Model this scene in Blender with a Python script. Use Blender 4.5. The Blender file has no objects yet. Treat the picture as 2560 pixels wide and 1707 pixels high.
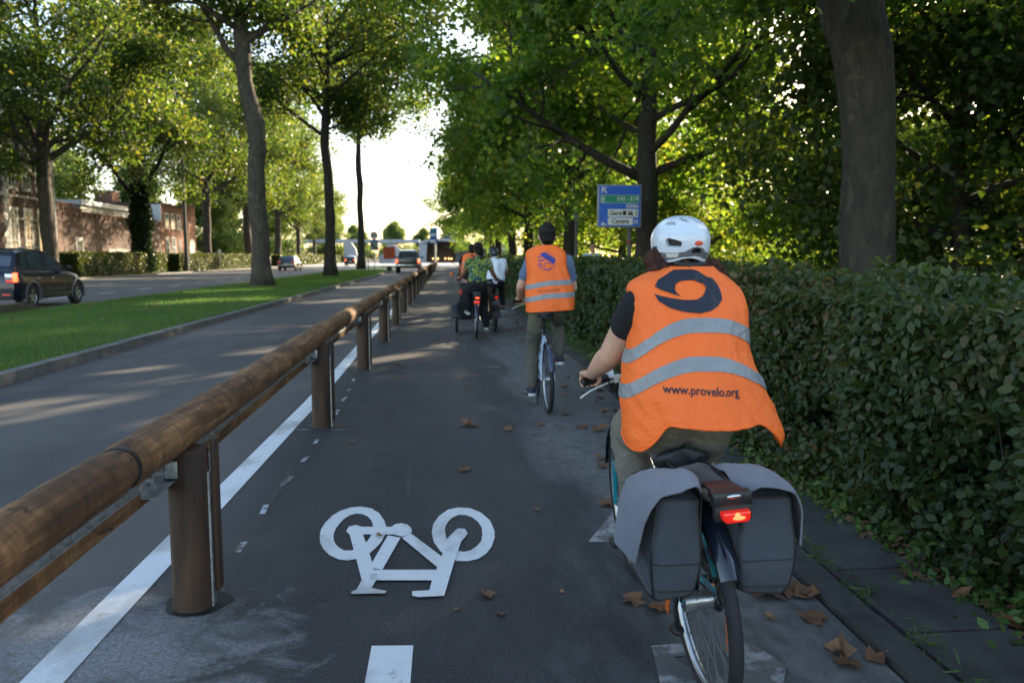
import bpy, bmesh, math, random
import numpy as np
from mathutils import Vector, Matrix, noise
PI = math.pi
R = math.radians
random.seed(7)
C = bpy.context.scene.collection
S = bpy.context.scene

# ---------------------------------------------------------------- camera
cam = bpy.data.objects.new('camera', bpy.data.cameras.new('camera'))
C.objects.link(cam)
cam.location = (0, 0, 1.45)
cam.rotation_euler = (R(90 - 6.055), 0, R(-4.848))
cam.data.sensor_width = 36
cam.data.lens = 28.0
cam.data.clip_start = 0.05
cam.data.clip_end = 3000
cam.data.dof.use_dof = True
cam.data.dof.focus_distance = 3.4
cam.data.dof.aperture_fstop = 3.4
S.camera = cam

# ---------------------------------------------------------------- sky and sun
SUN_AZ = 38.0      # degrees to the right of the road's direction
SUN_EL = 21.0
w = bpy.data.worlds.new('World')
S.world = w
w.use_nodes = True
nt = w.node_tree
sky = nt.nodes.new('ShaderNodeTexSky')
sky.sky_type = 'NISHITA'
sky.sun_disc = False
sky.sun_elevation = R(SUN_EL)
sky.sun_rotation = R(SUN_AZ)
sky.air_density = 1.0
sky.dust_density = 1.0
sky.ozone_density = 1.5
bg = nt.nodes['Background']
bg.inputs[1].default_value = 0.15
tint = nt.nodes.new('ShaderNodeMixRGB'); tint.blend_type = 'MULTIPLY'; tint.inputs[0].default_value = 1.0; tint.inputs[2].default_value = (1.11, 1.0, .89, 1)   # hazy evening air, whiter than the clear-sky model
nt.links.new(sky.outputs[0], tint.inputs[1]); nt.links.new(tint.outputs[0], bg.inputs[0])
sd = bpy.data.lights.new('sun', 'SUN')
sd.energy = 4.6
sd.angle = R(0.55)
sd.color = (1.0, 0.82, 0.56)
sun = bpy.data.objects.new('sun', sd)
C.objects.link(sun)
dv = Vector((math.sin(R(SUN_AZ)) * math.cos(R(SUN_EL)), math.cos(R(SUN_AZ)) * math.cos(R(SUN_EL)), math.sin(R(SUN_EL))))
sun.rotation_euler = dv.to_track_quat('Z', 'Y').to_euler()
S.view_settings.view_transform = 'Standard'
S.view_settings.look = 'None'
S.view_settings.exposure = 1.88
S.view_settings.gamma = 1.0

# ---------------------------------------------------------------- helpers
def tag(o, label=None, cat=None, group=None, kind=None):
    if label: o['label'] = label
    if cat: o['category'] = cat
    if group: o['group'] = group
    if kind: o['kind'] = kind
    return o

def empty(name, loc, label, cat, group=None, rz=0.0):
    o = bpy.data.objects.new(name, None)
    C.objects.link(o)
    o.empty_display_size = 0.1
    o.location = loc
    o.rotation_euler = (0, 0, rz)
    return tag(o, label, cat, group)

def shade(me, ang=40):
    n = len(me.polygons)
    me.polygons.foreach_set('use_smooth', [True] * n)
    if ang is not None:
        try:
            me.set_sharp_from_angle(angle=R(ang))
        except Exception:
            pass

def wmat(p):
    m = p.matrix_basis.copy()
    if p.parent is not None: m = wmat(p.parent) @ p.matrix_parent_inverse @ m
    return m

def link(name, me, mat, parent=None, world=False):
    """world=True: the vertices are world coordinates although the parent is moved"""
    o = bpy.data.objects.new(name, me)
    C.objects.link(o)
    if mat is not None:
        for m in (mat if isinstance(mat, (list, tuple)) else [mat]):
            me.materials.append(m)
    if parent is not None:
        o.parent = parent
        if world:
            o.matrix_parent_inverse = wmat(parent).inverted()
    return o

class MB:
    def __init__(self):
        self.v = []; self.f = []; self.mi = []; self.m = Matrix.Identity(4); self.cur = 0
    def add(self, vs, fs):
        b = len(self.v); m = self.m
        self.v += [tuple(m @ Vector(p)) for p in vs]
        self.f += [tuple(b + i for i in f) for f in fs]
        self.mi += [self.cur] * len(fs)
        return self
    def box(self, c, s, rot=None):
        x, y, z = s[0] / 2, s[1] / 2, s[2] / 2
        vs = [Vector((sx * x, sy * y, sz * z)) for sx in (-1, 1) for sy in (-1, 1) for sz in (-1, 1)]
        if rot is not None: vs = [rot @ v for v in vs]
        vs = [v + Vector(c) for v in vs]
        return self.add(vs, [(0, 1, 3, 2), (4, 6, 7, 5), (0, 4, 5, 1), (2, 3, 7, 6), (0, 2, 6, 4), (1, 5, 7, 3)])
    def bx(self, x0, x1, y0, y1, z0, z1):
        return self.box(((x0 + x1) / 2, (y0 + y1) / 2, (z0 + z1) / 2), (x1 - x0, y1 - y0, z1 - z0))
    def ring_loft(self, rings, closed=True, caps=True):
        n = len(rings[0]); vs = [p for r in rings for p in r]; fs = []
        for i in range(len(rings) - 1):
            for j in range(n if closed else n - 1):
                k = (j + 1) % n
                fs.append((i * n + j, i * n + k, (i + 1) * n + k, (i + 1) * n + j))
        if caps and closed:
            fs.append(tuple(reversed(range(n))))
            fs.append(tuple((len(rings) - 1) * n + j for j in range(n)))
        return self.add(vs, fs)
    def tube(self, pts, rad, seg=8, caps=True, flat=1.0):
        pts = [Vector(p) for p in pts]
        if not hasattr(rad, '__len__'): rad = [rad] * len(pts)
        rings = []; up = None
        for i, p in enumerate(pts):
            d = (pts[min(i + 1, len(pts) - 1)] - pts[max(i - 1, 0)])
            if d.length < 1e-9: d = Vector((0, 0, 1))
            d.normalize()
            if up is None:
                up = Vector((0, 0, 1)) if abs(d.z) < .9 else Vector((0, 1, 0))
            a = d.cross(up).normalized(); b = a.cross(d).normalized(); up = b
            rings.append([p + (a * math.cos(t) + b * math.sin(t) * flat) * rad[i] for t in [2 * PI * k / seg for k in range(seg)]])
        return self.ring_loft(rings, True, caps)
    def cyl(self, p0, p1, r0, r1=None, seg=16):
        return self.tube([p0, p1], [r0, r0 if r1 is None else r1], seg)
    def ell(self, c, r, rot=None, nu=16, nv=10):
        vs = [Vector((0, 0, 1))]
        for i in range(1, nv):
            a = PI * i / nv
            for j in range(nu):
                b = 2 * PI * j / nu
                vs.append(Vector((math.sin(a) * math.cos(b), math.sin(a) * math.sin(b), math.cos(a))))
        vs.append(Vector((0, 0, -1)))
        fs = [(0, 1 + j, 1 + (j + 1) % nu) for j in range(nu)]
        for i in range(nv - 2):
            for j in range(nu):
                k = (j + 1) % nu; a = 1 + i * nu; b = a + nu
                fs.append((a + j, b + j, b + k, a + k))
        l = len(vs) - 1; a = 1 + (nv - 2) * nu
        fs += [(l, a + (j + 1) % nu, a + j) for j in range(nu)]
        vs = [Vector((v.x * r[0], v.y * r[1], v.z * r[2])) for v in vs]
        if rot is not None: vs = [rot @ v for v in vs]
        return self.add([v + Vector(c) for v in vs], fs)
    def cap(self, p0, p1, r0, r1, seg=14):
        """tapered capsule"""
        p0 = Vector(p0); p1 = Vector(p1); d = p1 - p0; L = d.length
        if L < 1e-6: return self.ell(p0, (r0,) * 3)
        d /= L; pts = []; rs = []
        for i in range(4):
            a = PI / 2 * (1 - i / 4.)
            pts.append(p0 - d * r0 * math.sin(a)); rs.append(max(r0 * math.cos(a), r0 * .06))
        for t in (0, .5, 1):
            pts.append(p0 + d * L * t); rs.append(r0 + (r1 - r0) * t)
        for i in range(1, 5):
            a = PI / 2 * i / 4.
            pts.append(p1 + d * r1 * math.sin(a)); rs.append(max(r1 * math.cos(a), r1 * .06))
        return self.tube(pts, rs, seg)
    def chain(self, pts, rs, seg=12):
        for i in range(len(pts) - 1): self.cap(pts[i], pts[i + 1], rs[i], rs[i + 1], seg)
        return self
    def torus(self, c, Rr, r, axis='X', nu=48, nv=10, sq=1.0):
        rings = []
        for i in range(nu):
            a = 2 * PI * i / nu; ring = []
            for j in range(nv):
                b = 2 * PI * j / nv
                q = Rr + r * math.cos(b); h = r * math.sin(b) * sq
                p = {'X': (h, q * math.cos(a), q * math.sin(a)), 'Y': (q * math.cos(a), h, q * math.sin(a)), 'Z': (q * math.cos(a), q * math.sin(a), h)}[axis]
                ring.append(Vector(p) + Vector(c))
            rings.append(ring)
        rings.append(rings[0])
        return self.ring_loft(rings, True, False)
    def prism(self, poly, f0, f1):
        """poly: 2-D points; f0, f1 map (u,v) to the two faces"""
        n = len(poly); vs = [f0(*p) for p in poly] + [f1(*p) for p in poly]
        fs = [tuple(reversed(range(n))), tuple(range(n, 2 * n))] + [(i, (i + 1) % n, n + (i + 1) % n, n + i) for i in range(n)]
        return self.add(vs, fs)
    def mesh(self, name='m'):
        me = bpy.data.meshes.new(name)
        me.from_pydata([tuple(p) for p in self.v], [], self.f)
        if any(self.mi): me.polygons.foreach_set('material_index', self.mi)
        return me
    def build(self, name, mat, parent=None, smooth=40, fix=True, world=False, bevel=0):
        me = self.mesh(name)
        if fix:
            bm = bmesh.new(); bm.from_mesh(me)
            bmesh.ops.recalc_face_normals(bm, faces=bm.faces)
            bm.to_mesh(me); bm.free()
        o = link(name, me, mat, parent, world)
        if bevel:
            md = o.modifiers.new('b', 'BEVEL'); md.width = bevel; md.segments = 2; md.limit_method = 'ANGLE'
            bake(o)
        if smooth is not None: shade(o.data, smooth)
        return o

def bake(o):
    dg = bpy.context.evaluated_depsgraph_get(); dg.update()
    me = bpy.data.meshes.new_from_object(o.evaluated_get(dg))
    old = o.data
    o.modifiers.clear(); o.data = me
    bpy.data.meshes.remove(old)
    return o

def blob(name, mb, voxel, mat, parent=None, it=6, world=False, disp=None, face=None):
    """fuse overlapping closed shapes into ONE continuous smooth skin"""
    o = mb.build(name, None, parent, None, fix=True, world=world)
    md = o.modifiers.new('r', 'REMESH'); md.mode = 'VOXEL'; md.voxel_size = voxel
    ms = o.modifiers.new('s', 'SMOOTH'); ms.factor = .5; ms.iterations = it
    bake(o)
    if disp:
        me = o.data; me.update()
        for v in me.vertices: v.co = disp(v.co.copy(), v.normal.copy())
    for m in (mat if isinstance(mat, (list, tuple)) else [mat]): o.data.materials.append(m)
    if face:
        for p in o.data.polygons: p.material_index = face(p.center)
    shade(o.data, None)
    return o

def npmesh(name, V, F, rnd=None):
    """V (n,3), F (m,k) numpy"""
    me = bpy.data.meshes.new(name)
    n, m, k = len(V), len(F), F.shape[1]
    me.vertices.add(n); me.vertices.foreach_set('co', np.ascontiguousarray(V, dtype=np.float32).ravel())
    me.loops.add(m * k); me.loops.foreach_set('vertex_index', np.ascontiguousarray(F, dtype=np.int32).ravel())
    me.polygons.add(m); me.polygons.foreach_set('loop_start', np.arange(0, m * k, k, dtype=np.int32))
    try: me.polygons.foreach_set('loop_total', np.full(m, k, dtype=np.int32))
    except Exception: pass
    if rnd is not None:
        a = me.attributes.new('rnd', 'FLOAT', 'POINT'); a.data.foreach_set('value', np.ascontiguousarray(rnd, dtype=np.float32))
    me.update(calc_edges=True)
    return me

# leaf outlines (x across, y along), each a fan round the midrib
LEAF_OVAL = np.array([(0, 0), (.28, .35), (.22, .72), (0, 1), (-.22, .72), (-.28, .35)])
LEAF_PLANE = np.array([(0, 0), (.5, .12), (.3, .42), (.52, .72), (.18, .66), (0, 1), (-.18, .66), (-.52, .72), (-.3, .42), (-.5, .12)])
LEAF_QUAD = np.array([(0, 0), (.38, .5), (0, 1), (-.38, .5)])

def leaves(P, size, rng, shape=LEAF_QUAD, up=.35, N0=None, fold=.25, nspread=1.0):
    """P (n,3) positions -> vertices, faces, rnd for n leaves; N0 an optional mean normal"""
    n = len(P)
    N = rng.normal(size=(n, 3)) * nspread
    N[:, 2] += up
    if N0 is not None: N += N0
    N /= np.linalg.norm(N, axis=1)[:, None] + 1e-9
    T = rng.normal(size=(n, 3)); T[:, 2] -= .5
    T -= N * (T * N).sum(1)[:, None]; T /= np.linalg.norm(T, axis=1)[:, None] + 1e-9
    B = np.cross(N, T)
    s = size * (0.6 + .75 * rng.random(n))
    k = len(shape)
    sx, sy = shape[:, 0], shape[:, 1]
    V = (P[:, None, :] + s[:, None, None] * (B[:, None, :] * sx[None, :, None] + T[:, None, :] * sy[None, :, None]
         + N[:, None, :] * (np.abs(sx) * fold - .18 * sy ** 2)[None, :, None]))
    F = np.arange(n * k).reshape(n, k)
    rnd = np.repeat(rng.random(n), k)
    return V.reshape(-1, 3), F, rnd

# ---------------------------------------------------------------- materials
class M_:
    pass
def newmat(name):
    m = bpy.data.materials.new(name); m.use_nodes = True
    nt = m.node_tree; b = nt.nodes['Principled BSDF']
    return m, nt, b
def N(nt, t, **kw):
    n = nt.nodes.new('ShaderNode' + t)
    for k, v in kw.items():
        if k.startswith('i'): n.inputs[int(k[1:])].default_value = v
        else: setattr(n, k, v)
    return n
def L(nt, a, b): nt.links.new(a, b)
def ramp(nt, fac, stops):
    r = N(nt, 'ValToRGB'); e = r.color_ramp.elements
    while len(e) < len(stops): e.new(.5)
    for i, (p, c) in enumerate(stops):
        e[i].position = p; e[i].color = (*c, 1) if len(c) == 3 else c
    L(nt, fac, r.inputs[0]); return r
def noise_n(nt, scale, detail=4, rough=.55, vec=None, dist=0):
    n = N(nt, 'TexNoise'); n.inputs['Scale'].default_value = scale; n.inputs['Detail'].default_value = detail
    n.inputs['Roughness'].default_value = rough; n.inputs['Distortion'].default_value = dist
    if vec is not None: L(nt, vec, n.inputs['Vector'])
    return n
def objco(nt, sc=(1, 1, 1), which='Object'):
    tc = N(nt, 'TexCoord'); mp = N(nt, 'Mapping'); mp.inputs['Scale'].default_value = sc
    L(nt, tc.outputs[which], mp.inputs[0]); return mp.outputs[0]
def geo(nt, sc=(1, 1, 1)):
    g = N(nt, 'NewGeometry'); mp = N(nt, 'Mapping'); mp.inputs['Scale'].default_value = sc
    L(nt, g.outputs['Position'], mp.inputs[0]); return mp.outputs[0]
def bump(nt, b, h, st=.3, dist=.01):
    n = N(nt, 'Bump'); n.inputs['Strength'].default_value = st; n.inputs['Distance'].default_value = dist
    L(nt, h, n.inputs['Height']); L(nt, n.outputs[0], b.inputs['Normal']); return n
def mix(nt, fac, a, b, mode='MIX'):
    n = N(nt, 'MixRGB', blend_type=mode)
    for i, x in enumerate((fac, a, b)):
        if hasattr(x, 'is_output') or hasattr(x, 'links'): L(nt, x, n.inputs[i])
        elif isinstance(x, (int, float)): n.inputs[i].default_value = x
        else: n.inputs[i].default_value = (*x, 1)
    return n.outputs[0]
def math_(nt, op, a, b=None):
    n = N(nt, 'Math', operation=op)
    for i, x in enumerate((a, b)):
        if x is None: continue
        if isinstance(x, (int, float)): n.inputs[i].default_value = x
        else: L(nt, x, n.inputs[i])
    return n.outputs[0]

def simple(name, col, rough=.5, metal=0, var=.12, scale=8, bmp=0, coat=0, spec=.5, bscale=None, emit=None):
    """plain paint / plastic / metal with a little procedural variation in colour, gloss and surface"""
    m, nt, b = newmat(name)
    n = noise_n(nt, scale, 4, .6, objco(nt))
    d = tuple(c * (1 - var) for c in col); u = tuple(min(1, c * (1 + var)) for c in col)
    r = ramp(nt, n.outputs[0], [(.3, d), (.7, u)])
    L(nt, r.outputs[0], b.inputs['Base Color'])
    b.inputs['Metallic'].default_value = metal
    b.inputs['Specular IOR Level'].default_value = spec
    rr = ramp(nt, n.outputs[0], [(.25, (rough * .8,) * 3), (.75, (min(1, rough * 1.2),) * 3)])
    L(nt, rr.outputs[0], b.inputs['Roughness'])
    if coat: b.inputs['Coat Weight'].default_value = coat
    if bmp:
        n2 = noise_n(nt, bscale or scale * 6, 3, .6, objco(nt)); bump(nt, b, n2.outputs[0], bmp, .004)
    if emit:
        b.inputs['Emission Color'].default_value = (*emit[0], 1); b.inputs['Emission Strength'].default_value = emit[1]
    return m

def leafmat(name, stops, trans, tfac=.45, rough=.45, k=1.0):
    stops = [(p, tuple(x * k for x in c)) for p, c in stops]; trans = [(p, tuple(x * k for x in c)) for p, c in trans]
    m, nt, b = newmat(name)
    at = N(nt, 'Attribute', attribute_name='rnd')
    g = noise_n(nt, .5, 2, .5, geo(nt))
    f = math_(nt, 'ADD', math_(nt, 'MULTIPLY', at.outputs['Fac'], .62), math_(nt, 'MULTIPLY', math_(nt, 'SUBTRACT', g.outputs[0], .28), .9))
    r = ramp(nt, f, stops)
    L(nt, r.outputs[0], b.inputs['Base Color']); b.inputs['Roughness'].default_value = rough
    b.inputs['Specular IOR Level'].default_value = .35
    t = N(nt, 'BsdfTranslucent')
    tr = ramp(nt, f, trans); L(nt, tr.outputs[0], t.inputs[0])
    mx = N(nt, 'MixShader'); mx.inputs[0].default_value = tfac
    L(nt, b.outputs[0], mx.inputs[1]); L(nt, t.outputs[0], mx.inputs[2])
    L(nt, mx.outputs[0], nt.nodes['Material Output'].inputs[0])
    return m

M_.leaf = leafmat('plane_leaf', [(.05, (.022, .056, .012)), (.45, (.048, .105, .020)), (.8, (.085, .14, .026)), (.97, (.17, .14, .03))],
                  [(.05, (.075, .20, .018)), (.5, (.25, .46, .035)), (.85, (.56, .62, .05)), (.98, (.6, .42, .04))], .5)
M_.leafl = leafmat('boulevard_leaf', [(.05, (.020, .048, .013)), (.45, (.046, .092, .020)), (.8, (.085, .115, .025)), (.97, (.17, .12, .03))],
                  [(.05, (.055, .13, .016)), (.5, (.20, .34, .03)), (.85, (.46, .46, .045)), (.98, (.42, .28, .03))], .45, .45, .86)
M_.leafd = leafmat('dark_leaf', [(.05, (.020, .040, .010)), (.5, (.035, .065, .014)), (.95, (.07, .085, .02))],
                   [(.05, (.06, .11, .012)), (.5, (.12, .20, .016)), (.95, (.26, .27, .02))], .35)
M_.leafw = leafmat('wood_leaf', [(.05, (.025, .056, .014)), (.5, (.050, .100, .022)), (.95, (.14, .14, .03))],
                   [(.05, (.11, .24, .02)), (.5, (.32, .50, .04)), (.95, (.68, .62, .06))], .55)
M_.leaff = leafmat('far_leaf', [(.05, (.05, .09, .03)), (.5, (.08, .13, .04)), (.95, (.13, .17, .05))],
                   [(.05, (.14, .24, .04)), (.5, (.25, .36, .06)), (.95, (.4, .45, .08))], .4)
M_.ivy = leafmat('ivy_leaf', [(.05, (.012, .028, .010)), (.95, (.035, .06, .02))], [(.05, (.03, .06, .01)), (.95, (.07, .12, .02))], .2, .3)
M_.hedge = leafmat('hedge_leaf', [(.05, (.012, .022, .007)), (.40, (.029, .054, .016)), (.68, (.054, .084, .024)), (.84, (.080, .070, .030)), (.95, (.13, .075, .035))],
                   [(.05, (.05, .10, .01)), (.5, (.13, .22, .02)), (.95, (.26, .24, .04))], .28, .42)
M_.weed = leafmat('weed_leaf', [(.05, (.04, .085, .02)), (.6, (.07, .15, .03)), (.95, (.15, .16, .05))], [(.05, (.1, .22, .03)), (.95, (.25, .36, .05))], .3)
M_.grass = leafmat('grass_blade', [(.05, (.045, .095, .020)), (.5, (.080, .155, .032)), (.80, (.15, .19, .06)), (.97, (.24, .20, .10))], [(.05, (.10, .26, .02)), (.95, (.26, .42, .06))], .35, .6)

def bark(name, c0, c1, c2, sc=1.0):
    m, nt, b = newmat(name)
    v = geo(nt, (1, 1, .35)); n = noise_n(nt, 9 * sc, 6, .65, v)
    v2 = geo(nt, (1, 1, .6)); n2 = noise_n(nt, 3.4 * sc, 4, .6, v2, .8)
    r = ramp(nt, n.outputs[0], [(.3, c0), (.62, c1)])
    sp = ramp(nt, n2.outputs[0], [(.56, (0, 0, 0)), (.64, (1, 1, 1))])
    L(nt, mix(nt, math_(nt, 'MULTIPLY', sp.outputs[0], .55), r.outputs[0], c2), b.inputs['Base Color'])
    b.inputs['Roughness'].default_value = .9
    bump(nt, b, n.outputs[0], .9, .03)
    return m
M_.bark = bark('plane_bark', (.030, .024, .019), (.085, .068, .052), (.15, .13, .095))
M_.barkd = bark('dark_bark', (.016, .013, .010), (.046, .036, .027), (.082, .068, .048))

def drill_dust(nt, c, k_=1.0):
    """pale drilling dust spilled round the first post"""
    vm = N(nt, 'VectorMath', operation='DISTANCE'); L(nt, geo(nt, (.8, 1.15, 0)), vm.inputs[0]); vm.inputs[1].default_value = (-1.32 * .8, 2.92 * 1.15, 0)
    n1 = noise_n(nt, 3.2, 7, .72, geo(nt), .8); n2 = noise_n(nt, 55, 4, .85, geo(nt))
    d = math_(nt, 'ADD', vm.outputs['Value'], math_(nt, 'MULTIPLY', math_(nt, 'SUBTRACT', n1.outputs[0], .5), 2.6))
    kd = ramp(nt, d, [(.0, (1, 1, 1)), (.30, (.7, .7, .7)), (.62, (0, 0, 0))])
    k2 = math_(nt, 'MULTIPLY', kd.outputs[0], ramp(nt, n2.outputs[0], [(.38, (.25, .25, .25)), (.62, (1, 1, 1))]).outputs[0])
    return mix(nt, math_(nt, 'MULTIPLY', k2, .85 * k_), c, (.33, .33, .335))

def asphalt(name, c0, c1, dust, dustcol=(.22, .205, .185), speck=1.0):
    m, nt, b = newmat(name)
    v = geo(nt)
    fine = noise_n(nt, 75, 5, .95, v); med = noise_n(nt, 2.2, 5, .6, v); big = noise_n(nt, .45, 4, .6, geo(nt, (1, .22, 1)))
    r = ramp(nt, fine.outputs[0], [(.40, tuple(x * .7 for x in c0)), (.60, tuple(x * 1.15 for x in c1))])
    c = mix(nt, .85, r.outputs[0], ramp(nt, med.outputs[0], [(.3, (.68, .68, .7)), (.7, (1.25, 1.22, 1.2))]).outputs[0], 'MULTIPLY')
    # pale aggregate
    vo = N(nt, 'TexVoronoi'); vo.inputs['Scale'].default_value = 75; L(nt, v, vo.inputs['Vector'])
    sp = ramp(nt, vo.outputs['Distance'], [(.10, (1, 1, 1)), (.22, (0, 0, 0))])
    c = mix(nt, math_(nt, 'MULTIPLY', sp.outputs[0], .34 * speck), c, (.30, .29, .28))
    ds = ramp(nt, math_(nt, 'MULTIPLY', big.outputs[0], 1.0), [(.42, (0, 0, 0)), (.72, (1, 1, 1))])
    c = mix(nt, math_(nt, 'MULTIPLY', ds.outputs[0], dust), c, dustcol)
    if name == 'road_asphalt': c = drill_dust(nt, c)
    L(nt, c, b.inputs['Base Color'])
    b.inputs['Roughness'].default_value = .78
    bump(nt, b, fine.outputs[0], .55, .006)
    return m, nt, b, c
M_.road, *_ = asphalt('road_asphalt', (.031, .031, .034), (.070, .069, .073), .45)
M_.road2, *_ = asphalt('boulevard_asphalt', (.075, .075, .078), (.125, .124, .122), .5)
# cycle lane: dark asphalt, with a worn grey cement-dusted strip towards its right side and dust round the drilled post holes
m, nt, b, c = asphalt('cycle_lane_asphalt', (.020, .021, .024), (.048, .048, .052), .30)
g = N(nt, 'NewGeometry'); sx = N(nt, 'SeparateXYZ'); L(nt, g.outputs['Position'], sx.inputs[0])
nn = noise_n(nt, 1.3, 6, .62, geo(nt, (1, .28, 1)), .4)
d = math_(nt, 'ADD', sx.outputs[0], math_(nt, 'MULTIPLY', math_(nt, 'SUBTRACT', nn.outputs[0], .5), 2.3))
k = ramp(nt, math_(nt, 'DIVIDE', math_(nt, 'ADD', d, 1.0), 4.0), [(.36, (0, 0, 0)), (.50, (1, 1, 1)), (.66, (.75, .75, .75)), (.72, (.2, .2, .2))])
brk = noise_n(nt, 14, 5, .7, geo(nt, (1, .5, 1)))
kk = math_(nt, 'MULTIPLY', k.outputs[0], ramp(nt, brk.outputs[0], [(.30, (.25, .25, .25)), (.62, (1, 1, 1))]).outputs[0])
c = mix(nt, math_(nt, 'MULTIPLY', kk, .8), c, (.205, .20, .19))
c = drill_dust(nt, c)
# dragged scratches and tyre streaks along the lane
sk = noise_n(nt, 3.2, 5, .7, geo(nt, (3.0, .10, 1)), .3)
c = mix(nt, math_(nt, 'MULTIPLY', ramp(nt, sk.outputs[0], [(.60, (0, 0, 0)), (.72, (1, 1, 1))]).outputs[0], .30), c, (.17, .165, .155))
sk2 = noise_n(nt, 2.0, 5, .7, geo(nt, (2.2, .12, 1)), .2)
c = mix(nt, math_(nt, 'MULTIPLY', ramp(nt, sk2.outputs[0], [(.55, (0, 0, 0)), (.7, (1, 1, 1))]).outputs[0], .45), c, (.020, .020, .022))
L(nt, c, b.inputs['Base Color'])
M_.lane = m

def paint(name, col, wear=.5, thr=.58):
    m, nt, b = newmat(name)
    v = geo(nt); n = noise_n(nt, 7, 6, .7, v); f = noise_n(nt, 160, 2, .7, v); s = noise_n(nt, 1.7, 4, .6, geo(nt, (1.5, .8, 1)))
    k = ramp(nt, n.outputs[0], [(thr, (0, 0, 0)), (thr + .09, (1, 1, 1))])
    d = ramp(nt, s.outputs[0], [(.34, (.62, .60, .57)), (.48, (.96, .96, .96)), (.65, (1, 1, 1))])
    c = mix(nt, 1.0, col, d.outputs[0], 'MULTIPLY')
    c = mix(nt, math_(nt, 'MULTIPLY', k.outputs[0], wear), c, (.13, .125, .12))
    c = mix(nt, math_(nt, 'MULTIPLY', ramp(nt, f.outputs[0], [(.6, (0, 0, 0)), (.68, (1, 1, 1))]).outputs[0], .35), c, (.2, .19, .18))
    if name == 'road_paint': c = drill_dust(nt, c, .6)
    L(nt, c, b.inputs['Base Color']); b.inputs['Roughness'].default_value = .6
    bump(nt, b, f.outputs[0], .4, .004)
    return m
M_.paint = paint('road_paint', (.76, .78, .80), .6, .61)
M_.paintw = paint('worn_paint', (.36, .36, .36), 1.0, .42)
M_.spray = paint('spray_paint', (.50, .55, .62), 1.0, .45)

m, nt, b = newmat('rail_wood')
v = objco(nt, (1, .12, 1)); n = noise_n(nt, 16, 6, .6, v, .8); n2 = noise_n(nt, 2.2, 4, .6, objco(nt, (1, .7, 1)), 1.0)
gr = noise_n(nt, 60, 3, .6, objco(nt, (1, .03, 1)))
c = ramp(nt, n.outputs[0], [(.3, (.075, .036, .016)), (.5, (.205, .098, .038)), (.72, (.37, .20, .080))]).outputs[0]
c = mix(nt, .8, c, ramp(nt, n2.outputs[0], [(.3, (.45, .4, .36)), (.55, (1, 1, 1)), (.75, (1.35, 1.3, 1.25))]).outputs[0], 'MULTIPLY')
c = mix(nt, .5, c, ramp(nt, gr.outputs[0], [(.4, (.6, .6, .6)), (.6, (1.2, 1.2, 1.2))]).outputs[0], 'MULTIPLY')
cr = noise_n(nt, 5, 2, .5, objco(nt, (2.5, .16, 2.5)), .2)
crk = ramp(nt, math_(nt, 'ABSOLUTE', math_(nt, 'SUBTRACT', cr.outputs[0], .5)), [(.0, (1, 1, 1)), (.006, (0, 0, 0))])
c = mix(nt, math_(nt, 'MULTIPLY', crk.outputs[0], .9), c, (.015, .009, .005))
vk = N(nt, 'TexVoronoi'); vk.inputs['Scale'].default_value = 3.2; L(nt, objco(nt, (1, .55, 1)), vk.inputs['Vector'])
sc_ = noise_n(nt, 7, 5, .7, objco(nt, (.6, 3.2, .6)), .5)
c = mix(nt, .75, c, ramp(nt, sc_.outputs[0], [(.34, (.5, .47, .44)), (.52, (1, 1, 1)), (.68, (1.5, 1.45, 1.4))]).outputs[0], 'MULTIPLY')
kn = ramp(nt, vk.outputs['Distance'], [(.05, (1, 1, 1)), (.12, (0, 0, 0))])
c = mix(nt, math_(nt, 'MULTIPLY', kn.outputs[0], .75), c, (.05, .02, .008))
L(nt, c, b.inputs['Base Color']); b.inputs['Roughness'].default_value = .8
hh = math_(nt, 'SUBTRACT', n.outputs[0], math_(nt, 'MULTIPLY', crk.outputs[0], .8))
bump(nt, b, hh, .5, .012)
M_.wood = m
M_.woodd = simple('wood_end', (.12, .065, .032), .75, 0, .45, 6, .5)
m, nt, b = newmat('post_wood')
n = noise_n(nt, 14, 5, .6, geo(nt, (1, 1, .1)), .6)
c = ramp(nt, n.outputs[0], [(.3, (.022, .011, .006)), (.7, (.080, .042, .022))]).outputs[0]
L(nt, c, b.inputs['Base Color']); b.inputs['Roughness'].default_value = .7; bump(nt, b, n.outputs[0], .6, .01)
M_.post = m

m, nt, b = newmat('galvanized_steel')
vo = N(nt, 'TexVoronoi'); vo.inputs['Scale'].default_value = 40; L(nt, geo(nt), vo.inputs['Vector'])
n = noise_n(nt, 3, 4, .6, geo(nt))
c = mix(nt, .5, ramp(nt, vo.outputs['Color'], [(.2, (.42, .44, .45)), (.8, (.62, .64, .65))]).outputs[0], ramp(nt, n.outputs[0], [(.3, (.6, .6, .6)), (.7, (1, 1, 1))]).outputs[0], 'MULTIPLY')
L(nt, c, b.inputs['Base Color']); b.inputs['Metallic'].default_value = .8; b.inputs['Roughness'].default_value = .42
M_.steel = m

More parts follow.
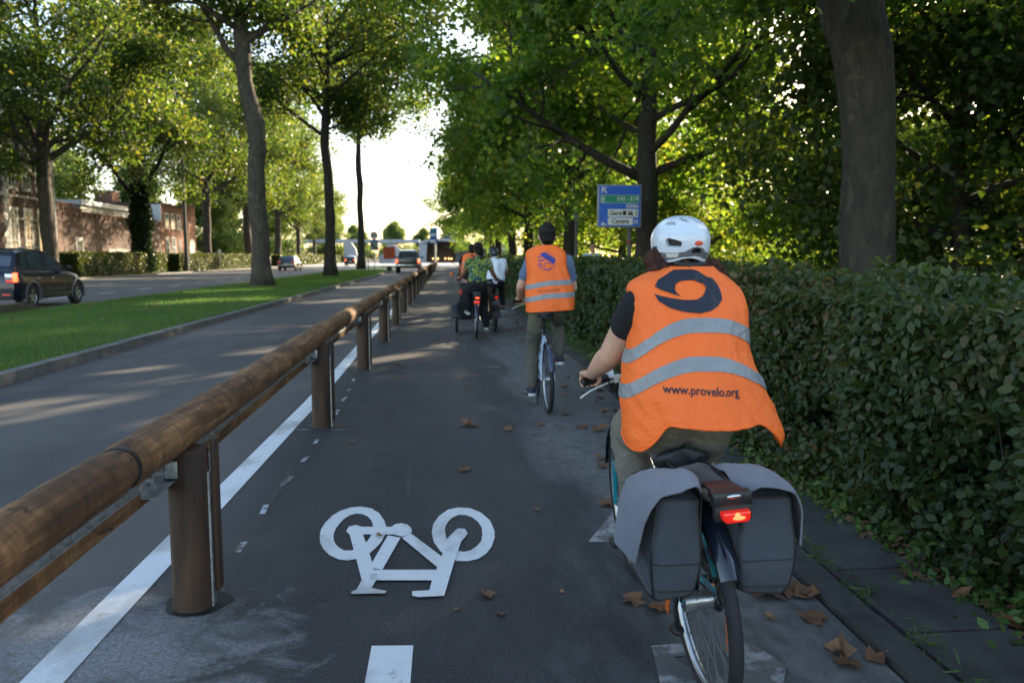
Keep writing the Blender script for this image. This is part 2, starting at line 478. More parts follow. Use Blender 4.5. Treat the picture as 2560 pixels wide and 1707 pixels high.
def concrete(name, c0, c1, sc=3):
    m, nt, b = newmat(name)
    n = noise_n(nt, sc, 6, .65, geo(nt)); f = noise_n(nt, 110, 2, .7, geo(nt))
    c = mix(nt, .35, ramp(nt, n.outputs[0], [(.3, c0), (.7, c1)]).outputs[0], ramp(nt, f.outputs[0], [(.4, (.6, .6, .6)), (.6, (1.2, 1.2, 1.2))]).outputs[0], 'MULTIPLY')
    L(nt, c, b.inputs['Base Color']); b.inputs['Roughness'].default_value = .85; bump(nt, b, f.outputs[0], .4, .004)
    return m
M_.kerb = concrete('kerb_stone', (.10, .098, .092), (.20, .195, .185))
M_.slab = concrete('pavement_slab', (.022, .021, .020), (.078, .075, .071), 3.5)
M_.conc = concrete('pale_concrete', (.27, .28, .30), (.40, .41, .43), .6)
M_.concd = concrete('mossy_concrete', (.045, .040, .025), (.10, .085, .05), 3)

m, nt, b = newmat('soil_and_litter')
n = noise_n(nt, 9, 8, .75, geo(nt)); n2 = noise_n(nt, 45, 4, .7, geo(nt))
c = mix(nt, .6, ramp(nt, n.outputs[0], [(.35, (.030, .026, .018)), (.55, (.060, .050, .034)), (.7, (.05, .065, .025))]).outputs[0], ramp(nt, n2.outputs[0], [(.35, (.5, .5, .5)), (.65, (1.5, 1.4, 1.2))]).outputs[0], 'MULTIPLY')
L(nt, c, b.inputs['Base Color']); b.inputs['Roughness'].default_value = .95; bump(nt, b, n2.outputs[0], 1, .03)
M_.soil = m
m, nt, b = newmat('lawn')
n = noise_n(nt, 3, 8, .75, geo(nt)); n2 = noise_n(nt, 80, 3, .8, geo(nt))
c = mix(nt, .7, ramp(nt, n.outputs[0], [(.3, (.045, .105, .014)), (.6, (.075, .155, .022)), (.78, (.11, .14, .04))]).outputs[0], ramp(nt, n2.outputs[0], [(.3, (.45, .5, .4)), (.7, (1.5, 1.45, 1.3))]).outputs[0], 'MULTIPLY')
L(nt, c, b.inputs['Base Color']); b.inputs['Roughness'].default_value = .9; bump(nt, b, n2.outputs[0], 1, .04)
M_.lawn = m

def brick(name, c1, c2, mort, sc=1.0):
    m, nt, b = newmat(name)
    g = N(nt, 'NewGeometry'); s = N(nt, 'SeparateXYZ'); L(nt, g.outputs['Position'], s.inputs[0])
    cb = N(nt, 'CombineXYZ'); L(nt, math_(nt, 'ADD', s.outputs[0], s.outputs[1]), cb.inputs[0]); L(nt, s.outputs[2], cb.inputs[1])
    t = N(nt, 'TexBrick'); L(nt, cb.outputs[0], t.inputs['Vector'])
    t.inputs['Color1'].default_value = (*c1, 1); t.inputs['Color2'].default_value = (*c2, 1); t.inputs['Mortar'].default_value = (*mort, 1)
    t.inputs['Scale'].default_value = 4.2 * sc; t.inputs['Mortar Size'].default_value = .012
    n = noise_n(nt, .5, 5, .6, geo(nt)); n2 = noise_n(nt, 6, 4, .7, geo(nt))
    c = mix(nt, .8, t.outputs[0], ramp(nt, n.outputs[0], [(.3, (.62, .62, .64)), (.7, (1.3, 1.22, 1.15))]).outputs[0], 'MULTIPLY')
    c = mix(nt, .5, c, ramp(nt, n2.outputs[0], [(.3, (.7, .7, .7)), (.7, (1.25, 1.25, 1.25))]).outputs[0], 'MULTIPLY')
    L(nt, c, b.inputs['Base Color']); b.inputs['Roughness'].default_value = .9; bump(nt, b, t.outputs['Fac'], -.4, .01)
    return m
M_.brick = brick('dark_brick', (.105, .058, .048), (.075, .042, .038), (.11, .095, .085))
M_.brick2 = brick('lower_brick', (.145, .095, .082), (.115, .072, .062), (.15, .135, .125))
M_.brick3 = brick('red_brick', (.24, .10, .065), (.18, .075, .052), (.25, .2, .17))
M_.stone = concrete('pale_stone', (.38, .37, .35), (.52, .51, .48), 2)
M_.white = simple('white_render', (.78, .80, .82), .6, 0, .08, 3)
M_.glassd = simple('window_glass', (.05, .065, .085), .12, 0, .3, 2, 0, .6, .7)

def cloth(name, col, var=.1, weave=600, rough=.85, sheen=.1, bmp=.25, crease=0):
    m, nt, b = newmat(name)
    n = noise_n(nt, 5, 4, .6, objco(nt)); f = noise_n(nt, weave, 2, .6, objco(nt, (1, 1, 1)))
    d = tuple(c * (1 - var) for c in col); u = tuple(min(1, c * (1 + var)) for c in col)
    c = mix(nt, .3, ramp(nt, n.outputs[0], [(.3, d), (.7, u)]).outputs[0], ramp(nt, f.outputs[0], [(.4, (.75, .75, .75)), (.6, (1.2, 1.2, 1.2))]).outputs[0], 'MULTIPLY')
    L(nt, c, b.inputs['Base Color']); b.inputs['Roughness'].default_value = rough
    b.inputs['Sheen Weight'].default_value = sheen
    bb_ = bump(nt, b, f.outputs[0], bmp, .0015)
    if crease:
        k1 = noise_n(nt, 7, 3, .55, objco(nt, (1, 1, 1.6)), 1.2); k2 = noise_n(nt, 16, 3, .6, objco(nt, (1.2, 1, .8)), 1.5)
        h = math_(nt, 'ADD', math_(nt, 'ABSOLUTE', math_(nt, 'SUBTRACT', k1.outputs[0], .5)), math_(nt, 'MULTIPLY', math_(nt, 'ABSOLUTE', math_(nt, 'SUBTRACT', k2.outputs[0], .5)), .45))
        c2 = N(nt, 'Bump'); c2.inputs['Strength'].default_value = crease; c2.inputs['Distance'].default_value = .05; L(nt, h, c2.inputs['Height']); L(nt, c2.outputs[0], bb_.inputs['Normal'])
    return m
M_.orange = cloth('orange_fabric', (1.0, .165, .018), .03, 900, .62, 0, .15, .28)
M_.orangei = cloth('orange_lining', (.80, .13, .02), .05, 900, .8, 0, .15)
M_.refl = cloth('reflective_tape', (.27, .28, .29), .15, 260, .36, 0, .3, .5)
M_.navy = cloth('navy_print', (.012, .016, .030), .2, 700, .6, 0, .1)
M_.blueprint = cloth('blue_print', (.03, .04, .26), .2, 700, .6, 0, .1)
M_.black = cloth('black_cloth', (.007, .007, .009), .3, 500, .9, 0)
M_.khaki = cloth('khaki_trousers', (.175, .150, .115), .15, 500, .85, .05, .25, .5)
M_.olive = cloth('olive_trousers', (.115, .105, .075), .2, 500, .85, .05, .25, .5)
M_.whitec = cloth('white_cotton', (.72, .76, .84), .05, 500)
M_.denim = cloth('blue_shirt', (.10, .155, .26), .15, 500)
M_.greyshirt = cloth('grey_shirt', (.26, .33, .38), .1, 300)
M_.bagl = cloth('grey_canvas', (.165, .172, .20), .12, 420, .9, .1, .5, .25)
M_.bagd = cloth('slate_canvas', (.050, .057, .070), .15, 420, .9, .1, .5, .2)
m, nt, b = newmat('patterned_blouse')
v = objco(nt); vo = N(nt, 'TexVoronoi'); vo.inputs['Scale'].default_value = 17; L(nt, v, vo.inputs['Vector'])
n = noise_n(nt, 9, 2, .5, v, 1.5)
c = ramp(nt, n.outputs[0], [(.30, (.015, .05, .05)), (.42, (.10, .20, .03)), (.49, (.30, .27, .035)), (.55, (.13, .17, .03)), (.62, (.012, .04, .05)), (.75, (.45, .55, .6))])
c.color_ramp.interpolation = 'CONSTANT'
sp = ramp(nt, vo.outputs['Distance'], [(.18, (1, 1, 1)), (.22, (0, 0, 0))])
vo2 = noise_n(nt, 3.5, 1, .5, v)
L(nt, mix(nt, math_(nt, 'MULTIPLY', sp.outputs[0], ramp(nt, vo2.outputs[0], [(.5, (0, 0, 0)), (.52, (.9, .9, .9))]).outputs[0]), c.outputs[0], (.5, .6, .62)), b.inputs['Base Color'])
b.inputs['Roughness'].default_value = .8
M_.pattern = m

def skin(name, col):
    m, nt, b = newmat(name)
    n = noise_n(nt, 9, 4, .6, objco(nt)); f = noise_n(nt, 260, 2, .6, objco(nt))
    d = tuple(c * .86 for c in col); u = (min(1, col[0] * 1.1), col[1] * 1.04, col[2])
    L(nt, ramp(nt, n.outputs[0], [(.3, d), (.7, u)]).outputs[0], b.inputs['Base Color'])
    b.inputs['Roughness'].default_value = .5
    b.inputs['Subsurface Weight'].default_value = .12; b.inputs['Subsurface Radius'].default_value = (.01, .004, .002)
    bump(nt, b, f.outputs[0], .12, .001)
    return m
M_.skin = skin('fair_skin', (.60, .36, .26))
M_.skinb = skin('brown_skin', (.20, .10, .065))
M_.skint = skin('tanned_skin', (.42, .23, .15))
def hairm(name, c0, c1):
    m, nt, b = newmat(name)
    n = noise_n(nt, 60, 4, .6, objco(nt, (1, 1, .12)), 1.2)
    L(nt, ramp(nt, n.outputs[0], [(.3, c0), (.7, c1)]).outputs[0], b.inputs['Base Color'])
    b.inputs['Roughness'].default_value = .6; b.inputs['Specular IOR Level'].default_value = .25; bump(nt, b, n.outputs[0], .9, .006)
    return m
M_.hairr = hairm('auburn_hair', (.018, .006, .004), (.075, .022, .012))
M_.hairk = hairm('black_hair', (.004, .0035, .003), (.014, .010, .008))
M_.shell = simple('helmet_shell', (.66, .72, .80), .30, 0, .04, 5, 0, .5)
M_.shellg = simple('helmet_trim', (.13, .135, .15), .45, 0, .12, 20)
M_.dark = simple('matt_black', (.012, .012, .013), .55, 0, .3, 20)
M_.rubber = simple('tyre_rubber', (.022, .022, .024), .75, 0, .3, 30, .4, 0, .4, 200)
M_.blackm = simple('black_metal', (.012, .013, .015), .45, 0, .2, 12, 0, .1)
M_.fender = simple('mudguard_gloss', (.010, .014, .026), .16, 0, .2, 6, 0, .7)
M_.alu = simple('brushed_aluminium', (.50, .52, .54), .3, .9, .12, 30)
M_.chrome = simple('chrome', (.62, .64, .66), .14, 1, .08, 10)
M_.teal = simple('teal_frame', (.02, .28, .36), .28, 0, .1, 8, 0, .5)
M_.silver = simple('silver_frame', (.48, .56, .66), .25, .3, .08, 8, 0, .5)
M_.redl = simple('red_lens', (.60, .015, .008), .12, 0, .1, 30, 0, .8, .5, None, ((1, .02, .005), .12))
M_.redhot = simple('lit_red_led', (.9, .05, .02), .2, 0, .1, 30, 0, .3, .5, None, ((1, .06, .02), 2.6))
M_.redd = simple('red_plastic', (.55, .03, .02), .3, 0, .1, 20, 0, .4)
M_.orr = simple('orange_red_plastic', (.75, .07, .035), .35, 0, .1, 40)
M_.amber = simple('amber_reflector', (.75, .16, .01), .25, 0, .1, 40)
M_.signb = simple('sign_blue', (.025, .13, .55), .4, 0, .06, 3)
M_.signg = simple('sign_green', (.015, .26, .15), .4, 0, .06, 3)
M_.signw = simple('sign_white', (.70, .70, .66), .4, 0, .06, 3)
M_.signr = simple('sign_red', (.50, .02, .02), .4, 0, .06, 3)
M_.signo = simple('sign_orange', (.62, .075, .012), .5, 0, .1, 3)
M_.signk = simple('sign_black', (.012, .012, .014), .5, 0, .2, 3)
M_.signgrey = simple('sign_back_grey', (.30, .32, .34), .45, .3, .12, 3)
M_.pole = simple('painted_pole', (.085, .08, .075), .6, 0, .2, 3)
M_.dry = leafmat('dry_leaf', [(.05, (.10, .045, .022)), (.5, (.20, .105, .055)), (.95, (.32, .20, .11))], [(.05, (.2, .1, .04)), (.95, (.4, .25, .1))], .12, .7)

# ================================================================ THE SETTING
def lane_edge(y):
    return float(np.interp(y, [0, 3.3, 6, 10, 24, 300], [1.54, 1.57, 1.69, 1.83, 1.85, 1.85]))
def strip(name, ys, xl, xr, z, mat, parent=None, th=0.0):
    """a ground sheet between two edge functions"""
    vs = []; fs = []
    for y in ys:
        a = xl(y) if callable(xl) else xl; b = xr(y) if callable(xr) else xr
        vs += [(a, y, z), (b, y, z)]
    for i in range(len(ys) - 1):
        fs.append((2 * i, 2 * i + 1, 2 * i + 3, 2 * i + 2))
    me = bpy.data.meshes.new(name); me.from_pydata(vs, [], fs)
    o = link(name, me, mat, parent)
    return o

YS = [-6, -3, 0, 1.5, 3, 4, 5, 6, 7, 8, 9, 10, 12, 15, 19, 24, 30, 40, 55, 75, 100, 135, 180, 215]
g = strip('ground', [-60, 0, 60, 200, 900, 1500], -900, 900, -.045, M_.soil); tag(g, kind='structure')
g = strip('park_lawn', [-5, 40, 215], 6.5, 60, -.03, M_.lawn); tag(g, kind='structure')
g = strip('verge', [-5, 40, 215], -31.8, -23.75, .06, M_.lawn); tag(g, kind='structure')
g = strip('boulevard', [-6, 40, 106, 215], -23.6, lambda y: -10.1 if y < 107 else -5.0, 0.0, M_.road2); tag(g, kind='structure'); boul = g
g = strip('road', [-6, 20, 60, 215], -5.0, -1.45, 0.0, M_.road); tag(g, kind='structure'); road = g
lane = strip('cycle_lane', YS, -1.45, lane_edge, 0.0, M_.lane); tag(lane, kind='structure')

def flat(poly, z=.004):
    b = MB(); n = len(poly)
    b.add([(x, y, z) for x, y in poly], [tuple(range(n))]); return b
def marking(name, polys, mat, parent, z=.004):
    b = MB()
    for i, p in enumerate(polys):
        n = len(p); b.add([(x, y, z + .0008 * i) for x, y in p], [tuple(range(n))])
    me = b.mesh(name)
    bm = bmesh.new(); bm.from_mesh(me)
    for f in bm.faces:
        f.normal_update()
        if f.normal.z < 0: f.normal_flip()
    bmesh.ops.triangulate(bm, faces=bm.faces); bm.to_mesh(me); bm.free()
    return link(name, me, mat, parent)

def edge_line(y):
    return float(np.interp(y, [0, 3, 8, 18, 130], [-1.39, -1.385, -1.335, -1.40, -1.42]))
b = MB(); ys = np.concatenate([np.arange(1, 20, .5), np.arange(20, 140, 10)])
b.add([(edge_line(y) + s * .075, y, .004) for y in ys for s in (-1, 1)], [(2 * i, 2 * i + 1, 2 * i + 3, 2 * i + 2) for i in range(len(ys) - 1)])
b.build('edge_line', M_.paint, lane, None, False)
SYM = {
'wo':[(-0.66,4.099),(-0.668,4.197),(-0.661,4.31),(-0.639,4.428),(-0.604,4.509),(-0.552,4.565),(-0.495,4.575),(-0.432,4.536),(-0.381,4.446),(-0.343,4.319),(-0.322,4.198),(-0.321,4.089),(-0.332,3.986),(-0.351,3.907),(-0.376,3.831),(-0.407,3.771),(-0.436,3.757),(-0.476,3.741),(-0.521,3.76),(-0.571,3.819),(-0.616,3.912),(-0.644,4.003)],
'wi':[(-0.586,4.073),(-0.592,4.131),(-0.59,4.211),(-0.582,4.282),(-0.567,4.36),(-0.543,4.419),(-0.51,4.448),(-0.473,4.436),(-0.441,4.393),(-0.413,4.321),(-0.393,4.214),(-0.39,4.134),(-0.395,4.057),(-0.404,4.002),(-0.418,3.948),(-0.434,3.914),(-0.456,3.884),(-0.473,3.872),(-0.505,3.874),(-0.535,3.913),(-0.561,3.969),(-0.578,4.026)],
'ro':[(-0.078,4.088),(-0.072,4.229),(-0.042,4.366),(0.009,4.475),(0.068,4.51),(0.134,4.495),(0.197,4.406),(0.24,4.266),(0.254,4.099),(0.25,4.002),(0.226,3.867),(0.193,3.774),(0.153,3.711),(0.102,3.683),(0.048,3.69),(0.005,3.74),(-0.032,3.827),(-0.065,3.954)],
'ri':[(-0.009,4.141),(-0.003,4.202),(0.011,4.274),(0.037,4.337),(0.069,4.379),(0.109,4.369),(0.143,4.328),(0.172,4.25),(0.189,4.155),(0.187,4.046),(0.177,3.952),(0.153,3.882),(0.119,3.823),(0.087,3.807),(0.059,3.819),(0.038,3.847),(0.016,3.911),(-0.001,3.986)],
'A':[(-0.509,4.115),(-0.439,4.109),(-0.367,3.771),(-0.315,3.481),(-0.38,3.486),(-0.436,3.761)],
'B':[(-0.53,4.166),(-0.524,4.23),(-0.489,4.249),(-0.451,4.215),(-0.439,4.158),(-0.436,4.099),(-0.503,4.104),(-0.522,4.129)],
'C':[(-0.451,4.215),(-0.28,4.201),(-0.273,4.081),(-0.439,4.095)],
'Dd':[(-0.294,4.156),(-0.293,4.206),(-0.276,4.244),(-0.245,4.254),(-0.21,4.228),(-0.187,4.167),(-0.183,4.116),(-0.19,4.078),(-0.231,4.043),(-0.272,4.075)],
'E':[(-0.305,4.068),(-0.237,4.025),(-0.299,3.604),(-0.348,3.627),(-0.354,3.697)],
'F':[(-0.23,4.02),(-0.187,4.087),(-0.022,3.739),(-0.043,3.608)],
'G':[(-0.349,3.605),(-0.04,3.579),(-0.05,3.458),(-0.338,3.483)],
'H':[(-0.022,3.759),(0.039,3.696),(-0.013,3.286),(-0.078,3.34),(-0.067,3.46),(-0.048,3.583),(-0.043,3.616)],
'K':[(-0.025,3.742),(0.0,3.977),(0.044,4.101),(0.062,4.135),(0.096,4.129),(0.111,4.062),(0.099,4.006),(0.075,3.943),(0.059,3.828),(0.039,3.688)],
'I':[(-0.15,3.301),(-0.15,3.346),(-0.077,3.349),(-0.01,3.315),(-0.013,3.286),(-0.124,3.283)],
'J':[(-0.38,3.489),(-0.316,3.484),(-0.329,3.392),(-0.301,3.377),(-0.261,3.356),(-0.268,3.333),(-0.407,3.338),(-0.414,3.358),(-0.393,3.383)],
}

polys = []
for o_, i_ in (('wo', 'wi'), ('ro', 'ri')):
    A_ = SYM[o_]; B_ = SYM[i_]; n = len(A_)
    for k in range(n):
        q = [A_[k], A_[(k + 1) % n], B_[(k + 1) % n], B_[k]]
        polys.append(q)
b = MB()
for q in polys: b.add([(x, y, .0045) for x, y in q], [(0, 1, 2, 3)])
for i, k in enumerate(('A', 'B', 'C', 'Dd', 'E', 'F', 'G', 'H', 'K', 'I', 'J')):
    p = SYM[k]; b.add([(x, y, .0052 + .0006 * i) for x, y in p], [tuple(range(len(p)))])
me = b.mesh('bicycle_symbol'); bm = bmesh.new(); bm.from_mesh(me)
for f in bm.faces:
    f.normal_update()
    if f.normal.z < 0: f.normal_flip()
bmesh.ops.triangulate(bm, faces=bm.faces); bm.to_mesh(me); bm.free()
link('bicycle_symbol', me, M_.paint, lane)
marking('centre_dash', [[(-.283, 2.88), (-.128, 2.87), (-.128, 1.6), (-.283, 1.6)]], M_.paint, lane)
marking('worn_symbol', [[(.99, 4.44), (1.02, 4.32), (.89, 3.88), (.72, 3.89)],
        [(.76, 2.79), (.88, 2.80), (.90, 2.72), (.82, 2.70), (.85, 2.62), (.94, 2.63), (.95, 2.45), (.71, 2.45)],
        [(1.02, 2.79), (1.14, 2.79), (1.2, 2.6), (1.1, 2.42), (1.0, 2.42)]], M_.paintw, lane)
random.seed(4)
for (x, y) in [(-1.05, 2.55), (-1.03, 4.0), (-1.04, 4.61), (-1.04, 5.21), (-1.02, 5.76), (-1.02, 6.30), (-1.0, 6.95), (-1.01, 7.53), (-1.04, 8.22), (-1.06, 8.76), (-1.08, 9.5), (-1.09, 10.6)]:
    a = random.uniform(-.02, .02); l = random.uniform(.09, .17)
    x += .26 if y < 10 else .22
    x -= .26
    marking('spray_mark', [[(x - .016, y - l), (x + .016, y - l), (x + .02 + a, y + l * .4), (x - .012 + a, y + l * .4)]], M_.spray, lane)
marking('spray_mark', [[(-1.25, 6.72), (-.80, 6.70), (-.80, 6.715), (-1.25, 6.735)]], M_.spray, lane)
marking('spray_mark', [[(.36, 10.3), (.5, 10.5), (.68, 10.5), (.76, 10.25), (.66, 10.38), (.5, 10.4)]], M_.paintw, lane)
# lane dashes on the boulevard
for x, y0, ln, st in ((-13.6, 20.5, 2.6, 4.1), (-18.1, 26.0, 3.0, 5.9)):
    for k in range(18):
        y = y0 + k * st
        if y < 104: marking('lane_dash', [[(x - .07, y), (x + .07, y), (x + .07, y + ln * .6), (x - .07, y + ln * .6)]], M_.paint, boul)

# kerbs
def kerb(name, xs0, xs1, z0, z1, ys, mat):
    b = MB()
    f = lambda a, y: a(y) if callable(a) else a
    for i in range(len(ys) - 1):
        y0, y1 = ys[i] + .004, ys[i + 1] - .004
        a0, a1, c0, c1 = f(xs0, y0), f(xs0, y1), f(xs1, y0), f(xs1, y1)
        t = random.uniform(-.004, .004)
        b.add([(a0, y0, z0), (c0, y0, z0), (c1, y1, z0), (a1, y1, z0), (a0 + .008, y0, z1 + t), (c0 - .008, y0, z1 + t), (c1 - .008, y1, z1 + t), (a1 + .008, y1, z1 + t)],
              [(0, 3, 2, 1), (4, 5, 6, 7), (0, 1, 5, 4), (1, 2, 6, 5), (2, 3, 7, 6), (3, 0, 4, 7)])
    o = b.build(name, mat, None, None); tag(o, kind='structure'); return o
kerb('median_kerb', -5.17, -4.99, -.04, .125, list(np.arange(1, 106, 1.0)), M_.kerb)
kerb('boulevard_kerb', -10.28, -10.1, -.04, .11, list(np.arange(21, 106, 1.0)), M_.kerb)
kerb('verge_kerb', -23.76, -23.6, -.04, .11, list(np.arange(5, 214, 2.0)), M_.kerb)
kerb('pavement_kerb', lambda y: lane_edge(y) + .012, lambda y: lane_edge(y) + .17, -.04, .018, list(np.arange(0, 40, .98)) + list(range(40, 212, 4)), M_.slab)
b = MB(); random.seed(3)
y = 0.3
while y < 210:
    l = .62 if y < 40 else 5
    xa = lane_edge(y) + .19; xm = max(xa + .12, 2.17)
    for (p, q) in ((xa, xm),):
        t = random.uniform(-.006, .006)
        b.add([(p, y + .008, -.04), (q, y + .008, -.04), (q, y + l - .008, -.04), (p, y + l - .008, -.04), (p, y + .008, .02 + t), (q, y + .008, .024 + t), (q, y + l - .008, .022 - t), (p, y + l - .008, .018 - t)],
              [(0, 3, 2, 1), (4, 5, 6, 7), (0, 1, 5, 4), (1, 2, 6, 5), (2, 3, 7, 6), (3, 0, 4, 7)])
    y += l
o = b.build('pavement', M_.slab, None, None); tag(o, kind='structure')

# grassy median: bumpy soil sheet plus blades
def med_h(x, y):
    e = min(x + 10.2, -5.17 - x)
    return .105 + .045 * min(1, max(0, e / .8)) + .03 * noise.noise(Vector((x * .7, y * .35, 0)))
b = MB(); xs = np.linspace(-10.28, -5.17, 14); ys = list(np.arange(1, 30, 1.0)) + list(np.arange(30, 107, 3))
b.add([(x, y, med_h(x, y)) for y in ys for x in xs], [(i * 14 + j, i * 14 + j + 1, (i + 1) * 14 + j + 1, (i + 1) * 14 + j) for i in range(len(ys) - 1) for j in range(13)])
o = b.build('median', M_.lawn, None, 180, False); tag(o, kind='structure')
rng = np.random.default_rng(5)
def blades(n, xr, yr, h, w, power=1.0):
    X = rng.uniform(*xr, n); Y = yr[0] + (yr[1] - yr[0]) * rng.random(n) ** power
    Z = np.array([med_h(a, c) for a, c in zip(X, Y)]) - .01
    s = 1 + Y / 30
    a = rng.uniform(0, 2 * PI, n); H = h * (.5 + rng.random(n)) * (1 + .15 * s); W = w * s
    lean = rng.normal(size=(n, 2)) * .35 * H[:, None]
    V = np.zeros((n, 3, 3))
    V[:, 0] = np.stack([X - np.cos(a) * W, Y - np.sin(a) * W, Z], 1)
    V[:, 1] = np.stack([X + np.cos(a) * W, Y + np.sin(a) * W, Z], 1)
    V[:, 2] = np.stack([X + lean[:, 0], Y + lean[:, 1], Z + H], 1)
    return V.reshape(-1, 3), np.repeat(rng.random(n), 3)
V, rn = blades(130000, (-10.25, -5.16), (8, 75), .06, .004, 2.0)
me = npmesh('grass', V, np.arange(len(V)).reshape(-1, 3), rn)
o = link('grass', me, M_.grass); tag(o, 'short mown green grass on the median', 'grass', kind='stuff')

# low concrete end wall beside the car
b = MB()
b.add([(-10.62, 14, -.04), (-10.32, 14, -.04), (-10.32, 14, .30), (-10.62, 14, .30), (-10.62, 20.6, -.04), (-10.32, 20.6, -.04), (-10.32, 20.6, .33), (-10.62, 20.6, .33),
       (-10.62, 21.9, -.04), (-10.32, 21.9, -.04), (-10.32, 21.9, .08), (-10.62, 21.9, .08)],
      [(0, 1, 2, 3), (0, 4, 5, 1), (1, 5, 6, 2), (2, 6, 7, 3), (3, 7, 4, 0), (4, 8, 9, 5), (5, 9, 10, 6), (6, 10, 11, 7), (7, 11, 8, 4), (8, 11, 10, 9)])
o = b.build('concrete_wall', M_.concd, None, 30, bevel=.015)
tag(o, 'low mossy concrete wall with a sloped end at the near edge of the median', 'low wall')

# ================================================================ GUARDRAIL
rail = empty('wooden_guardrail', (-1.1, 3.22, 0), 'long log guardrail on round timber posts with a steel band behind it', 'guardrail')
def axis(y):
    return (-1.10 + .012 * math.sin(y * .06), .738 + float(np.interp(y, [0, 4, 7, 14, 130], [0, .003, .045, .065, .07])))
PS = 3.53
random.seed(11)
post_y = [3.30 + PS * k for k in range(34)]
post_y[0] = 3.30
post_me = None
for k, y in enumerate(post_y):
    ax, az = axis(y)
    b = MB()
    hz = az - .066
    b.tube([(-1.055, 0, -.05), (-1.055, 0, hz * .5), (-1.055, 0, hz - .012), (-1.055, 0, hz)], [.082, .081, .080, .074], 28)
    b.m = Matrix.Translation((0, y, 0)); 
    b2 = MB(); b2.m = Matrix.Translation((0, y, 0))
    b2.tube([(-1.055, 0, -.05), (-1.055, 0, hz * .5), (-1.055, 0, hz - .012), (-1.055, 0, hz)], [.082, .081, .080, .074], 28)
    p = b2.build('post', M_.post, rail, 50, world=True)
    if k < 12:
        b3 = MB(); b3.m = Matrix.Translation((0, y, 0))
        b3.bx(-.9755, -.968, -.02, .03, -.03, hz - .10)      # steel channel
        b3.build('steel_channel', M_.steel, p, 30, world=True)
        b4 = MB(); b4.m = Matrix.Translation((0, y, 0)); b4.bx(-.967, -.949, .0, .07, .06, hz + .03)
        b4.build('cover_board', M_.post, p, 30, world=True, bevel=.004)
        b5 = MB(); b5.m = Matrix.Translation((0, y, 0))
        hole = [(-1.045 + .135 * math.cos(t) * (1 + .07 * math.sin(3 * t) + .05 * math.sin(5 * t + 1)), .02 + .13 * math.sin(t)) for t in np.linspace(0, 2 * PI, 28, endpoint=False)]
        b5.add([(x, yy, .0035) for x, yy in hole], [tuple(range(28))])
        b5.build('post_hole', M_.dark, p, None, False, world=True)
# logs
joints = [-1.4, 2.72, 4.32, 7.85] + [7.75 + 3.53 * k for k in range(1, 33)]
for i in range(len(joints) - 1):
    y0, y1 = joints[i] + .006, joints[i + 1] - .006
    n = 40 if y0 < 10 else 10
    pts = []; rs = []
    r0 = .082 + random.uniform(-.004, .004)
    for t in np.linspace(0, 1, n):
        y = y0 + (y1 - y0) * t
        a = axis(y)
        e = min(t, 1 - t) * (y1 - y0)
        rr = r0 + .0035 * noise.noise(Vector((y * 2.1, i, 0))) + (.003 * noise.noise(Vector((y * 9, i, 3))) if y0 < 10 else 0)
        if e < .012: rr -= .012
        pts.append((a[0], y, a[1])); rs.append(rr)
    b = MB(); b.tube(pts, rs, 40 if y0 < 10 else 20)
    if y0 < 10:
        for q, v in enumerate(b.v):
            nn = noise.noise(Vector((v[0] * 9, v[1] * 1.4, v[2] * 9)))
            c = axis(v[1]); dx, dz = v[0] - c[0], v[2] - c[1]
            s = 1 + .045 * nn
            b.v[q] = (c[0] + dx * s, v[1], c[1] + dz * s)
    lg_ = b.build('log', M_.wood, rail, 45, world=True)
    if y0 < 30:
        b = MB(); a = axis(y1 + .006); b.cyl((a[0], y1 - .004, a[1]), (a[0], y1 + .016, a[1]), .076, seg=28); b.build('end_gap', M_.dark, lg_, 40)
# steel band, lower board, brackets
b = MB(); c_ = MB()
ys = [-2, 0, 2, 4, 6, 8, 12, 18, 26, 40, 60, 90, 122]
for i in range(len(ys) - 1):
    a, d = axis(ys[i]), axis(ys[i + 1]); y0, y1 = ys[i], ys[i + 1]
    for (bb, x0, x1, za, zb) in ((b, -.045, -.03, -.148, -.06), (b, -.045, -.018, -.148, -.143), (c_, -.12, -.028, -.212, -.1485)):
        bb.add([(a[0] + x0, y0, a[1] + za), (a[0] + x1, y0, a[1] + za), (a[0] + x1, y0, a[1] + zb), (a[0] + x0, y0, a[1] + zb),
                (d[0] + x0, y1, d[1] + za), (d[0] + x1, y1, d[1] + za), (d[0] + x1, y1, d[1] + zb), (d[0] + x0, y1, d[1] + zb)],
               [(0, 1, 2, 3), (0, 4, 5, 1), (1, 5, 6, 2), (2, 6, 7, 3), (3, 7, 4, 0), (4, 7, 6, 5)])
b.build('steel_band', M_.steel, rail, 30, world=True)
c_.build('lower_board', M_.wood, rail, 30, world=True)
for k in range(6):
    y = post_y[k] - .22; a = axis(y); b = MB()
    b.bx(a[0] - .03, a[0] - .022, y - .11, y + .13, a[1] - .178, a[1] - .065)
    b.bx(a[0] - .03, a[0] + .02, y - .11, y + .13, a[1] - .183, a[1] - .178)
    b.bx(a[0] - .02, a[0] + .03, y + .125, y + .131, a[1] - .17, a[1] - .10)
    for dy in (-.05, .05):
        b.cyl((a[0] - .022, y + dy, a[1] - .125), (a[0] + .0, y + dy, a[1] - .125), .016, seg=6)
    b.build('bracket', M_.steel, rail, 30, world=True, bevel=.003)
    y = post_y[k] + 1.9; a = axis(y); b = MB()
    b.cyl((a[0] - .06, y, a[1] - .105), (a[0] - .0, y, a[1] - .105), .012, seg=8); b.cyl((a[0] - .06, y, a[1] - .105), (a[0] - .045, y, a[1] - .105), .022, seg=6)
    b.build('bolt', M_.shellg, rail, 30, world=True)

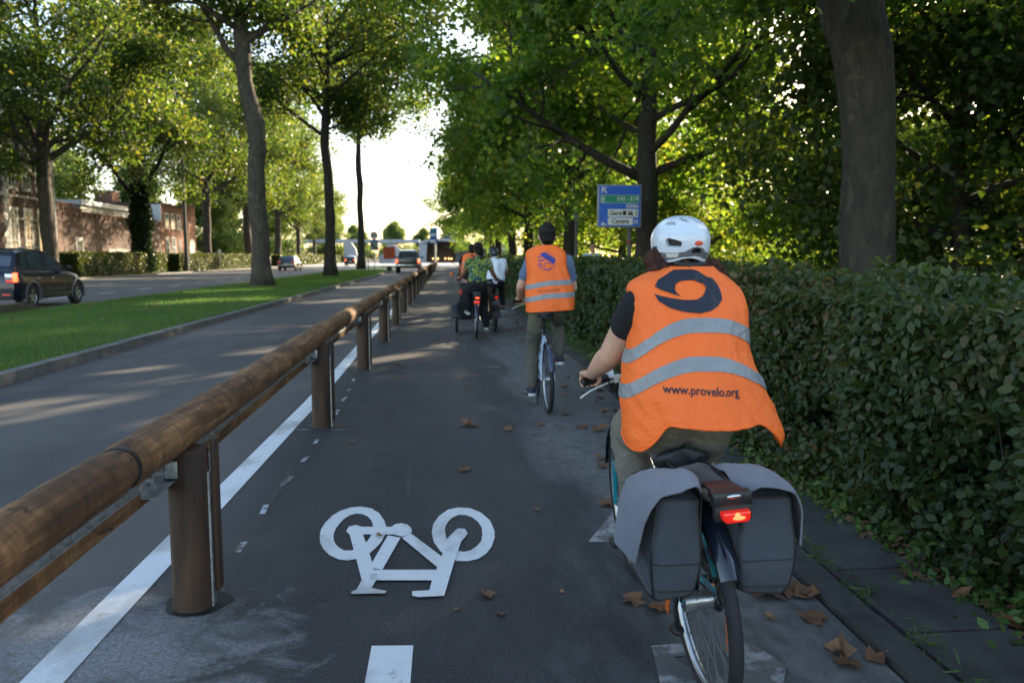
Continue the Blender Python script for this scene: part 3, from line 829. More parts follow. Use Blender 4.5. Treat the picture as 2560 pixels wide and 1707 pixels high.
# ================================================================ TREES
def grow(seed, trunk, limbs, nleaf, lsize, shape=LEAF_QUAD, droop=.0, cl=.42, sub=(5, 4), spread=1.0, minz=0.0, seg=8, gap=.11):
    """trunk: [(x,y,z,r)...]; limbs: [(z, azimuth deg, elevation deg, length, r)] -> bark MB, leaf arrays"""
    rng = np.random.default_rng(seed); rr = random.Random(seed)
    mb = MB(); tips = []
    tp = [Vector(t[:3]) for t in trunk]; tr = [t[3] for t in trunk]
    P2 = []; R2 = []
    for i in range(len(tp) - 1):
        for k in range(4):
            t = k / 4; P2.append(tp[i].lerp(tp[i + 1], t)); R2.append(tr[i] + (tr[i + 1] - tr[i]) * t)
    P2.append(tp[-1]); R2.append(tr[-1])
    for i in range(1, len(P2) - 1):
        P2[i] = P2[i] + Vector((noise.noise(P2[i] * .4 + Vector((seed, 0, 0))), noise.noise(P2[i] * .4 + Vector((0, seed, 9))), 0)) * R2[i] * .5
    R2[0] *= 1.38; R2[1] *= 1.08
    # lumpy trunk
    base = len(mb.v); mb.tube(P2, R2, 18)
    for q in range(base, len(mb.v)):
        v = Vector(mb.v[q]); i = min(range(len(P2)), key=lambda j: abs(P2[j].z - v.z))
        d = v - P2[i]; d.z = 0
        mb.v[q] = tuple(v + d * (.13 * noise.noise(v * 1.3 + Vector((seed, 3, 0)))))
    def limb(p, d, ln, r, depth):
        n = 5 if depth == 0 else 4
        pts = [p]; rs = [r]; q = Vector(p); d = d.normalized()
        for i in range(n):
            jit = Vector((rr.gauss(0, 1), rr.gauss(0, 1), rr.gauss(0, .6))) * (.16 + .05 * depth)
            d = (d + jit + Vector((0, 0, (.10 if depth == 0 else -droop)))).normalized()
            q = q + d * ln / n
            if q.z < minz: q.z = minz + .1
            pts.append(Vector(q)); rs.append(r * (1 - .75 * (i + 1) / n))
        mb.tube(pts, rs, (10, 6, 4)[depth])
        if depth < 2:
            k = sub[depth]
            for j in range(k):
                t = .3 + .7 * (j + rr.random() * .7) / k
                x = t * n; i = min(int(x), n - 1); b_ = pts[i].lerp(pts[i + 1], x - i)
                dd = (pts[i + 1] - pts[i]).normalized()
                side = Vector((rr.gauss(0, 1), rr.gauss(0, 1), rr.gauss(.0, .7)))
                nd = dd * .55 + side.normalized() * .85
                limb(b_, nd, ln * (.52 if depth == 0 else .5) * (1.15 - .5 * t) * rr.uniform(.8, 1.25), rs[i] * .5 + .006, depth + 1)
            if depth == 1: tips.append((pts[-1], ln))
        else:
            for t in (1, 2, 3, 4): tips.append((pts[t], ln))
    for (z, az, el, ln, r) in limbs:
        zz = min(z, tp[-1].z - .05)
        i = max(j for j in range(len(tp) - 1) if tp[j].z <= zz)
        t = (zz - tp[i].z) / max(1e-6, tp[i + 1].z - tp[i].z); p = tp[i].lerp(tp[i + 1], t)
        a = R(az); e = R(el)
        limb(p, Vector((math.sin(a) * math.cos(e), math.cos(a) * math.cos(e), math.sin(e))), ln, r, 0)
    T = np.array([tuple(t[0]) for t in tips])
    if gap < 1: T = T[[noise.noise(Vector((t[0] * .42 + seed * 3.1, t[1] * .42, t[2] * .42))) < gap for t in T]]
    per = max(1, int(nleaf / len(T)))
    cw = np.repeat(T, per, 0)
    P = cw + rng.normal(size=cw.shape) * np.array([cl, cl, cl * .72]) * spread
    P = P[P[:, 2] > minz]
    V, F, rn = leaves(P, lsize, rng, shape)
    return mb, V, F, rn

def make_tree(name, loc, label, g, leafm, barkm, group=None, cat='tree', rz=0):
    mb, V, F, rn = g
    e = empty(name, loc, label, cat, group, rz)
    mb.build('trunk', barkm, e, 180, False)
    me = npmesh('crown', V, F, rn); link('crown', me, leafm, e)
    return e

def dup(root, loc, rz, label, group=None, sc=1.0):
    r = root.copy(); C.objects.link(r); r.location = loc; r.rotation_euler = (0, 0, rz)
    r.scale = (sc, sc, sc) if not hasattr(sc, '__len__') else sc
    r['label'] = label
    if group: r['group'] = group
    for ch in list(root.children):
        c = ch.copy(); C.objects.link(c); c.parent = r
        for g_ in ch.children:
            d = g_.copy(); C.objects.link(d); d.parent = c
    return r

def auto_limbs(seed, n, z0, z1, l0, l1, e0, e1, r0, r1):
    rr = random.Random(seed); out = []
    for i in range(n):
        t = i / max(1, n - 1)
        out.append((z0 + (z1 - z0) * t, i * 137.5 + rr.uniform(-25, 25), e0 + (e1 - e0) * t + rr.uniform(-8, 8), (l0 + (l1 - l0) * t) * rr.uniform(.85, 1.15), r0 + (r1 - r0) * t))
    return out

# --- right-hand row (avenue of planes between the hedge and the park)
GR = 'plane trees in a row behind the right-hand hedge'
trR = [(0, 0, 0, .42), (.05, 0, 2.5, .40), (0, .05, 4.8, .37), (.1, 0, 8, .28), (.0, .1, 12, .17), (.1, 0, 15.5, .07)]
lmR = [(9.0, -95, 12, 10.0, .14), (11.5, -80, 18, 9.5, .12), (4.3, -75, 22, 7.5, .20), (4.5, 80, 25, 6.5, .18), (5.2, 170, 22, 7.0, .17), (5.6, 10, 22, 7.0, .16)] + auto_limbs(3, 17, 5.8, 16, 8.2, 4.0, 16, 60, .15, .05)
gA = grow(21, trR, lmR, 84000, .20, LEAF_PLANE, .06, .62, (6, 4), gap=.30)
lmR2 = [(8.6, -160, 12, 10.0, .14), (8.2, -125, 12, 10.0, .14), (11.0, -100, 18, 9.5, .12), (4.0, -60, 30, 7.0, .19), (4.7, 95, 28, 6.5, .18), (4.9, -150, 18, 7.5, .17)] + auto_limbs(8, 18, 5.4, 16, 8.4, 4.0, 14, 60, .15, .05)
gB = grow(22, trR, lmR2, 78000, .21, LEAF_PLANE, .09, .5, (6, 4))
# nearest tree: bare trunk for its first metres
trR1 = [(.0, 0, 0, .47), (.0, 0, 1.5, .43), (-.04, 0, 3.0, .41), (-.22, 0, 4.4, .43), (-.38, 0, 5.6, .50), (-.6, 0, 7.5, .34), (-.5, .1, 11, .2), (-.5, 0, 15, .08)]
lmR1 = [(5.6, -80, 24, 8.0, .22), (5.9, -25, 14, 7.5, .20), (6.1, 60, 28, 5.5, .2), (6.4, 170, 16, 7.5, .2), (5.8, -125, 12, 7.5, .18)] + auto_limbs(5, 13, 6.6, 14.5, 7.5, 2.8, 15, 60, .16, .05)
g1 = grow(23, trR1, lmR1, 64000, .15, LEAF_PLANE, .07, .5, (6, 4), minz=5.0)
R1 = make_tree('plane_tree', (7.02, 12.8, -.03), 'thick mottled plane trunk rising behind the hedge at the right, the nearest of its row', g1, M_.leaf, M_.barkd, GR)
R2 = make_tree('plane_tree', (7.5, 29.5, -.03), 'plane tree right behind the blue direction sign, forking low over the hedge', gA, M_.leaf, M_.barkd, GR, rz=0)
R3 = make_tree('plane_tree', (7.4, 47, -.03), 'plane tree with a straight thick trunk, second beyond the blue direction sign', gB, M_.leaf, M_.barkd, GR, rz=.6)
for i, (x, y, src, rz, sc, t) in enumerate(((6.6, 62, R2, 2.1, .98, 'slightly leaning plane tree behind the hedge, next after the straight-trunked one'),
                      (6.9, 80, R3, 3.4, 1.0, 'plane tree seen over the head of the rider in the white T-shirt'),
                      (6.7, 98, R2, 4.2, 1.0, 'plane tree far along the hedge, third from the far end of its row'),
                      (7.0, 118, R3, 5.3, .95, 'plane tree far along the hedge, second from the far end of its row'),
                      (8.0, 142, R2, 1.2, .85, 'last plane tree of the right-hand row, beside the underpass'))):
    dup(src, (x, y, -.03), rz, t, GR, sc)

# --- the park wood at the right
GW = 'park trees beyond the right-hand hedge'
lmW = auto_limbs(31, 22, 1.2, 12, 5.0, 2.0, 0, 60, .12, .04)
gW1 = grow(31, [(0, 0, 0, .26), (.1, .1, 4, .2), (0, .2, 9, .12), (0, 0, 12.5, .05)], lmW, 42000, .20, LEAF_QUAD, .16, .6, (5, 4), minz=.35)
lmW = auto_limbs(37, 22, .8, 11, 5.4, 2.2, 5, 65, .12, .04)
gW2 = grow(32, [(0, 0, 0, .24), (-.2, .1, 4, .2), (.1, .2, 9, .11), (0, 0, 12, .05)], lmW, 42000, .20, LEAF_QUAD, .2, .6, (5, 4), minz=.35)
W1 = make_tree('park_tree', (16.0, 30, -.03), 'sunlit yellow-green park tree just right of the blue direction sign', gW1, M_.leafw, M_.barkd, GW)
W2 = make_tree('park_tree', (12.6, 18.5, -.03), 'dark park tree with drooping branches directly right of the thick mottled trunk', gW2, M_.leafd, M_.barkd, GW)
spots = [(19.5, 24, W1, 1.0, 1.05, 'sunlit park tree between the cyclist helmet and the thick mottled trunk'),
         (14.5, 44, W1, 2.2, 1.1, 'bright leafy park tree behind the plane with the straight trunk'),
         (24, 38, W1, 3.1, 1.2, 'tall bright park tree at the back, above the white helmet'),
         (13.5, 60, W1, 4.0, 1.15, 'leafy park tree beyond the man with sunglasses'),
         (13.5, 78, W1, 5.0, 1.15, 'leafy park tree far back, seen above the man in the orange vest'),
         (14.5, 98, W1, .4, 1.2, 'far park tree closing the view behind the right-hand row'),
         (17.3, 13.2, W2, 2.0, 1.15, 'dark dense park tree at the right edge of the view'),
         (15.4, 8.4, W2, 3.3, 1.05, 'dark park tree whose drooping twigs fill the top right corner'),
         (21.5, 18.0, W2, 4.4, 1.25, 'tall dark park tree standing back between the two nearest dark ones'),
         (29, 28, W1, 5.5, 1.3, 'half-lit park tree far back at the right'),
         (27, 14, W2, 1.1, 1.4, 'dark park tree behind the right-edge thicket'),
         (32, 45, W1, 2.7, 1.4, 'hazy bright park tree at the far back of the wood'),
         (22, 60, W1, .9, 1.4, 'tall park tree at the back, left of the helmet')]
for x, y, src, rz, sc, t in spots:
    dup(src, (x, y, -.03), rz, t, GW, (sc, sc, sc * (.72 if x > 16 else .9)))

# low undergrowth closing the view under the crowns
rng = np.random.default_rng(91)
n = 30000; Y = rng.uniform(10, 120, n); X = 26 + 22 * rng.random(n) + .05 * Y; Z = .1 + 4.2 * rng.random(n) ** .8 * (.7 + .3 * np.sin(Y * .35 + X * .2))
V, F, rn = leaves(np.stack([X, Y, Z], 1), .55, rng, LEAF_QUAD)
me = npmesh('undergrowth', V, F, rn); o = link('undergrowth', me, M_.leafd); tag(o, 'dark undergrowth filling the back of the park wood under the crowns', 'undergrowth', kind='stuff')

# --- median trees
mb, V, F, rn = grow(41, [(0, 0, 0, .44), (-.03, 0, 2.5, .40), (-.14, 0, 5.2, .385), (-.10, 0, 7.2, .40), (-.45, 0, 9.0, .33), (-.62, 0, 10.8, .34), (-.66, 0, 12.6, .26), (-.5, .2, 16, .14), (-.4, .3, 19, .05)],
            [(9.6, -80, 42, 5.6, .18), (10.6, 70, 50, 5.0, .2), (11.2, -120, 25, 5.0, .15), (11.5, 110, 30, 5.0, .15)] + auto_limbs(41, 15, 11.2, 18, 7.2, 3.0, 14, 65, .13, .05),
            50000, .22, LEAF_QUAD, .05, .55, (6, 4), gap=.08)
T1 = make_tree('plane_tree', (-8.18, 36.9, .1), 'tall bending plane tree on the grassy median, the nearest and thickest', (mb, V, F, rn), M_.leafl, M_.bark, 'plane trees on the grassy median')
g2 = grow(42, [(0, 0, 0, .41), (.02, 0, 4, .33), (-.08, 0, 8, .31), (-.15, 0, 10.5, .28), (.1, 0, 13.5, .16), (.25, 0, 20.5, .06)],
          [(14.0, 95, 18, 8.5, .12), (11.5, 80, 20, 7.5, .12), (9.3, -75, 32, 6.0, .14), (10.4, 65, 48, 4.5, .13), (10.6, -40, 55, 5.0, .15), (9.8, 95, 18, 3.4, .1)] + auto_limbs(43, 19, 11, 20, 7.8, 4.0, 12, 62, .12, .04),
          36000, .26, LEAF_QUAD, .05, .6, (6, 4), gap=.05)
T2 = make_tree('plane_tree', (-7.71, 55.4, .1), 'straight slender plane tree in the middle of the median, second from the camera', g2, M_.leafl, M_.barkd, 'plane trees on the grassy median')
g3 = grow(44, [(0, 0, 0, .40), (.05, 0, 5, .33), (-.05, 0, 9, .34), (-.05, 0, 13.5, .26), (.3, 0, 17, .14), (.5, 0, 23, .06)],
          [(17, 95, 15, 9.0, .12), (14.2, 80, 18, 8.0, .12), (13.2, -60, 50, 5, .16), (13.6, 60, 58, 5, .16)] + auto_limbs(46, 18, 13.6, 22.5, 8.0, 4.4, 12, 65, .11, .04),
          26000, .30, LEAF_QUAD, .05, .7, (5, 4), gap=.25)
T3 = make_tree('plane_tree', (-8.74, 85.7, .1), 'farthest plane tree on the median, beside the round speed sign', g3, M_.leafl, M_.barkd, 'plane trees on the grassy median')

# --- left-hand row beyond the boulevard
GL = 'plane trees along the far side of the boulevard'
trL = [(0, 0, 0, .48), (.05, 0, 3, .42), (-.05, 0, 6, .42), (0, 0, 8.0, .40), (.2, .1, 11, .26), (0, .2, 15, .15), (0, 0, 19.5, .06)]
gL1 = grow(51, trL, [(7.3, 85, 28, 8.0, .22), (7.0, -90, 20, 7.5, .22), (7.8, -50, 48, 8.0, .22), (8.0, 60, 50, 7, .2), (7.2, 180, 15, 7.0, .18), (7.4, -140, -5, 5.0, .10)] + auto_limbs(52, 17, 8.4, 18.5, 9.2, 4.4, 12, 62, .17, .05),
           44000, .26, LEAF_QUAD, .03, .62, (6, 4), minz=6.4, gap=.07)
gL2 = grow(53, trL, [(6.2, 75, 48, 8.5, .24), (6.0, -70, 46, 8.5, .24), (7.0, -20, 60, 7, .2), (7.0, 150, 40, 8, .2)] + auto_limbs(54, 17, 8.0, 18.5, 8.8, 4.2, 12, 62, .16, .05),
           44000, .26, LEAF_QUAD, .03, .62, (6, 4), minz=6.2, gap=.07)
L1 = make_tree('plane_tree', (-24.9, 53.0, .05), 'broad plane tree behind the dark blue car, in front of the tall brick building', gL1, M_.leafl, M_.bark, GL)
L2 = make_tree('plane_tree', (-25.0, 69, .05), 'ivy-clad plane tree with a V-shaped fork in front of the long brick wall', gL2, M_.leafl, M_.barkd, GL)
rng = np.random.default_rng(77)
n = 26000; a = rng.uniform(0, 2 * PI, n); z = rng.uniform(.3, 7.3, n); rad = .46 + .38 * rng.random(n) * (1 + .5 * np.sin(z * 1.7)) * np.where(z < 4.5, 1.25, .8)
V, F, rn = leaves(np.stack([rad * np.cos(a), rad * np.sin(a), z], 1), .16, rng, LEAF_QUAD)
me = npmesh('ivy', V, F, rn); link('ivy', me, M_.ivy, L2)
for x, y, src, rz, sc, t in ((-25.0, 33, L1, 2.0, 1.15, 'plane tree left of the view whose crown fills the top left corner'),
                             (-25.0, 87.5, L1, 4.1, (1.0, 1.0, 1.15), 'plane tree beyond the lamp post with its trunk lit orange'),
                             (-25.2, 106, L1, 1.0, 1.15, 'plane tree along the boulevard hidden behind the thick median trunk'),
                             (-25.0, 124, L1, 3.0, 1.1, 'plane tree behind the grey car driving away'),
                             (-25.0, 141, L1, 5.2, .85, 'plane tree far down the boulevard, second from the end of its row'),
                             (-25.3, 160, L1, .3, .75, 'last small plane tree of the row beyond the boulevard')):
    dup(src, (x, y, .05), rz, t, GL, sc)
GB = 'trees standing behind the brick buildings'
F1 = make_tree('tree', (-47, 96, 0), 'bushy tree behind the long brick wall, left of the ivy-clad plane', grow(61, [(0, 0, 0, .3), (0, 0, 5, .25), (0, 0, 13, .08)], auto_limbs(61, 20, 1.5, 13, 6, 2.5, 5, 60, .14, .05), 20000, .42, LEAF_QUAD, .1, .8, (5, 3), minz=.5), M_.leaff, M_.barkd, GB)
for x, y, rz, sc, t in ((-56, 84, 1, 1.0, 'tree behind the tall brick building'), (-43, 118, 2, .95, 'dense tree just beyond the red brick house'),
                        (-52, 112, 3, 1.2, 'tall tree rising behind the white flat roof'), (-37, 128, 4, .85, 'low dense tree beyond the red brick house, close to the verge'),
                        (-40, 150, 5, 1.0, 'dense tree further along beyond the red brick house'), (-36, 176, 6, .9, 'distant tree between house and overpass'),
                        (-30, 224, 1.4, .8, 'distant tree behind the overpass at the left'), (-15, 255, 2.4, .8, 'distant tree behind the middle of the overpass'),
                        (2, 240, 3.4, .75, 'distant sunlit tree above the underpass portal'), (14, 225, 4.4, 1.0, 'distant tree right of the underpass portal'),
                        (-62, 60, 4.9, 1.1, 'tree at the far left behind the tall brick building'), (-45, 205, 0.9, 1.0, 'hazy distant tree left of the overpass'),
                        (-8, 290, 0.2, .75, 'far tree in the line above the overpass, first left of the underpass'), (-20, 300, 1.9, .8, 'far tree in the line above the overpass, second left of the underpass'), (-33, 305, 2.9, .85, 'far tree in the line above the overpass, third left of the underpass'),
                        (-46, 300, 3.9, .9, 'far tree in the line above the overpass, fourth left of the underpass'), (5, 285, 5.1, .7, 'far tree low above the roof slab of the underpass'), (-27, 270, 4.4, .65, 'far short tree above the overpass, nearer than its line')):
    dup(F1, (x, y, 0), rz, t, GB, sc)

# leaves cut away along the sun's direction to place light patches below
SUNV = np.array(dv)
def open_crowns(holes):
    groups = {}
    for o in C.objects:
        if o.type == 'MESH' and o.name.startswith('crown'): groups.setdefault(o.data.name, []).append(o)
    bpy.context.view_layer.update()
    for nm, obs in groups.items():
        me = obs[0].data; n = len(me.vertices); k = len(me.polygons[0].vertices)
        V = np.empty(n * 3, np.float32); me.vertices.foreach_get('co', V); V = V.reshape(-1, k, 3)
        rn = np.empty(n, np.float32); me.attributes['rnd'].data.foreach_get('value', rn)
        cen = V.mean(1); keep = np.ones(len(V), bool)
        for o in obs:
            M = np.array(o.matrix_world); W = cen @ M[:3, :3].T + M[:3, 3]
            for x, y, z, r_ in holes:
                d = W - np.array([x, y, z]); t = d @ SUNV; q = d - t[:, None] * SUNV
                keep &= ~(((q * q).sum(1) < r_ * r_) & (t > 0))
        if keep.all(): continue
        V2 = V[keep].reshape(-1, 3); r2 = rn.reshape(-1, k)[keep].ravel()
        m2 = npmesh(nm, V2, np.arange(len(V2)).reshape(-1, k), r2)
        for m in me.materials: m2.materials.append(m)
        for o in obs: o.data = m2
open_crowns([(-4.1, 7.7, 0, .50), (-3.0, 9.9, 0, .30), (-3.9, 10.6, 0, .22), (-.75, 11.5, 0, .26), (-.35, 18.8, 0, .55), (1.75, 23.0, 0, .45), (-1.1, 14.8, .85, .45), (-1.1, 9.0, .8, .22),
             (.5, 34, 0, 1.2), (-3.2, 27, 0, .8), (.3, 47, 0, 1.5), (-3, 40, 0, 1.2), (-7, 24, .1, .9), (-8.5, 31, .1, .9), (1.2, 14.0, 0, .25), (3.0, 17.0, 1.4, .6)])

# ================================================================ HEDGES
def hedge_leaves(rng, n, x0, x1, y0, y1, top, size, shape, bow=.05, base=.02, power=1.0, both=False, twigs=False):
    """leaves over the face at x0, the top and a little into the depth"""
    wid = x1 - x0
    h = top
    A1, A2 = h, wid * .8
    which = rng.random(n) < A1 / (A1 + A2)
    if both: pass
    Y = y0 + (y1 - y0) * rng.random(n) ** power
    wob = np.array([noise.noise(Vector((y * .55, 0, 5))) for y in Y])
    tz = h * (1 + .045 * wob)
    u = rng.random(n)
    dep = np.abs(rng.normal(size=n)) * .10
    zf = base + (tz - base) * u
    f2 = np.array([noise.noise(Vector((y * 1.3, z * 1.6, 2))) for y, z in zip(Y, zf)])
    flare = .10 * (1 - zf / h) ** 2
    if twigs:
        hole = np.array([noise.noise(Vector((y * 2.6, z * 3.4, 8))) for y, z in zip(Y, zf)])
        dep = dep + np.where(hole > .18, (hole - .18) * .9, 0); keep = rng.random(n) > np.clip((hole - .12) * 1.9, 0, .8)
    else: keep = np.ones(n, bool)
    X = np.where(which, x0 - flare + bow * 2.2 * f2 + dep, x0 + u * wid)
    Z = np.where(which, zf, tz - dep * .8 + .03 * f2)
    N0 = np.where(which[:, None], np.array([[-1.1, -.25, .35]]), np.array([[0, 0, 1.0]]))
    P = np.stack([X, Y, Z], 1)
    P = P[keep]; N0 = N0[keep]
    return leaves(P, size, rng, shape, .1, N0, .25, .95)

def cat_(parts):
    V = []; F = []; Rn = []; o = 0
    for v, f, r in parts:
        V.append(v); F.append(f + o); Rn.append(r); o += len(v)
    return np.concatenate(V), np.concatenate(F), np.concatenate(Rn)

he = empty('hedge', (2.9, 1.0, 0), 'long clipped hornbeam hedge along the right side of the cycle lane', 'hedge')
rng = np.random.default_rng(9)
parts = [hedge_leaves(rng, 46000, 2.36, 3.5, 1.6, 6.5, 1.225, .054, LEAF_OVAL, .08, power=1.1, twigs=True),
         hedge_leaves(rng, 40000, 2.36, 3.5, 6.2, 14, 1.31, .066, LEAF_OVAL, .08, twigs=True),
         hedge_leaves(rng, 30000, 2.36, 3.5, 13.5, 32, 1.41, .10, LEAF_OVAL, .05),
         hedge_leaves(rng, 22000, 2.36, 3.5, 30, 112, 1.44, .17, LEAF_OVAL, .05)]
# upright shoots along the top
n = 3600; Y = 1.8 + 12 * rng.random(n) ** 1.2; k = rng.integers(0, 150, n); Yk = 1.8 + 11 * ((k * .618) % 1); Xk = 2.4 + 1.05 * ((k * .377) % 1)
t = rng.random(n); Hk = .04 + .12 * ((k * .713) % 1)
parts.append(leaves(np.stack([Xk + rng.normal(size=n) * .02, Yk + rng.normal(size=n) * .02, 1.21 + .012 * np.minimum(Yk, 8) + t * Hk], 1), .055, rng, LEAF_OVAL, .3))
V, F, rn = cat_(parts)
me = npmesh('foliage', V, F, rn); link('foliage', me, M_.hedge, he, True)
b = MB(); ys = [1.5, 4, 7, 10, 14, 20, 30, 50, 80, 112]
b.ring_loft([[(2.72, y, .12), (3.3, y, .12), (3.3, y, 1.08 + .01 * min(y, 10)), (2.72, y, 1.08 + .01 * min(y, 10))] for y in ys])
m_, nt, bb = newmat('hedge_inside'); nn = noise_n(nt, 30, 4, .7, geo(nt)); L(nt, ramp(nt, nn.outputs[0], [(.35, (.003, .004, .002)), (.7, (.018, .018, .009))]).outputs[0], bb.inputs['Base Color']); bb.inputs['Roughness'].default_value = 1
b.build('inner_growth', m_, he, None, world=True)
# stems at the foot
b = MB(); rr = random.Random(5)
for k in range(170):
    y = 1.6 + 18 * rr.random() ** 1.3; x = 2.5 + .25 * rr.random()
    b.tube([(x, y, -.02), (x + rr.uniform(-.05, .05), y + rr.uniform(-.06, .06), .35), (x + rr.uniform(-.12, .08), y + rr.uniform(-.12, .12), .8)], [.012, .009, .004], 5)
b.build('stems', M_.barkd, he, 60, world=True)

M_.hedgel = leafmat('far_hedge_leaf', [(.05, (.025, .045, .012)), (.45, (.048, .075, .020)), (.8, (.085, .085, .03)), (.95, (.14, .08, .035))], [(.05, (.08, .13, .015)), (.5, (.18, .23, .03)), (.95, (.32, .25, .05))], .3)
GH = 'clipped hedges along the far side of the boulevard'
for y0, y1, t, sd in ((55.8, 73.0, 'long clipped hedge in front of the ivy-clad plane tree', 1), (76.5, 105, 'clipped hedge between the lamp post and the thick median trunk', 2),
                      (122, 205, 'sunlit hedge running on behind the grey car', 3)):
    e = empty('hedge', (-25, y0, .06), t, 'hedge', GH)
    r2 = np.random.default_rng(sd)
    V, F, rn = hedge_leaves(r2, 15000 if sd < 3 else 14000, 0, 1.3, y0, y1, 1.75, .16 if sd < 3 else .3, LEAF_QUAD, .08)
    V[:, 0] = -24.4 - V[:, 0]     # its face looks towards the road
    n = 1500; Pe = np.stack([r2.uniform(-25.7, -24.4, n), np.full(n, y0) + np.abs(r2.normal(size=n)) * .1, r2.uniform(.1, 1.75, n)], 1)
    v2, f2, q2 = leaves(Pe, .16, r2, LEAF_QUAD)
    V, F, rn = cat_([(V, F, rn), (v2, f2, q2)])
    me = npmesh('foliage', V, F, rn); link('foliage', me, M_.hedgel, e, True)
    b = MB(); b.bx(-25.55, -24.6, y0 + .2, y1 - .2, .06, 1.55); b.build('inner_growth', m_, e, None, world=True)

# weeds and litter along the foot of the right hedge
rng = np.random.default_rng(12)
n = 9000; k = rng.integers(0, 240, n)
ky = 1.7 + 22 * ((k * .618034) % 1) ** 1.2; kx = 2.14 + .30 * ((k * .754877) % 1)
r_ = .05 + .06 * ((k * .31) % 1)
P = np.stack([kx + rng.normal(size=n) * r_, ky + rng.normal(size=n) * r_ * 1.3, .0 + np.abs(rng.normal(size=n)) * .045], 1)
V, F, rn = leaves(P, .045, rng, LEAF_OVAL, .8)
me = npmesh('weeds', V, F, rn); o = link('weeds', me, M_.weed); tag(o, 'low weeds growing between the pavement and the hedge foot', 'weeds', kind='stuff')
n = 2600; k = rng.integers(0, 46, n)
ky = 2.2 + 14 * ((k * .618034) % 1); kx = np.array([lane_edge(y) for y in ky]) + .18 + .03 * ((k * .377) % 1)
P = np.stack([kx + rng.normal(size=n) * .018, ky + rng.normal(size=n) * .07, .015 + np.abs(rng.normal(size=n)) * .02], 1)
V, F, rn = leaves(P, .04, rng, np.array([(0, 0), (.08, .5), (0, 1.5), (-.08, .5)]), .2)
me = npmesh('joint_grass', V, F, rn); o = link('joint_grass', me, M_.weed); tag(o, 'grass tufts growing in the joints of the pavement slabs', 'grass', kind='stuff')
n = 5200; X = 2.12 + .55 * rng.random(n); Y = 1.4 + 26 * rng.random(n) ** 1.2
V, F, rn = leaves(np.stack([X, Y, .004 + .02 * rng.random(n)], 1), .045, rng, LEAF_PLANE, 2.5)
me = npmesh('leaf_litter', V, F, rn); o = link('leaf_litter', me, M_.dry); tag(o, 'brown leaf litter on the soil under the hedge', 'leaf litter', kind='stuff')

# single fallen leaves, each an object of its own
lv = []
for s_ in range(5):
    r3 = np.random.default_rng(100 + s_)
    u = np.linspace(0, 1, 7); pts = []
    out = np.array([(0, -.05), (.42, .0), (.28, .3), (.55, .62), (.2, .6), (.05, 1.0), (-.2, .62), (-.5, .7), (-.3, .35), (-.45, .05)])
    out = out + r3.normal(size=out.shape) * .05
    c = np.array([[0, .4]])
    mid = c + (out - c) * .5
    V = np.concatenate([c, mid, out]) ; n_ = len(out)
    z = np.concatenate([[.05], .06 + .10 * r3.random(n_), .02 + .38 * r3.random(n_) ** 1.5])
    V3 = np.stack([V[:, 0], V[:, 1], z], 1)
    fs = [(0, 1 + i, 1 + (i + 1) % n_) for i in range(n_)] + [(1 + i, 1 + n_ + i, 1 + n_ + (i + 1) % n_, 1 + (i + 1) % n_) for i in range(n_)]
    me = bpy.data.meshes.new('fallen_leaf'); me.from_pydata([tuple(v) for v in V3], [], fs)
    a_ = me.attributes.new('rnd', 'FLOAT', 'POINT'); a_.data.foreach_set('value', np.full(len(V3), (.2, .5, .75, .35, .95)[s_], dtype=np.float32))
    shade(me, 60); me.materials.append(M_.dry); lv.append(me)
def fallen(x, y, size, label, group, z=.006):
    o = bpy.data.objects.new('fallen_leaf', random.choice(lv)); C.objects.link(o)
    o.location = (x, y, z); o.scale = (size,) * 3; o.rotation_euler = (random.uniform(-.15, .15), random.uniform(-.15, .15), random.uniform(0, 6.28))
    tag(o, label, 'leaf', group)
random.seed(21)
for x, y, s_, t in ((.25, 6.75, .15, 'largest single dry leaf on the middle of the lane, ahead of the white bicycle symbol'), (.52, 6.53, .09, 'small curled leaf just right of the largest mid-lane leaf'),
                    (.82, 6.71, .08, 'small dry leaf on the lane right behind the silver bicycle wheel'), (1.32, 6.43, .13, 'curled leaf left of the near rider handlebar on the worn asphalt'),
                    (1.14, 5.56, .10, 'curled brown leaf beside the near rider left elbow on the asphalt'), (.15, 5.33, .09, 'lone brown leaf between the bicycle symbol and the largest mid-lane leaf'),
                    (.16, 3.26, .075, 'crumpled brown leaf at the lower right of the bicycle symbol'), (.23, 3.09, .04, 'tiny pale leaf below the crumpled one near the symbol'),
                    (.96, 4.49, .05, 'small leaf at the tip of the worn triangle marking'), (.79, 3.21, .10, 'pale dry leaf left of the bicycle kickstand'), (.84, 3.11, .09, 'pale folded leaf under the kickstand'),
                    (-.35, 4.07, .05, 'tiny leaf lying on the left wheel of the bicycle symbol'), (.51, 4.4, .04, 'tiny leaf right of the white bicycle symbol'), (.5, 3.3, .03, 'crumb of leaf between symbol and rear wheel'),
                    (.05, 3.16, .03, 'crumb of leaf under the bicycle symbol')):
    fallen(x, y, s_, t, 'single leaves on the open lane')
for x, y, s_ in ((1.36, 3.13, .17), (1.44, 3.20, .14), (1.53, 3.14, .12), (1.50, 2.98, .11), (1.49, 2.70, .11), (1.46, 2.58, .10), (1.52, 2.64, .09), (1.50, 3.45, .08), (1.3, 3.0, .05)):
    fallen(x, y, s_, 'large dry brown leaf heaped against the kerb right of the rear wheel', 'large leaves by the kerb near the rear wheel')
for k in range(110):
    y = 3.3 + 17 * random.random() ** 1.1; x = lane_edge(y) - abs(random.gauss(0, .28)) - .03
    fallen(x, y, random.uniform(.05, .11), 'small dry leaf scattered along the right edge of the lane', 'leaves along the right edge of the lane')
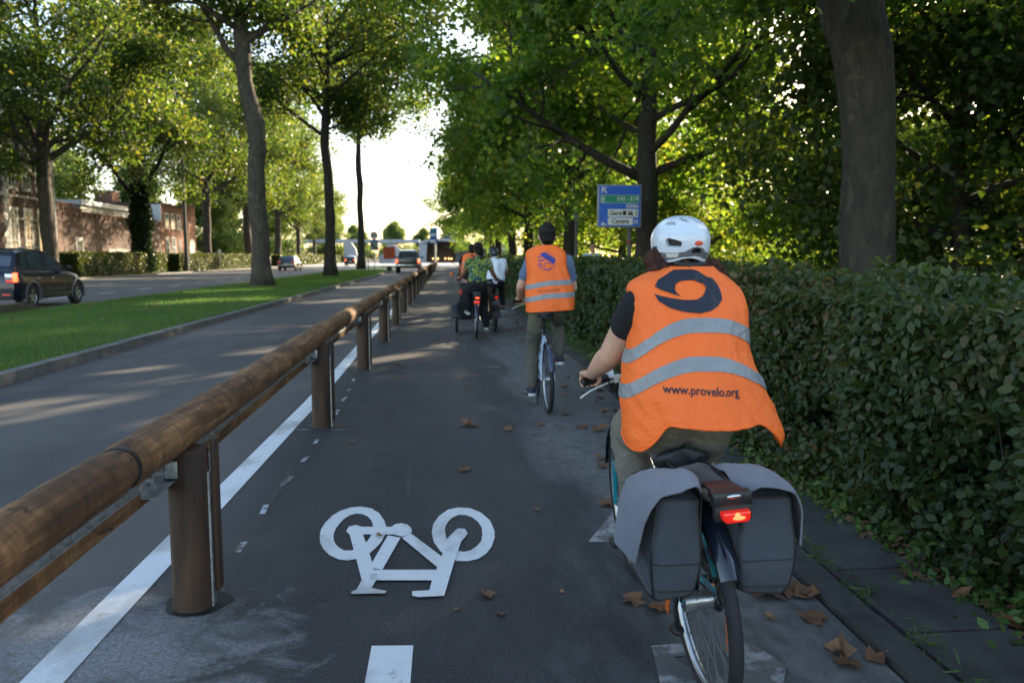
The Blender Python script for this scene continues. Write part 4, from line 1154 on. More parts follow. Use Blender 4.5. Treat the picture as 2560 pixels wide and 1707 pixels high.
for k in range(26):
    y = 2.3 + 12 * random.random(); x = random.uniform(lane_edge(y) + .03, 2.2)
    fallen(x, y, random.uniform(.05, .10), 'small dry leaf lying on the dark pavement slabs', 'leaves on the pavement slabs', .03)
for k in range(24):
    y = 12 + 20 * random.random(); x = random.uniform(-9.9, -5.4)
    fallen(x, y, random.uniform(.08, .13), 'pale dry leaf lying in the grass of the median', 'leaves on the median grass', .2)
for k in range(45):
    y = 5 + 16 * random.random(); x = random.uniform(-.9, 1.4)
    fallen(x, y, random.uniform(.02, .06), 'tiny dry leaf dotted over the open asphalt of the lane', 'tiny leaves on the asphalt')

# ================================================================ BUILDINGS
FX = -32.3
def window(parent, y0, y1, z0, z1, x=FX, surround=True, bars=1, light=None):
    b = MB(); t = .10
    b.bx(x - .05, x + .05, y0, y0 + t, z0, z1); b.bx(x - .05, x + .05, y1 - t, y1, z0, z1)
    b.bx(x - .05, x + .048, y0 + t, y1 - t, z1 - t, z1); b.bx(x - .05, x + .048, y0 + t, y1 - t, z0, z0 + t)
    for k in range(bars):
        zz = z0 + (z1 - z0) * (k + 1) / (bars + 1) + .15
        b.bx(x - .05, x + .044, y0 + t, y1 - t, zz - .04, zz + .04)
    b.bx(x - .05, x + .042, (y0 + y1) / 2 - .03, (y0 + y1) / 2 + .03, z0 + t, z1 - t)
    w_ = b.build('window', light or M_.signgrey, parent, 30, world=True)
    b = MB(); b.bx(x - .2, x + .015, y0 + t * .5, y1 - t * .5, z0 + t * .5, z1 - t * .5); b.build('pane', M_.glassd, w_, None, world=True)
    if surround:
        b = MB(); b.bx(x - .1, x + .14, y0 - .18, y1 + .18, z0 - .18, z0 - .02); b.build('sill', M_.stone, w_, None, world=True)
        b = MB(); k = 0; z = z0
        while z < z1 + .1:
            q = .12 if k % 2 else .2
            for (a, c) in ((y0 - q, y0 - .004), (y1 + .004, y1 + q)): b.bx(x - .1, x + .055, a, c, z + .005, min(z + .3, z1 + .14))
            z += .3; k += 1
        b.bx(x - .1, x + .053, y0 - .004, y1 + .004, z1 + .005, z1 + .16)
        b.build('surround', M_.stone, w_, None, world=True)
    return w_

B1 = empty('brick_building', (FX - 5, 58, .06), 'tall brown brick building with pale stone quoins at the left edge of the view', 'building')
b = MB(); b.bx(FX - 11, FX, 62.65, 69.7, .0, 13.5); b.bx(FX - 11.4, FX + .12, 40, 62.5, .0, 14.2)
b.build('wall', M_.brick, B1, None, world=True)
b = MB(); b.bx(FX - 11.6, FX + .45, 39.7, 62.6, 14.2, 14.6); b.bx(FX - 11.3, FX + .25, 62.6, 69.9, 13.5, 13.8)
b.build('cornice', M_.stone, B1, None, world=True)
b = MB(); b.bx(FX - .1, FX + .08, 62.9, 69.66, 5.95, 6.12); b.bx(FX, FX + .2, 40, 62.55, 5.93, 6.2); b.bx(FX - .1, FX + .05, 62.9, 69.66, 4.28, 4.4); b.bx(FX - .1, FX + .07, 62.9, 69.66, .02, .9)
b.build('stone_band', M_.stone, B1, None, world=True)
b = MB(); z = 0; k = 0
while z < 13.4:
    q = .55 if k % 2 else .32
    b.bx(FX, FX + .16, 62.5 - q, 62.54, z + .01, z + .4); b.bx(FX - .1, FX + .065, 62.66, 62.66 + q * .6, z + .01, z + .4); b.bx(FX - .1, FX + .06, 69.72 - q * .5, 69.74, z + .01, z + .4)
    z += .41; k += 1
b.build('quoins', M_.stone, B1, None, world=True)
for y0 in (63.0 + .05, 65.15, 67.25):
    window(B1, y0, y0 + 1.05, 1.3, 5.05, bars=2)
    window(B1, y0, y0 + 1.05, 6.65, 9.9, bars=1)
for y0 in (59.8, 57.0):
    window(B1, y0, y0 + 1.1, 1.3, 5.05, x=FX + .12, bars=2); window(B1, y0, y0 + 1.1, 6.65, 9.9, x=FX + .12)
b = MB(); b.cyl((FX + .1, 69.95, .06), (FX + .1, 69.95, 13.3), .07, seg=8); b.build('downpipe', M_.white, B1, world=True)

B2 = empty('brick_wall', (FX - .3, 70, .06), 'long dark brick wall with a paler lower half and a narrow door', 'wall')
b = MB(); b.bx(FX - .5, FX - .004, 70.05, 95.2, 3.0, 5.35); b.bx(FX - .5, FX - .003, 70.05, 73.3, 5.35, 5.95); b.bx(FX - .5, FX - .002, 73.3, 75.2, 5.35, 5.6); b.build('wall', M_.brick, B2, None, world=True)
b = MB(); b.bx(FX - .5, FX + .03, 70.05, 95.2, .0, 3.0); b.build('lower_wall', M_.brick2, B2, None, world=True)
b = MB(); b.bx(FX - .6, FX + .12, 70.0, 73.4, 5.95, 6.08); b.bx(FX - .6, FX + .10, 73.4, 75.3, 5.6, 5.72); b.bx(FX - .6, FX + .08, 75.3, 95.2, 5.35, 5.45)
k = 70.4
while k < 95: b.bx(FX - .1, FX + .07, k, k + .12, 4.95, 5.34); k += 1.05
b.build('coping', M_.brick3, B2, None, world=True)
b = MB(); b.bx(FX - .1, FX + .05, 73.7, 74.75, .05, 2.85); d_ = b.build('door', M_.dark, B2, None, world=True)
b = MB(); b.bx(FX - .1, FX + .09, 73.45, 73.695, .05, 3.0); b.bx(FX - .1, FX + .09, 74.755, 74.98, .05, 3.0); b.bx(FX - .1, FX + .088, 73.45, 74.98, 2.86, 3.16); b.build('door_frame', M_.stone, d_, None, world=True)
b = MB(); rr = random.Random(8)
y = 80.6
while y < 87:      # pale painted-over strokes, unreadable
    h_ = rr.uniform(.35, .55); w_ = rr.uniform(.35, .6)
    b.ring_loft([[Vector((xx, y + w_ / 2 + math.cos(a) * w_ / 2, 2.0 + math.sin(a) * h_ / 1.6)) for a in np.linspace(0, 2 * PI, 10, endpoint=False)] for xx in (FX + .032, FX + .037)]); y += w_ + .12
b.build('painted_patch', M_.stone, B2, None, world=True)

B3 = empty('brick_house', (FX - 5, 101, .06), 'two-storey red brick house with pale windows and a white end strip', 'house')
b = MB(); b.bx(FX - 10, FX, 95.35, 107.4, .0, 7.45); b.bx(FX - 1, FX + .12, 104.5, 107.7, .0, 8.0); b.build('wall', M_.brick3, B3, None, world=True)
b = MB(); b.bx(FX - 1.8, FX + .04, 95.22, 95.34, 5.5, 7.5); b.bx(FX - 10.3, FX - 1.8, 95.1, 95.34, 6.1, 6.95); b.build('end_cladding', M_.white, B3, None, world=True)
b = MB(); b.bx(FX - 10.3, FX - 1.8, 95.2, 95.345, 3, 6.1); b.build('end_wall', M_.stone, B3, None, world=True)
b = MB(); b.bx(FX - 10.2, FX + .18, 95.1, 104.4, 7.45, 7.62); b.bx(FX - 1.1, FX + .25, 104.4, 107.85, 8.0, 8.2); b.bx(FX - .1, FX + .1, 104.3, 104.7, 5.9, 7.4); b.bx(FX - .1, FX + .16, 104.4, 107.75, 6.0, 6.15); b.build('coping', M_.brick, B3, None, world=True)
for y0 in (96.6, 98.7, 100.8): window(B3, y0, y0 + 1.25, 4.7, 6.55, surround=False, light=M_.white)
for y0 in (96.6, 98.7): window(B3, y0, y0 + 1.25, 1.1, 3.8, surround=False, light=M_.white)
b = MB(); b.bx(FX - .1, FX + .05, 101.0, 102.1, .05, 3.6); b.build('door', M_.dark, B3, None, world=True)
b = MB(); pl = [(104.9, .05), (106.9, .05), (106.9, 2.9)] + [(105.9 + math.cos(a), 2.9 + .8 * math.sin(a)) for a in np.linspace(.2, PI - .2, 8)] + [(104.9, 2.9)]
b.prism(pl, lambda u, v: (FX + .1, u, v), lambda u, v: (FX + .17, u, v)); b.build('arched_gate', M_.white, B3, None, world=True)
b = MB(); b.bx(-40.2, -38.2, 97, 99, 6.9, 9.0); c__ = b.build('chimney', M_.brick3, B3, None, world=True)
b = MB(); b.bx(-40.3, -38.1, 96.9, 99.1, 9.0, 9.12); b.build('chimney_cap', M_.stone, c__, None, world=True)
B4 = empty('flat_roofed_shed', (-40, 86, .06), 'low cream building with a white flat roof edge behind the brick wall', 'building')
b = MB(); b.bx(-47, -34.5, 80, 94.9, 0, 6.4); b.build('wall', M_.stone, B4, None, world=True)
b = MB(); b.bx(-47.3, -34.2, 79.7, 95.0, 6.4, 6.85); b.build('roof', M_.white, B4, None, world=True)

# underpass portal and overpass far ahead
P_ = empty('underpass_portal', (0, 205, 0), 'grey concrete underpass portal with a curved roof slab at the end of the lane', 'underpass')
fe = [(-6.4, 5.2, 207), (-4.5, 5.75, 202), (-2, 6.0, 200), (1, 5.95, 200), (4, 5.4, 200), (7, 4.75, 201), (10, 4.2, 202), (16, 3.8, 203)]
b = MB(); vs = []
for x, z, y in fe: vs += [(x, y, z), (x, y, z - .6), (x, y + 22, z - .6), (x, y + 22, z)]
fs = []
for i in range(len(fe) - 1):
    for j in range(4): fs.append((i * 4 + j, i * 4 + (j + 1) % 4, i * 4 + 4 + (j + 1) % 4, i * 4 + 4 + j))
fs += [(3, 2, 1, 0), tuple((len(fe) - 1) * 4 + j for j in range(4))]
b.add(vs, fs); b.build('roof_slab', M_.conc, P_, 30, world=True)
b = MB(); b.add([(-6.5, 206, 0), (-4.7, 204, 0), (-4.2, 204, 5.3), (-6.2, 206, 5.0), (-6.5, 220, 0), (-4.7, 220, 0), (-4.2, 220, 5.3), (-6.2, 220, 5.0)], [(0, 1, 2, 3), (4, 7, 6, 5), (0, 4, 5, 1), (1, 5, 6, 2), (2, 6, 7, 3), (3, 7, 4, 0)])
b.build('pier', M_.conc, P_, 30, world=True)
b = MB(); b.bx(-4.6, 3.0, 212, 213, 0, 5.6); b.build('back_wall', simple('ribbed_brown_wall', (.10, .075, .07), .8, 0, .2, 4), P_, None, world=True)
b = MB(); b.bx(3.02, 16, 210, 211, 0, 4.0); b.build('side_wall', simple('grey_wall', (.20, .21, .23), .8, 0, .15, 1), P_, None, world=True)
for x in (-2.9, -1.6, .35, 1.25, 1.95):
    b = MB(); b.ell((x, 211.6, 1.0), (.17, .12, .17)); b.build('lamp', simple('amber_lamp', (.9, .5, .15), .3, 0, .05, 5, 0, 0, .5, None, ((1, .62, .2), 2.2)), P_, 180, world=True)
b = MB()
for k in range(16):
    x = -2 + k * 1.0; z = float(np.interp(x, [f[0] for f in fe], [f[1] for f in fe])); b.bx(x - .03, x + .03, 203, 203.06, z - .02, z + 1.05)
b.tube([(f[0], 203.03, f[1] + 1.03) for f in fe[2:]], .03, 6); b.tube([(f[0], 203.03, f[1] + .55) for f in fe[2:]], .02, 6)
b.build('railing', M_.alu, P_, None, world=True)
O_ = empty('overpass', (-25, 216, 0), 'long pale overpass beam crossing the boulevard beyond the underpass', 'bridge')
b = MB(); b.bx(-60, -6.5, 214, 222, 5.15, 6.05); b.build('deck', M_.conc, O_, None, world=True)
for x in (-54, -38, -26): 
    b = MB(); b.bx(x - .6, x + .6, 217, 219, 0, 5.15); b.build('pier', M_.conc, O_, None, world=True)
b = MB(); pl = [(-14.5, 0), (-6.6, 0), (-6.6, 1.4), (-9.5, 2.8), (-11.2, 4.3), (-12.6, 4.4), (-13.2, 2.0), (-14.5, 1.9)]
b.prism(pl, lambda u, v: (u, 182, v), lambda u, v: (u, 184, v)); o = b.build('retaining_wall', M_.conc, None, None); tag(o, 'pale sloping concrete wing wall left of the underpass portal', 'wall')
b = MB(); pl = [(-24, 0), (-20.5, 0), (-21.3, 3.4), (-22.3, 4.9), (-24, 4.9)]
b.prism(pl, lambda u, v: (u, 196, v), lambda u, v: (u, 198, v)); o = b.build('retaining_wall', M_.conc, None, None); tag(o, 'pale leaning concrete wall seen between the two slender median trees', 'wall')
g = strip('pale_sunlit_ground', [122, 214], -24, 6, .012, M_.conc); tag(g, kind='structure')  # pale sheet over the far ground, the road's sunlit brightness put into its colour

# ================================================================ SIGNS AND POSTS
def txt(s, size, at, mat, parent, name='lettering', align='LEFT', ext=.001, xf=None, rot=(PI / 2, 0, 0), bold=0.0, world=True, sx=1.0):
    cu = bpy.data.curves.new('t', 'FONT'); cu.body = s; cu.size = size; cu.align_x = align; cu.align_y = 'CENTER'; cu.offset = bold; cu.resolution_u = 4
    if xf is None: cu.extrude = ext
    o = bpy.data.objects.new('t', cu); C.objects.link(o)
    dg = bpy.context.evaluated_depsgraph_get(); dg.update()
    me = bpy.data.meshes.new_from_object(o.evaluated_get(dg)); bpy.data.objects.remove(o); bpy.data.curves.remove(cu)
    me.materials.clear()
    if xf is None:
        m = Matrix.Translation(at) @ Matrix.Rotation(rot[2], 4, 'Z') @ Matrix.Rotation(rot[0], 4, 'X') @ Matrix.Diagonal((sx, 1, 1, 1))
        me.transform(m)
    else:
        bm = bmesh.new(); bm.from_mesh(me)
        bmesh.ops.subdivide_edges(bm, edges=[e for e in bm.edges if e.calc_length() > size * .2], cuts=2)
        for v in bm.verts: v.co = xf(v.co.x, v.co.y)
        bm.to_mesh(me); bm.free()
    return link(name, me, mat, parent, world)

s1 = empty('direction_sign', (6.3, 27.3, 0), 'large blue direction sign with green and white panels on a grey post behind the hedge', 'road sign')
b = MB(); b.bx(5.21, 6.71, 27.0, 27.14, 2.45, 3.88); b.build('panel', M_.signgrey, s1, 30, world=True, bevel=.01)
b = MB(); b.bx(5.25, 6.67, 26.985, 26.995, 2.49, 3.84); b.build('blue_face', M_.signb, s1, None, world=True)
b = MB(); b.bx(5.30, 6.62, 26.975, 26.982, 3.27, 3.53); b.build('green_panel', M_.signg, s1, None, world=True)
b = MB()
for a, c, d, e in ((5.295, 6.625, 3.525, 3.535), (5.295, 6.625, 3.262, 3.272), (5.295, 5.305, 3.26, 3.54), (6.615, 6.625, 3.26, 3.54), (5.44, 5.45, 3.27, 3.53)): b.bx(a, c, 26.966, 26.974, d, e)
b.build('border', M_.signw, s1, None, world=True)
for z0, z1, x1 in ((2.80, 3.06, 6.60), (2.53, 2.77, 6.42)):
    b = MB(); b.bx(5.56, x1, 26.975, 26.982, z0, z1); b.build('white_panel', M_.signw, s1, None, world=True)
yk = 26.968
txt('Ghlin', .20, (6.62, yk, 3.165), M_.signw, s1, align='RIGHT', bold=.004)
txt('E42 - E19', .19, (6.60, yk, 3.40), M_.signw, s1, align='RIGHT', bold=.002)
txt('Gare', .21, (5.61, yk, 2.925), M_.signk, s1, bold=.004)
txt('Centre', .21, (5.68, yk, 2.65), M_.signk, s1, bold=.004)
txt('i', .22, (6.51, yk, 2.925), M_.signk, s1, bold=.008)
def plate(name, pts, mat, parent, y=26.968, t=.006):
    b = MB(); b.prism(pts, lambda u, v: (u, y, v), lambda u, v: (u, y + t, v)); return b.build(name, mat, parent, None, world=True)
plate('arrow', [(5.33, 3.60), (5.37, 3.60), (5.37, 3.72), (5.50, 3.58), (5.53, 3.61), (5.40, 3.75), (5.50, 3.75), (5.50, 3.79), (5.33, 3.79)][::-1], M_.signw, s1)
plate('motorway_symbol', [(5.33, 3.29), (5.35, 3.29), (5.365, 3.40), (5.38, 3.29), (5.41, 3.29), (5.39, 3.42), (5.41, 3.42), (5.41, 3.44), (5.385, 3.44), (5.38, 3.51), (5.365, 3.51), (5.36, 3.44), (5.33, 3.44), (5.33, 3.42), (5.35, 3.42)], M_.signw, s1)
plate('train_symbol', [(6.07, 2.90), (6.10, 2.85), (6.16, 2.85), (6.19, 2.90), (6.19, 2.98), (6.16, 3.01), (6.10, 3.01), (6.07, 2.98)], M_.signk, s1)
plate('bus_symbol', [(6.26, 2.84), (6.29, 2.84), (6.29, 2.87), (6.38, 2.87), (6.38, 2.84), (6.41, 2.84), (6.42, 2.92), (6.40, 2.95), (6.27, 2.95), (6.25, 2.92)], M_.signk, s1)
plate('bus_symbol', [(6.25, 2.97), (6.42, 2.97), (6.42, 3.0), (6.25, 3.0)], M_.signk, s1)
b = MB(); b.bx(6.47, 6.49, yk, yk + .006, 2.55, 2.74); b.bx(6.56, 6.58, yk, yk + .006, 2.55, 2.74); b.bx(6.49, 6.56, yk, yk + .006, 2.63, 2.66); b.build('symbol', M_.signw, s1, None, world=True)
plate('car_symbol', [(5.30, 2.525), (5.52, 2.525), (5.50, 2.56), (5.45, 2.57), (5.42, 2.61), (5.36, 2.61), (5.33, 2.56)], M_.signw, s1)
b = MB(); b.cyl((6.36, 27.2, -.05), (6.36, 27.2, 3.8), .075, seg=16); b.build('post', M_.pole, s1, world=True)
b = MB(); b.cyl((6.33, 27.115, 1.95), (6.33, 27.125, 1.95), .05, seg=14); b.build('sticker', M_.signr, s1, world=True)

s2 = empty('direction_sign', (-1.4, 130.2, 0), 'distant tall blue direction sign on a pole in front of the underpass', 'road sign')
b = MB(); b.bx(-2.3, -1.05, 130, 130.12, 3.6, 6.1); b.build('panel', M_.signb, s2, None, world=True)
for z0, z1 in ((4.75, 5.2), (3.75, 4.2)):
    b = MB(); b.bx(-2.2, -1.35, 129.97, 129.99, z0, z1); b.build('white_panel', M_.signw, s2, None, world=True)
b = MB(); b.bx(-2.2, -1.15, 129.97, 129.99, 5.5, 5.65); b.build('white_panel', M_.signg, s2, None, world=True)
b = MB(); b.cyl((-1.4, 130.2, 0), (-1.4, 130.2, 6), .16, seg=12); b.build('post', M_.alu, s2, world=True)

s3 = empty('speed_sign', (-6.4, 75.1, .1), 'round 50 speed sign above a small grey panel with a diagonal stripe, on the median', 'road sign')
b = MB(); b.cyl((-6.43, 75, 3.42), (-6.43, 75.04, 3.42), .37, seg=36); b.build('red_ring', M_.signr, s3, 30, world=True)
b = MB(); b.cyl((-6.43, 74.985, 3.42), (-6.43, 75.0, 3.42), .275, seg=36); b.build('white_disc', M_.signw, s3, 30, world=True)
txt('50', .36, (-6.43, 74.975, 3.42), M_.signk, s3, align='CENTER', bold=.012)
b = MB(); b.bx(-6.80, -6.06, 75, 75.03, 2.05, 2.98); b.build('panel', simple('grey_green_panel', (.28, .31, .27), .6, 0, .1, 2), s3, None, world=True)
b = MB(); b.bx(-6.78, -6.08, 74.985, 74.995, 2.82, 2.96); b.build('blue_band', M_.signb, s3, None, world=True)
plate('stripe', [(-6.74, 2.64), (-6.64, 2.72), (-6.10, 2.16), (-6.10, 2.08), (-6.2, 2.08)], M_.signk, s3, 74.98)
b = MB(); b.cyl((-6.43, 75.08, .05), (-6.43, 75.08, 3.7), .035, seg=8); b.build('post', M_.signgrey, s3, world=True)
b = MB(); b.cyl((-7.0, 75.0, .05), (-7.0, 75.0, 2.0), .05, seg=8); b.ell((-7.0, 75, 2.0), (.05, .05, .05)); o = b.build('post', M_.signgrey, None); tag(o, 'thin grey post standing left of the round speed sign on the median', 'post')
s4 = empty('works_sign', (-5.07, 75, .1), 'orange road works sign with four dark lines on a low metal stand', 'road sign')
b = MB(); b.box((-5.06, 75.03, 1.82), (1.1, .03, 1.12), Matrix.Rotation(R(-2), 3, 'Y')); b.build('panel', M_.signo, s4, None, world=True)
for k in range(4):
    b = MB(); hw = (.40, .42, .27, .44)[k]; b.box((-5.06 + .0, 75.0, 2.22 - k * .27), (hw * 2, .01, .085), Matrix.Rotation(R(-2), 3, 'Y')); b.build('dark_line', M_.signk, s4, None, world=True)
b = MB(); b.bx(-7.3, -4.6, 75.1, 75.16, .58, .64)
for x in (-7.2, -5.6, -4.7): b.bx(x, x + .05, 75.1, 75.16, .1, 1.3)
b.build('stand', M_.alu, s4, None, world=True)
b = MB(); b.bx(-5.5, -5.05, 78, 78.5, .1, .55); b.bx(-5.45, -5.1, 77.98, 78.4, .55, .62); o = b.build('weight_block', M_.dark, None, None); tag(o, 'dark ballast block on the grass below the orange works sign', 'block')
s5 = empty('no_parking_sign', (-27.9, 60, .06), 'small round blue and red no-parking sign beside the plane tree behind the dark car', 'road sign')
b = MB(); b.cyl((-27.95, 59.94, 2.72), (-27.95, 59.97, 2.72), .34, seg=28); b.build('red_ring', M_.signr, s5, 30, world=True)
b = MB(); b.cyl((-27.95, 59.92, 2.72), (-27.95, 59.935, 2.72), .27, seg=28); b.build('blue_disc', M_.signb, s5, 30, world=True)
b = MB(); b.box((-27.95, 59.91, 2.72), (.58, .01, .06), Matrix.Rotation(R(45), 3, 'Y')); b.build('bar', M_.signr, s5, None, world=True)
b = MB(); b.cyl((-28.0, 60, .05), (-28.0, 60, 6.4), .045, seg=8); b.build('post', M_.stone, s5, world=True)
s6 = empty('marker_post', (-23.95, 88, .06), 'small white marker plate on a thin post before the hedge, right of the lamp post', 'post')
b = MB(); b.bx(-24.1, -23.8, 88, 88.03, 1.85, 2.25); b.build('plate', M_.signw, s6, None, world=True)
b = MB(); b.cyl((-23.95, 88.05, .05), (-23.95, 88.05, 2.2), .035, seg=8); b.build('post', M_.signgrey, s6, world=True)
lp = empty('street_lamp', (-24.1, 77.5, .06), 'thick dark lamp post between the two hedges across the boulevard', 'street lamp')
b = MB(); b.tube([(-24.1, 77.5, 0), (-24.1, 77.5, 1.6), (-24.1, 77.5, 1.62), (-24.1, 77.5, 11)], [.22, .21, .18, .10], 16); b.build('post', M_.pole, lp, 30, world=True)
b = MB(); b.tube([(-24.1, 77.5, 10.8), (-23.6, 77.5, 11.6), (-22.4, 77.5, 11.9)], [.06, .05, .045], 8); b.build('arm', M_.pole, lp, world=True)
b = MB(); b.ell((-22.1, 77.5, 11.85), (.45, .16, .10)); b.build('lamp_head', M_.signgrey, lp, 60, world=True)
s7 = empty('street_post', (7.05, 34.5, 0), 'plain grey steel post standing in front of the straight plane trunk', 'post')
b = MB(); b.tube([(5.72, 34.5, -.05), (5.72, 34.5, 1.3), (5.72, 34.5, 1.32), (5.72, 34.5, 3.35)], [.085, .085, .07, .07], 12); b.ell((5.72, 34.5, 3.35), (.07, .07, .04)); b.build('pole', M_.pole, s7, 40, world=True)
b = MB(); b.bx(5.60, 5.84, 34.42, 34.58, 3.0, 3.28); b.build('cap', M_.signgrey, s7, None, world=True, bevel=.02)

# ================================================================ CARS
def car(name, label, x, y, sp, paint, rz=0.0):
    e = empty(name, (x, y, 0), label, sp.get('cat', 'car'), None, rz)
    Lh, W, wb, wr, oh = sp['L'], sp['W'] / 2, sp['wb'], sp['wr'], sp['oh']
    zt = lambda v: float(np.interp(v, *zip(*sp['top'])))
    zr = lambda v: float(np.interp(v, *zip(*sp['roof'])))
    sill = sp.get('sill', .24); ar = wr * 1.17
    def wy(v):
        f = max(0, 1 - v / .45); g_ = max(0, 1 - (Lh - v) / .8)
        return W * (1 - .10 * f ** 2 - .22 * g_ ** 2)
    def zb(v):
        z = sill + .22 * max(0, 1 - v / .25) ** 2 + .12 * max(0, 1 - (Lh - v) / .3) ** 2
        for c in (oh, oh + wb):
            d = abs(v - c)
            if d < ar: z = max(z, wr + math.sqrt(ar * ar - d * d) * .98)
        return z
    ys = sorted(set([round(t, 3) for t in list(np.linspace(0, Lh, 40)) + [oh - ar, oh - ar * .96, oh + ar, oh + ar * .96, oh + wb - ar, oh + wb - ar * .96, oh + wb + ar, oh + wb + ar * .96, oh, .02, .06, Lh - .03]]))
    rings = []
    for v in ys:
        w_, t, bt = wy(v), zt(v), zb(v)
        s0 = sill + .02
        h1 = [(W * .6, s0), (W * .62, s0 + .01), (w_ * .96, bt), (w_ * 1.0, bt + .04), (w_ * 1.0, max(bt + .06, t - .34)), (w_ * .985, max(bt + .08, t - .13)), (w_ * .93, t - .02), (w_ * .86, t), (w_ * .5, t + .025), (0, t + .03)]
        rings.append([(a, v, z) for a, z in h1] + [(-a, v, z) for a, z in reversed(h1[:-1])])
    b = MB(); b.ring_loft(rings); b.build('body', paint, e, 35)
    # greenhouse
    g0, g1 = sp['gh']; gy = sorted(set([round(t, 3) for t in list(np.linspace(g0, g1, 26)) + [p[0] for p in sp['roof'] if g0 <= p[0] <= g1]]))
    def gp(v, t, s=1):
        bw = wy(v) * .89; tw = W * .73; z0 = zt(v) - .03; z1 = max(zr(v), z0 + .01)
        k = (z1 - z0) / max(.01, sp['H'] - z0)
        tw_ = bw + (tw - bw) * min(1, k)
        return Vector((s * (bw + (tw_ - bw) * t), v, z0 + (z1 - z0 - .05 * min(1, k)) * t))
    rings = []
    for v in gy:
        p0, p1 = gp(v, 0), gp(v, 1); z1 = max(zr(v), zt(v) - .02)
        h = [(p0.x, p0.z), (p1.x, p1.z), (p1.x * .88, z1), (p1.x * .5, z1 + .02 * (z1 > zt(v) + .1)), (0, z1 + .028 * (z1 > zt(v) + .1))]
        rings.append([(a, v, z) for a, z in h] + [(-a, v, z) for a, z in reversed(h[:-1])])
    b = MB(); b.ring_loft(rings); b.build('cabin', paint, e, 30)
    for (y0, y1, y2, y3) in sp['side']:   # bottom from y0 to y1, top from y3 to y2
        for s in (-1, 1):
            b = MB(); n = 8
            vs = []
            for j in range(n + 1):
                u = j / n
                for t, (a, c) in ((.10, (y0, y1)), (.5, ((y0 + y3) / 2, (y1 + y2) / 2)), (.93, (y3, y2))):
                    v = a + (c - a) * u; p = gp(v, t, s); vs.append(p + Vector((s * .006, 0, .002)))
            fs = []
            for j in range(n):
                for q in range(2): fs.append((j * 3 + q, j * 3 + q + 1, (j + 1) * 3 + q + 1, (j + 1) * 3 + q))
            b.add(vs, fs); b.build('side_window', M_.glassd, e, 60)
    def face(nm, ya, yb, f, mat):
        b = MB(); vs = []; n = 6
        for j in range(n + 1):
            v = ya + (yb - ya) * j / n; z = zr(v); wv = gp(v, .95).x * f
            dz = (zr(v + .02) - zr(v - .02)) / .04; nn = Vector((0, -dz, 1)).normalized()
            for q in (-1, -.5, 0, .5, 1):
                vs.append(Vector((q * wv, v, z + .028 * (1 - q * q))) + nn * .012)
        fs = [(j * 5 + q, j * 5 + q + 1, (j + 1) * 5 + q + 1, (j + 1) * 5 + q) for j in range(n) for q in range(4)]
        b.add(vs, fs); b.build(nm, mat, e, 60)
    face('rear_window', sp['rw'][0], sp['rw'][1], .86, M_.glassd if not sp.get('seethru') else sp['seethru'])
    face('windscreen', sp['ws'][0], sp['ws'][1], .9, M_.glassd)
    for c in (oh, oh + wb):
        for s in (-1, 1):
            b = MB(); prof = [(.55, -.09), (.86, -.10), (.97, -.085), (1.0, -.05), (1.0, .05), (.97, .085), (.86, .10), (.62, .10), (.60, .07)]
            rings = [[Vector((s * (W - .115) + s * h, c + q * wr * math.cos(a), wr + q * wr * math.sin(a))) for q, h in prof] for a in np.linspace(0, 2 * PI, 33)]
            b.ring_loft(rings, False, False); w_ = b.build('wheel', M_.rubber, e, 40)
            b = MB()
            for k in range(5):
                a = k * 2 * PI / 5 + .3
                for da in (-.16, .16):
                    b.box((s * (W - .05), c + .33 * wr * math.cos(a + da), wr + .33 * wr * math.sin(a + da)), (.03, wr * .56, .035), Matrix.Rotation(a + da * .4, 3, 'X'))
            b.cyl((s * (W - .09), c, wr), (s * (W - .03), c, wr), .07, .055, 14)
            b.torus((s * (W - .045), c, wr), wr * .60, .018, 'X', 30, 6); b.build('rim', M_.alu, w_, 40)
            b = MB(); b.cyl((s * (W - .16), c, wr), (s * (W - .08), c, wr), wr * .6, seg=24); b.build('brake_disc', M_.dark, w_, 40)
            b = MB()
            rings = []
            for a in np.linspace(-.25, PI + .25, 20):
                rings.append([(s * (W + o1), c + q * math.cos(a), wr + q * math.sin(a)) for q, o1 in ((ar * .96, -.10), (ar * 1.10, -.10), (ar * 1.10, .0), (ar * 1.03, .014), (ar * .96, .006))])
            b.ring_loft(rings); b.build('wheel_arch', M_.shellg if sp.get('cladding') else M_.dark, e, 40)
    for nm, mat, x0, x1, z0, z1, dy, mir in sp['bits']:
        for s in ((-1, 1) if mir else (1,)):
            b = MB(); xm = max(abs(x0), abs(x1)); yy = dy
            b.bx(min(s * x0, s * x1), max(s * x0, s * x1), yy, yy + .10, z0, z1); b.build(nm, mat, e, 30, bevel=.008)
    for s in (-1, 1):
        b = MB(); ym = sp['my']; zm = zt(ym) + .06
        b.ell((s * (W + .10), ym, zm + .05), (.11, .05, .085)); b.box((s * (W - .02), ym + .02, zm), (.16, .05, .04)); b.build('door_mirror', M_.dark, e, 60)
        b = MB()
        for (ya) in sp['doors']:
            pass
        yh = sp.get('handles', [])
        for v in yh:
            b = MB(); b.box((s * (wy(v) + .008), v, zt(v) - .2), (.022, .17, .03)); b.build('door_handle', M_.chrome if not sp.get('hk') else M_.dark, e, 30, bevel=.004)
        b = MB(); b.bx(s * (W * .99) - .012, s * (W * .99) + .012, oh + ar + .04, oh + wb - ar - .04, sill - .02, sill + .10); b.build('side_skirt', M_.dark, e, 30, bevel=.01)
    if sp.get('rails'):
        for s in (-1, 1):
            b = MB(); a, c = sp['rails']; b.tube([(s * W * .66, v, zr(v) + .055) for v in np.linspace(a, c, 10)], .018, 8); b.build('roof_rail', M_.alu, e, 60)
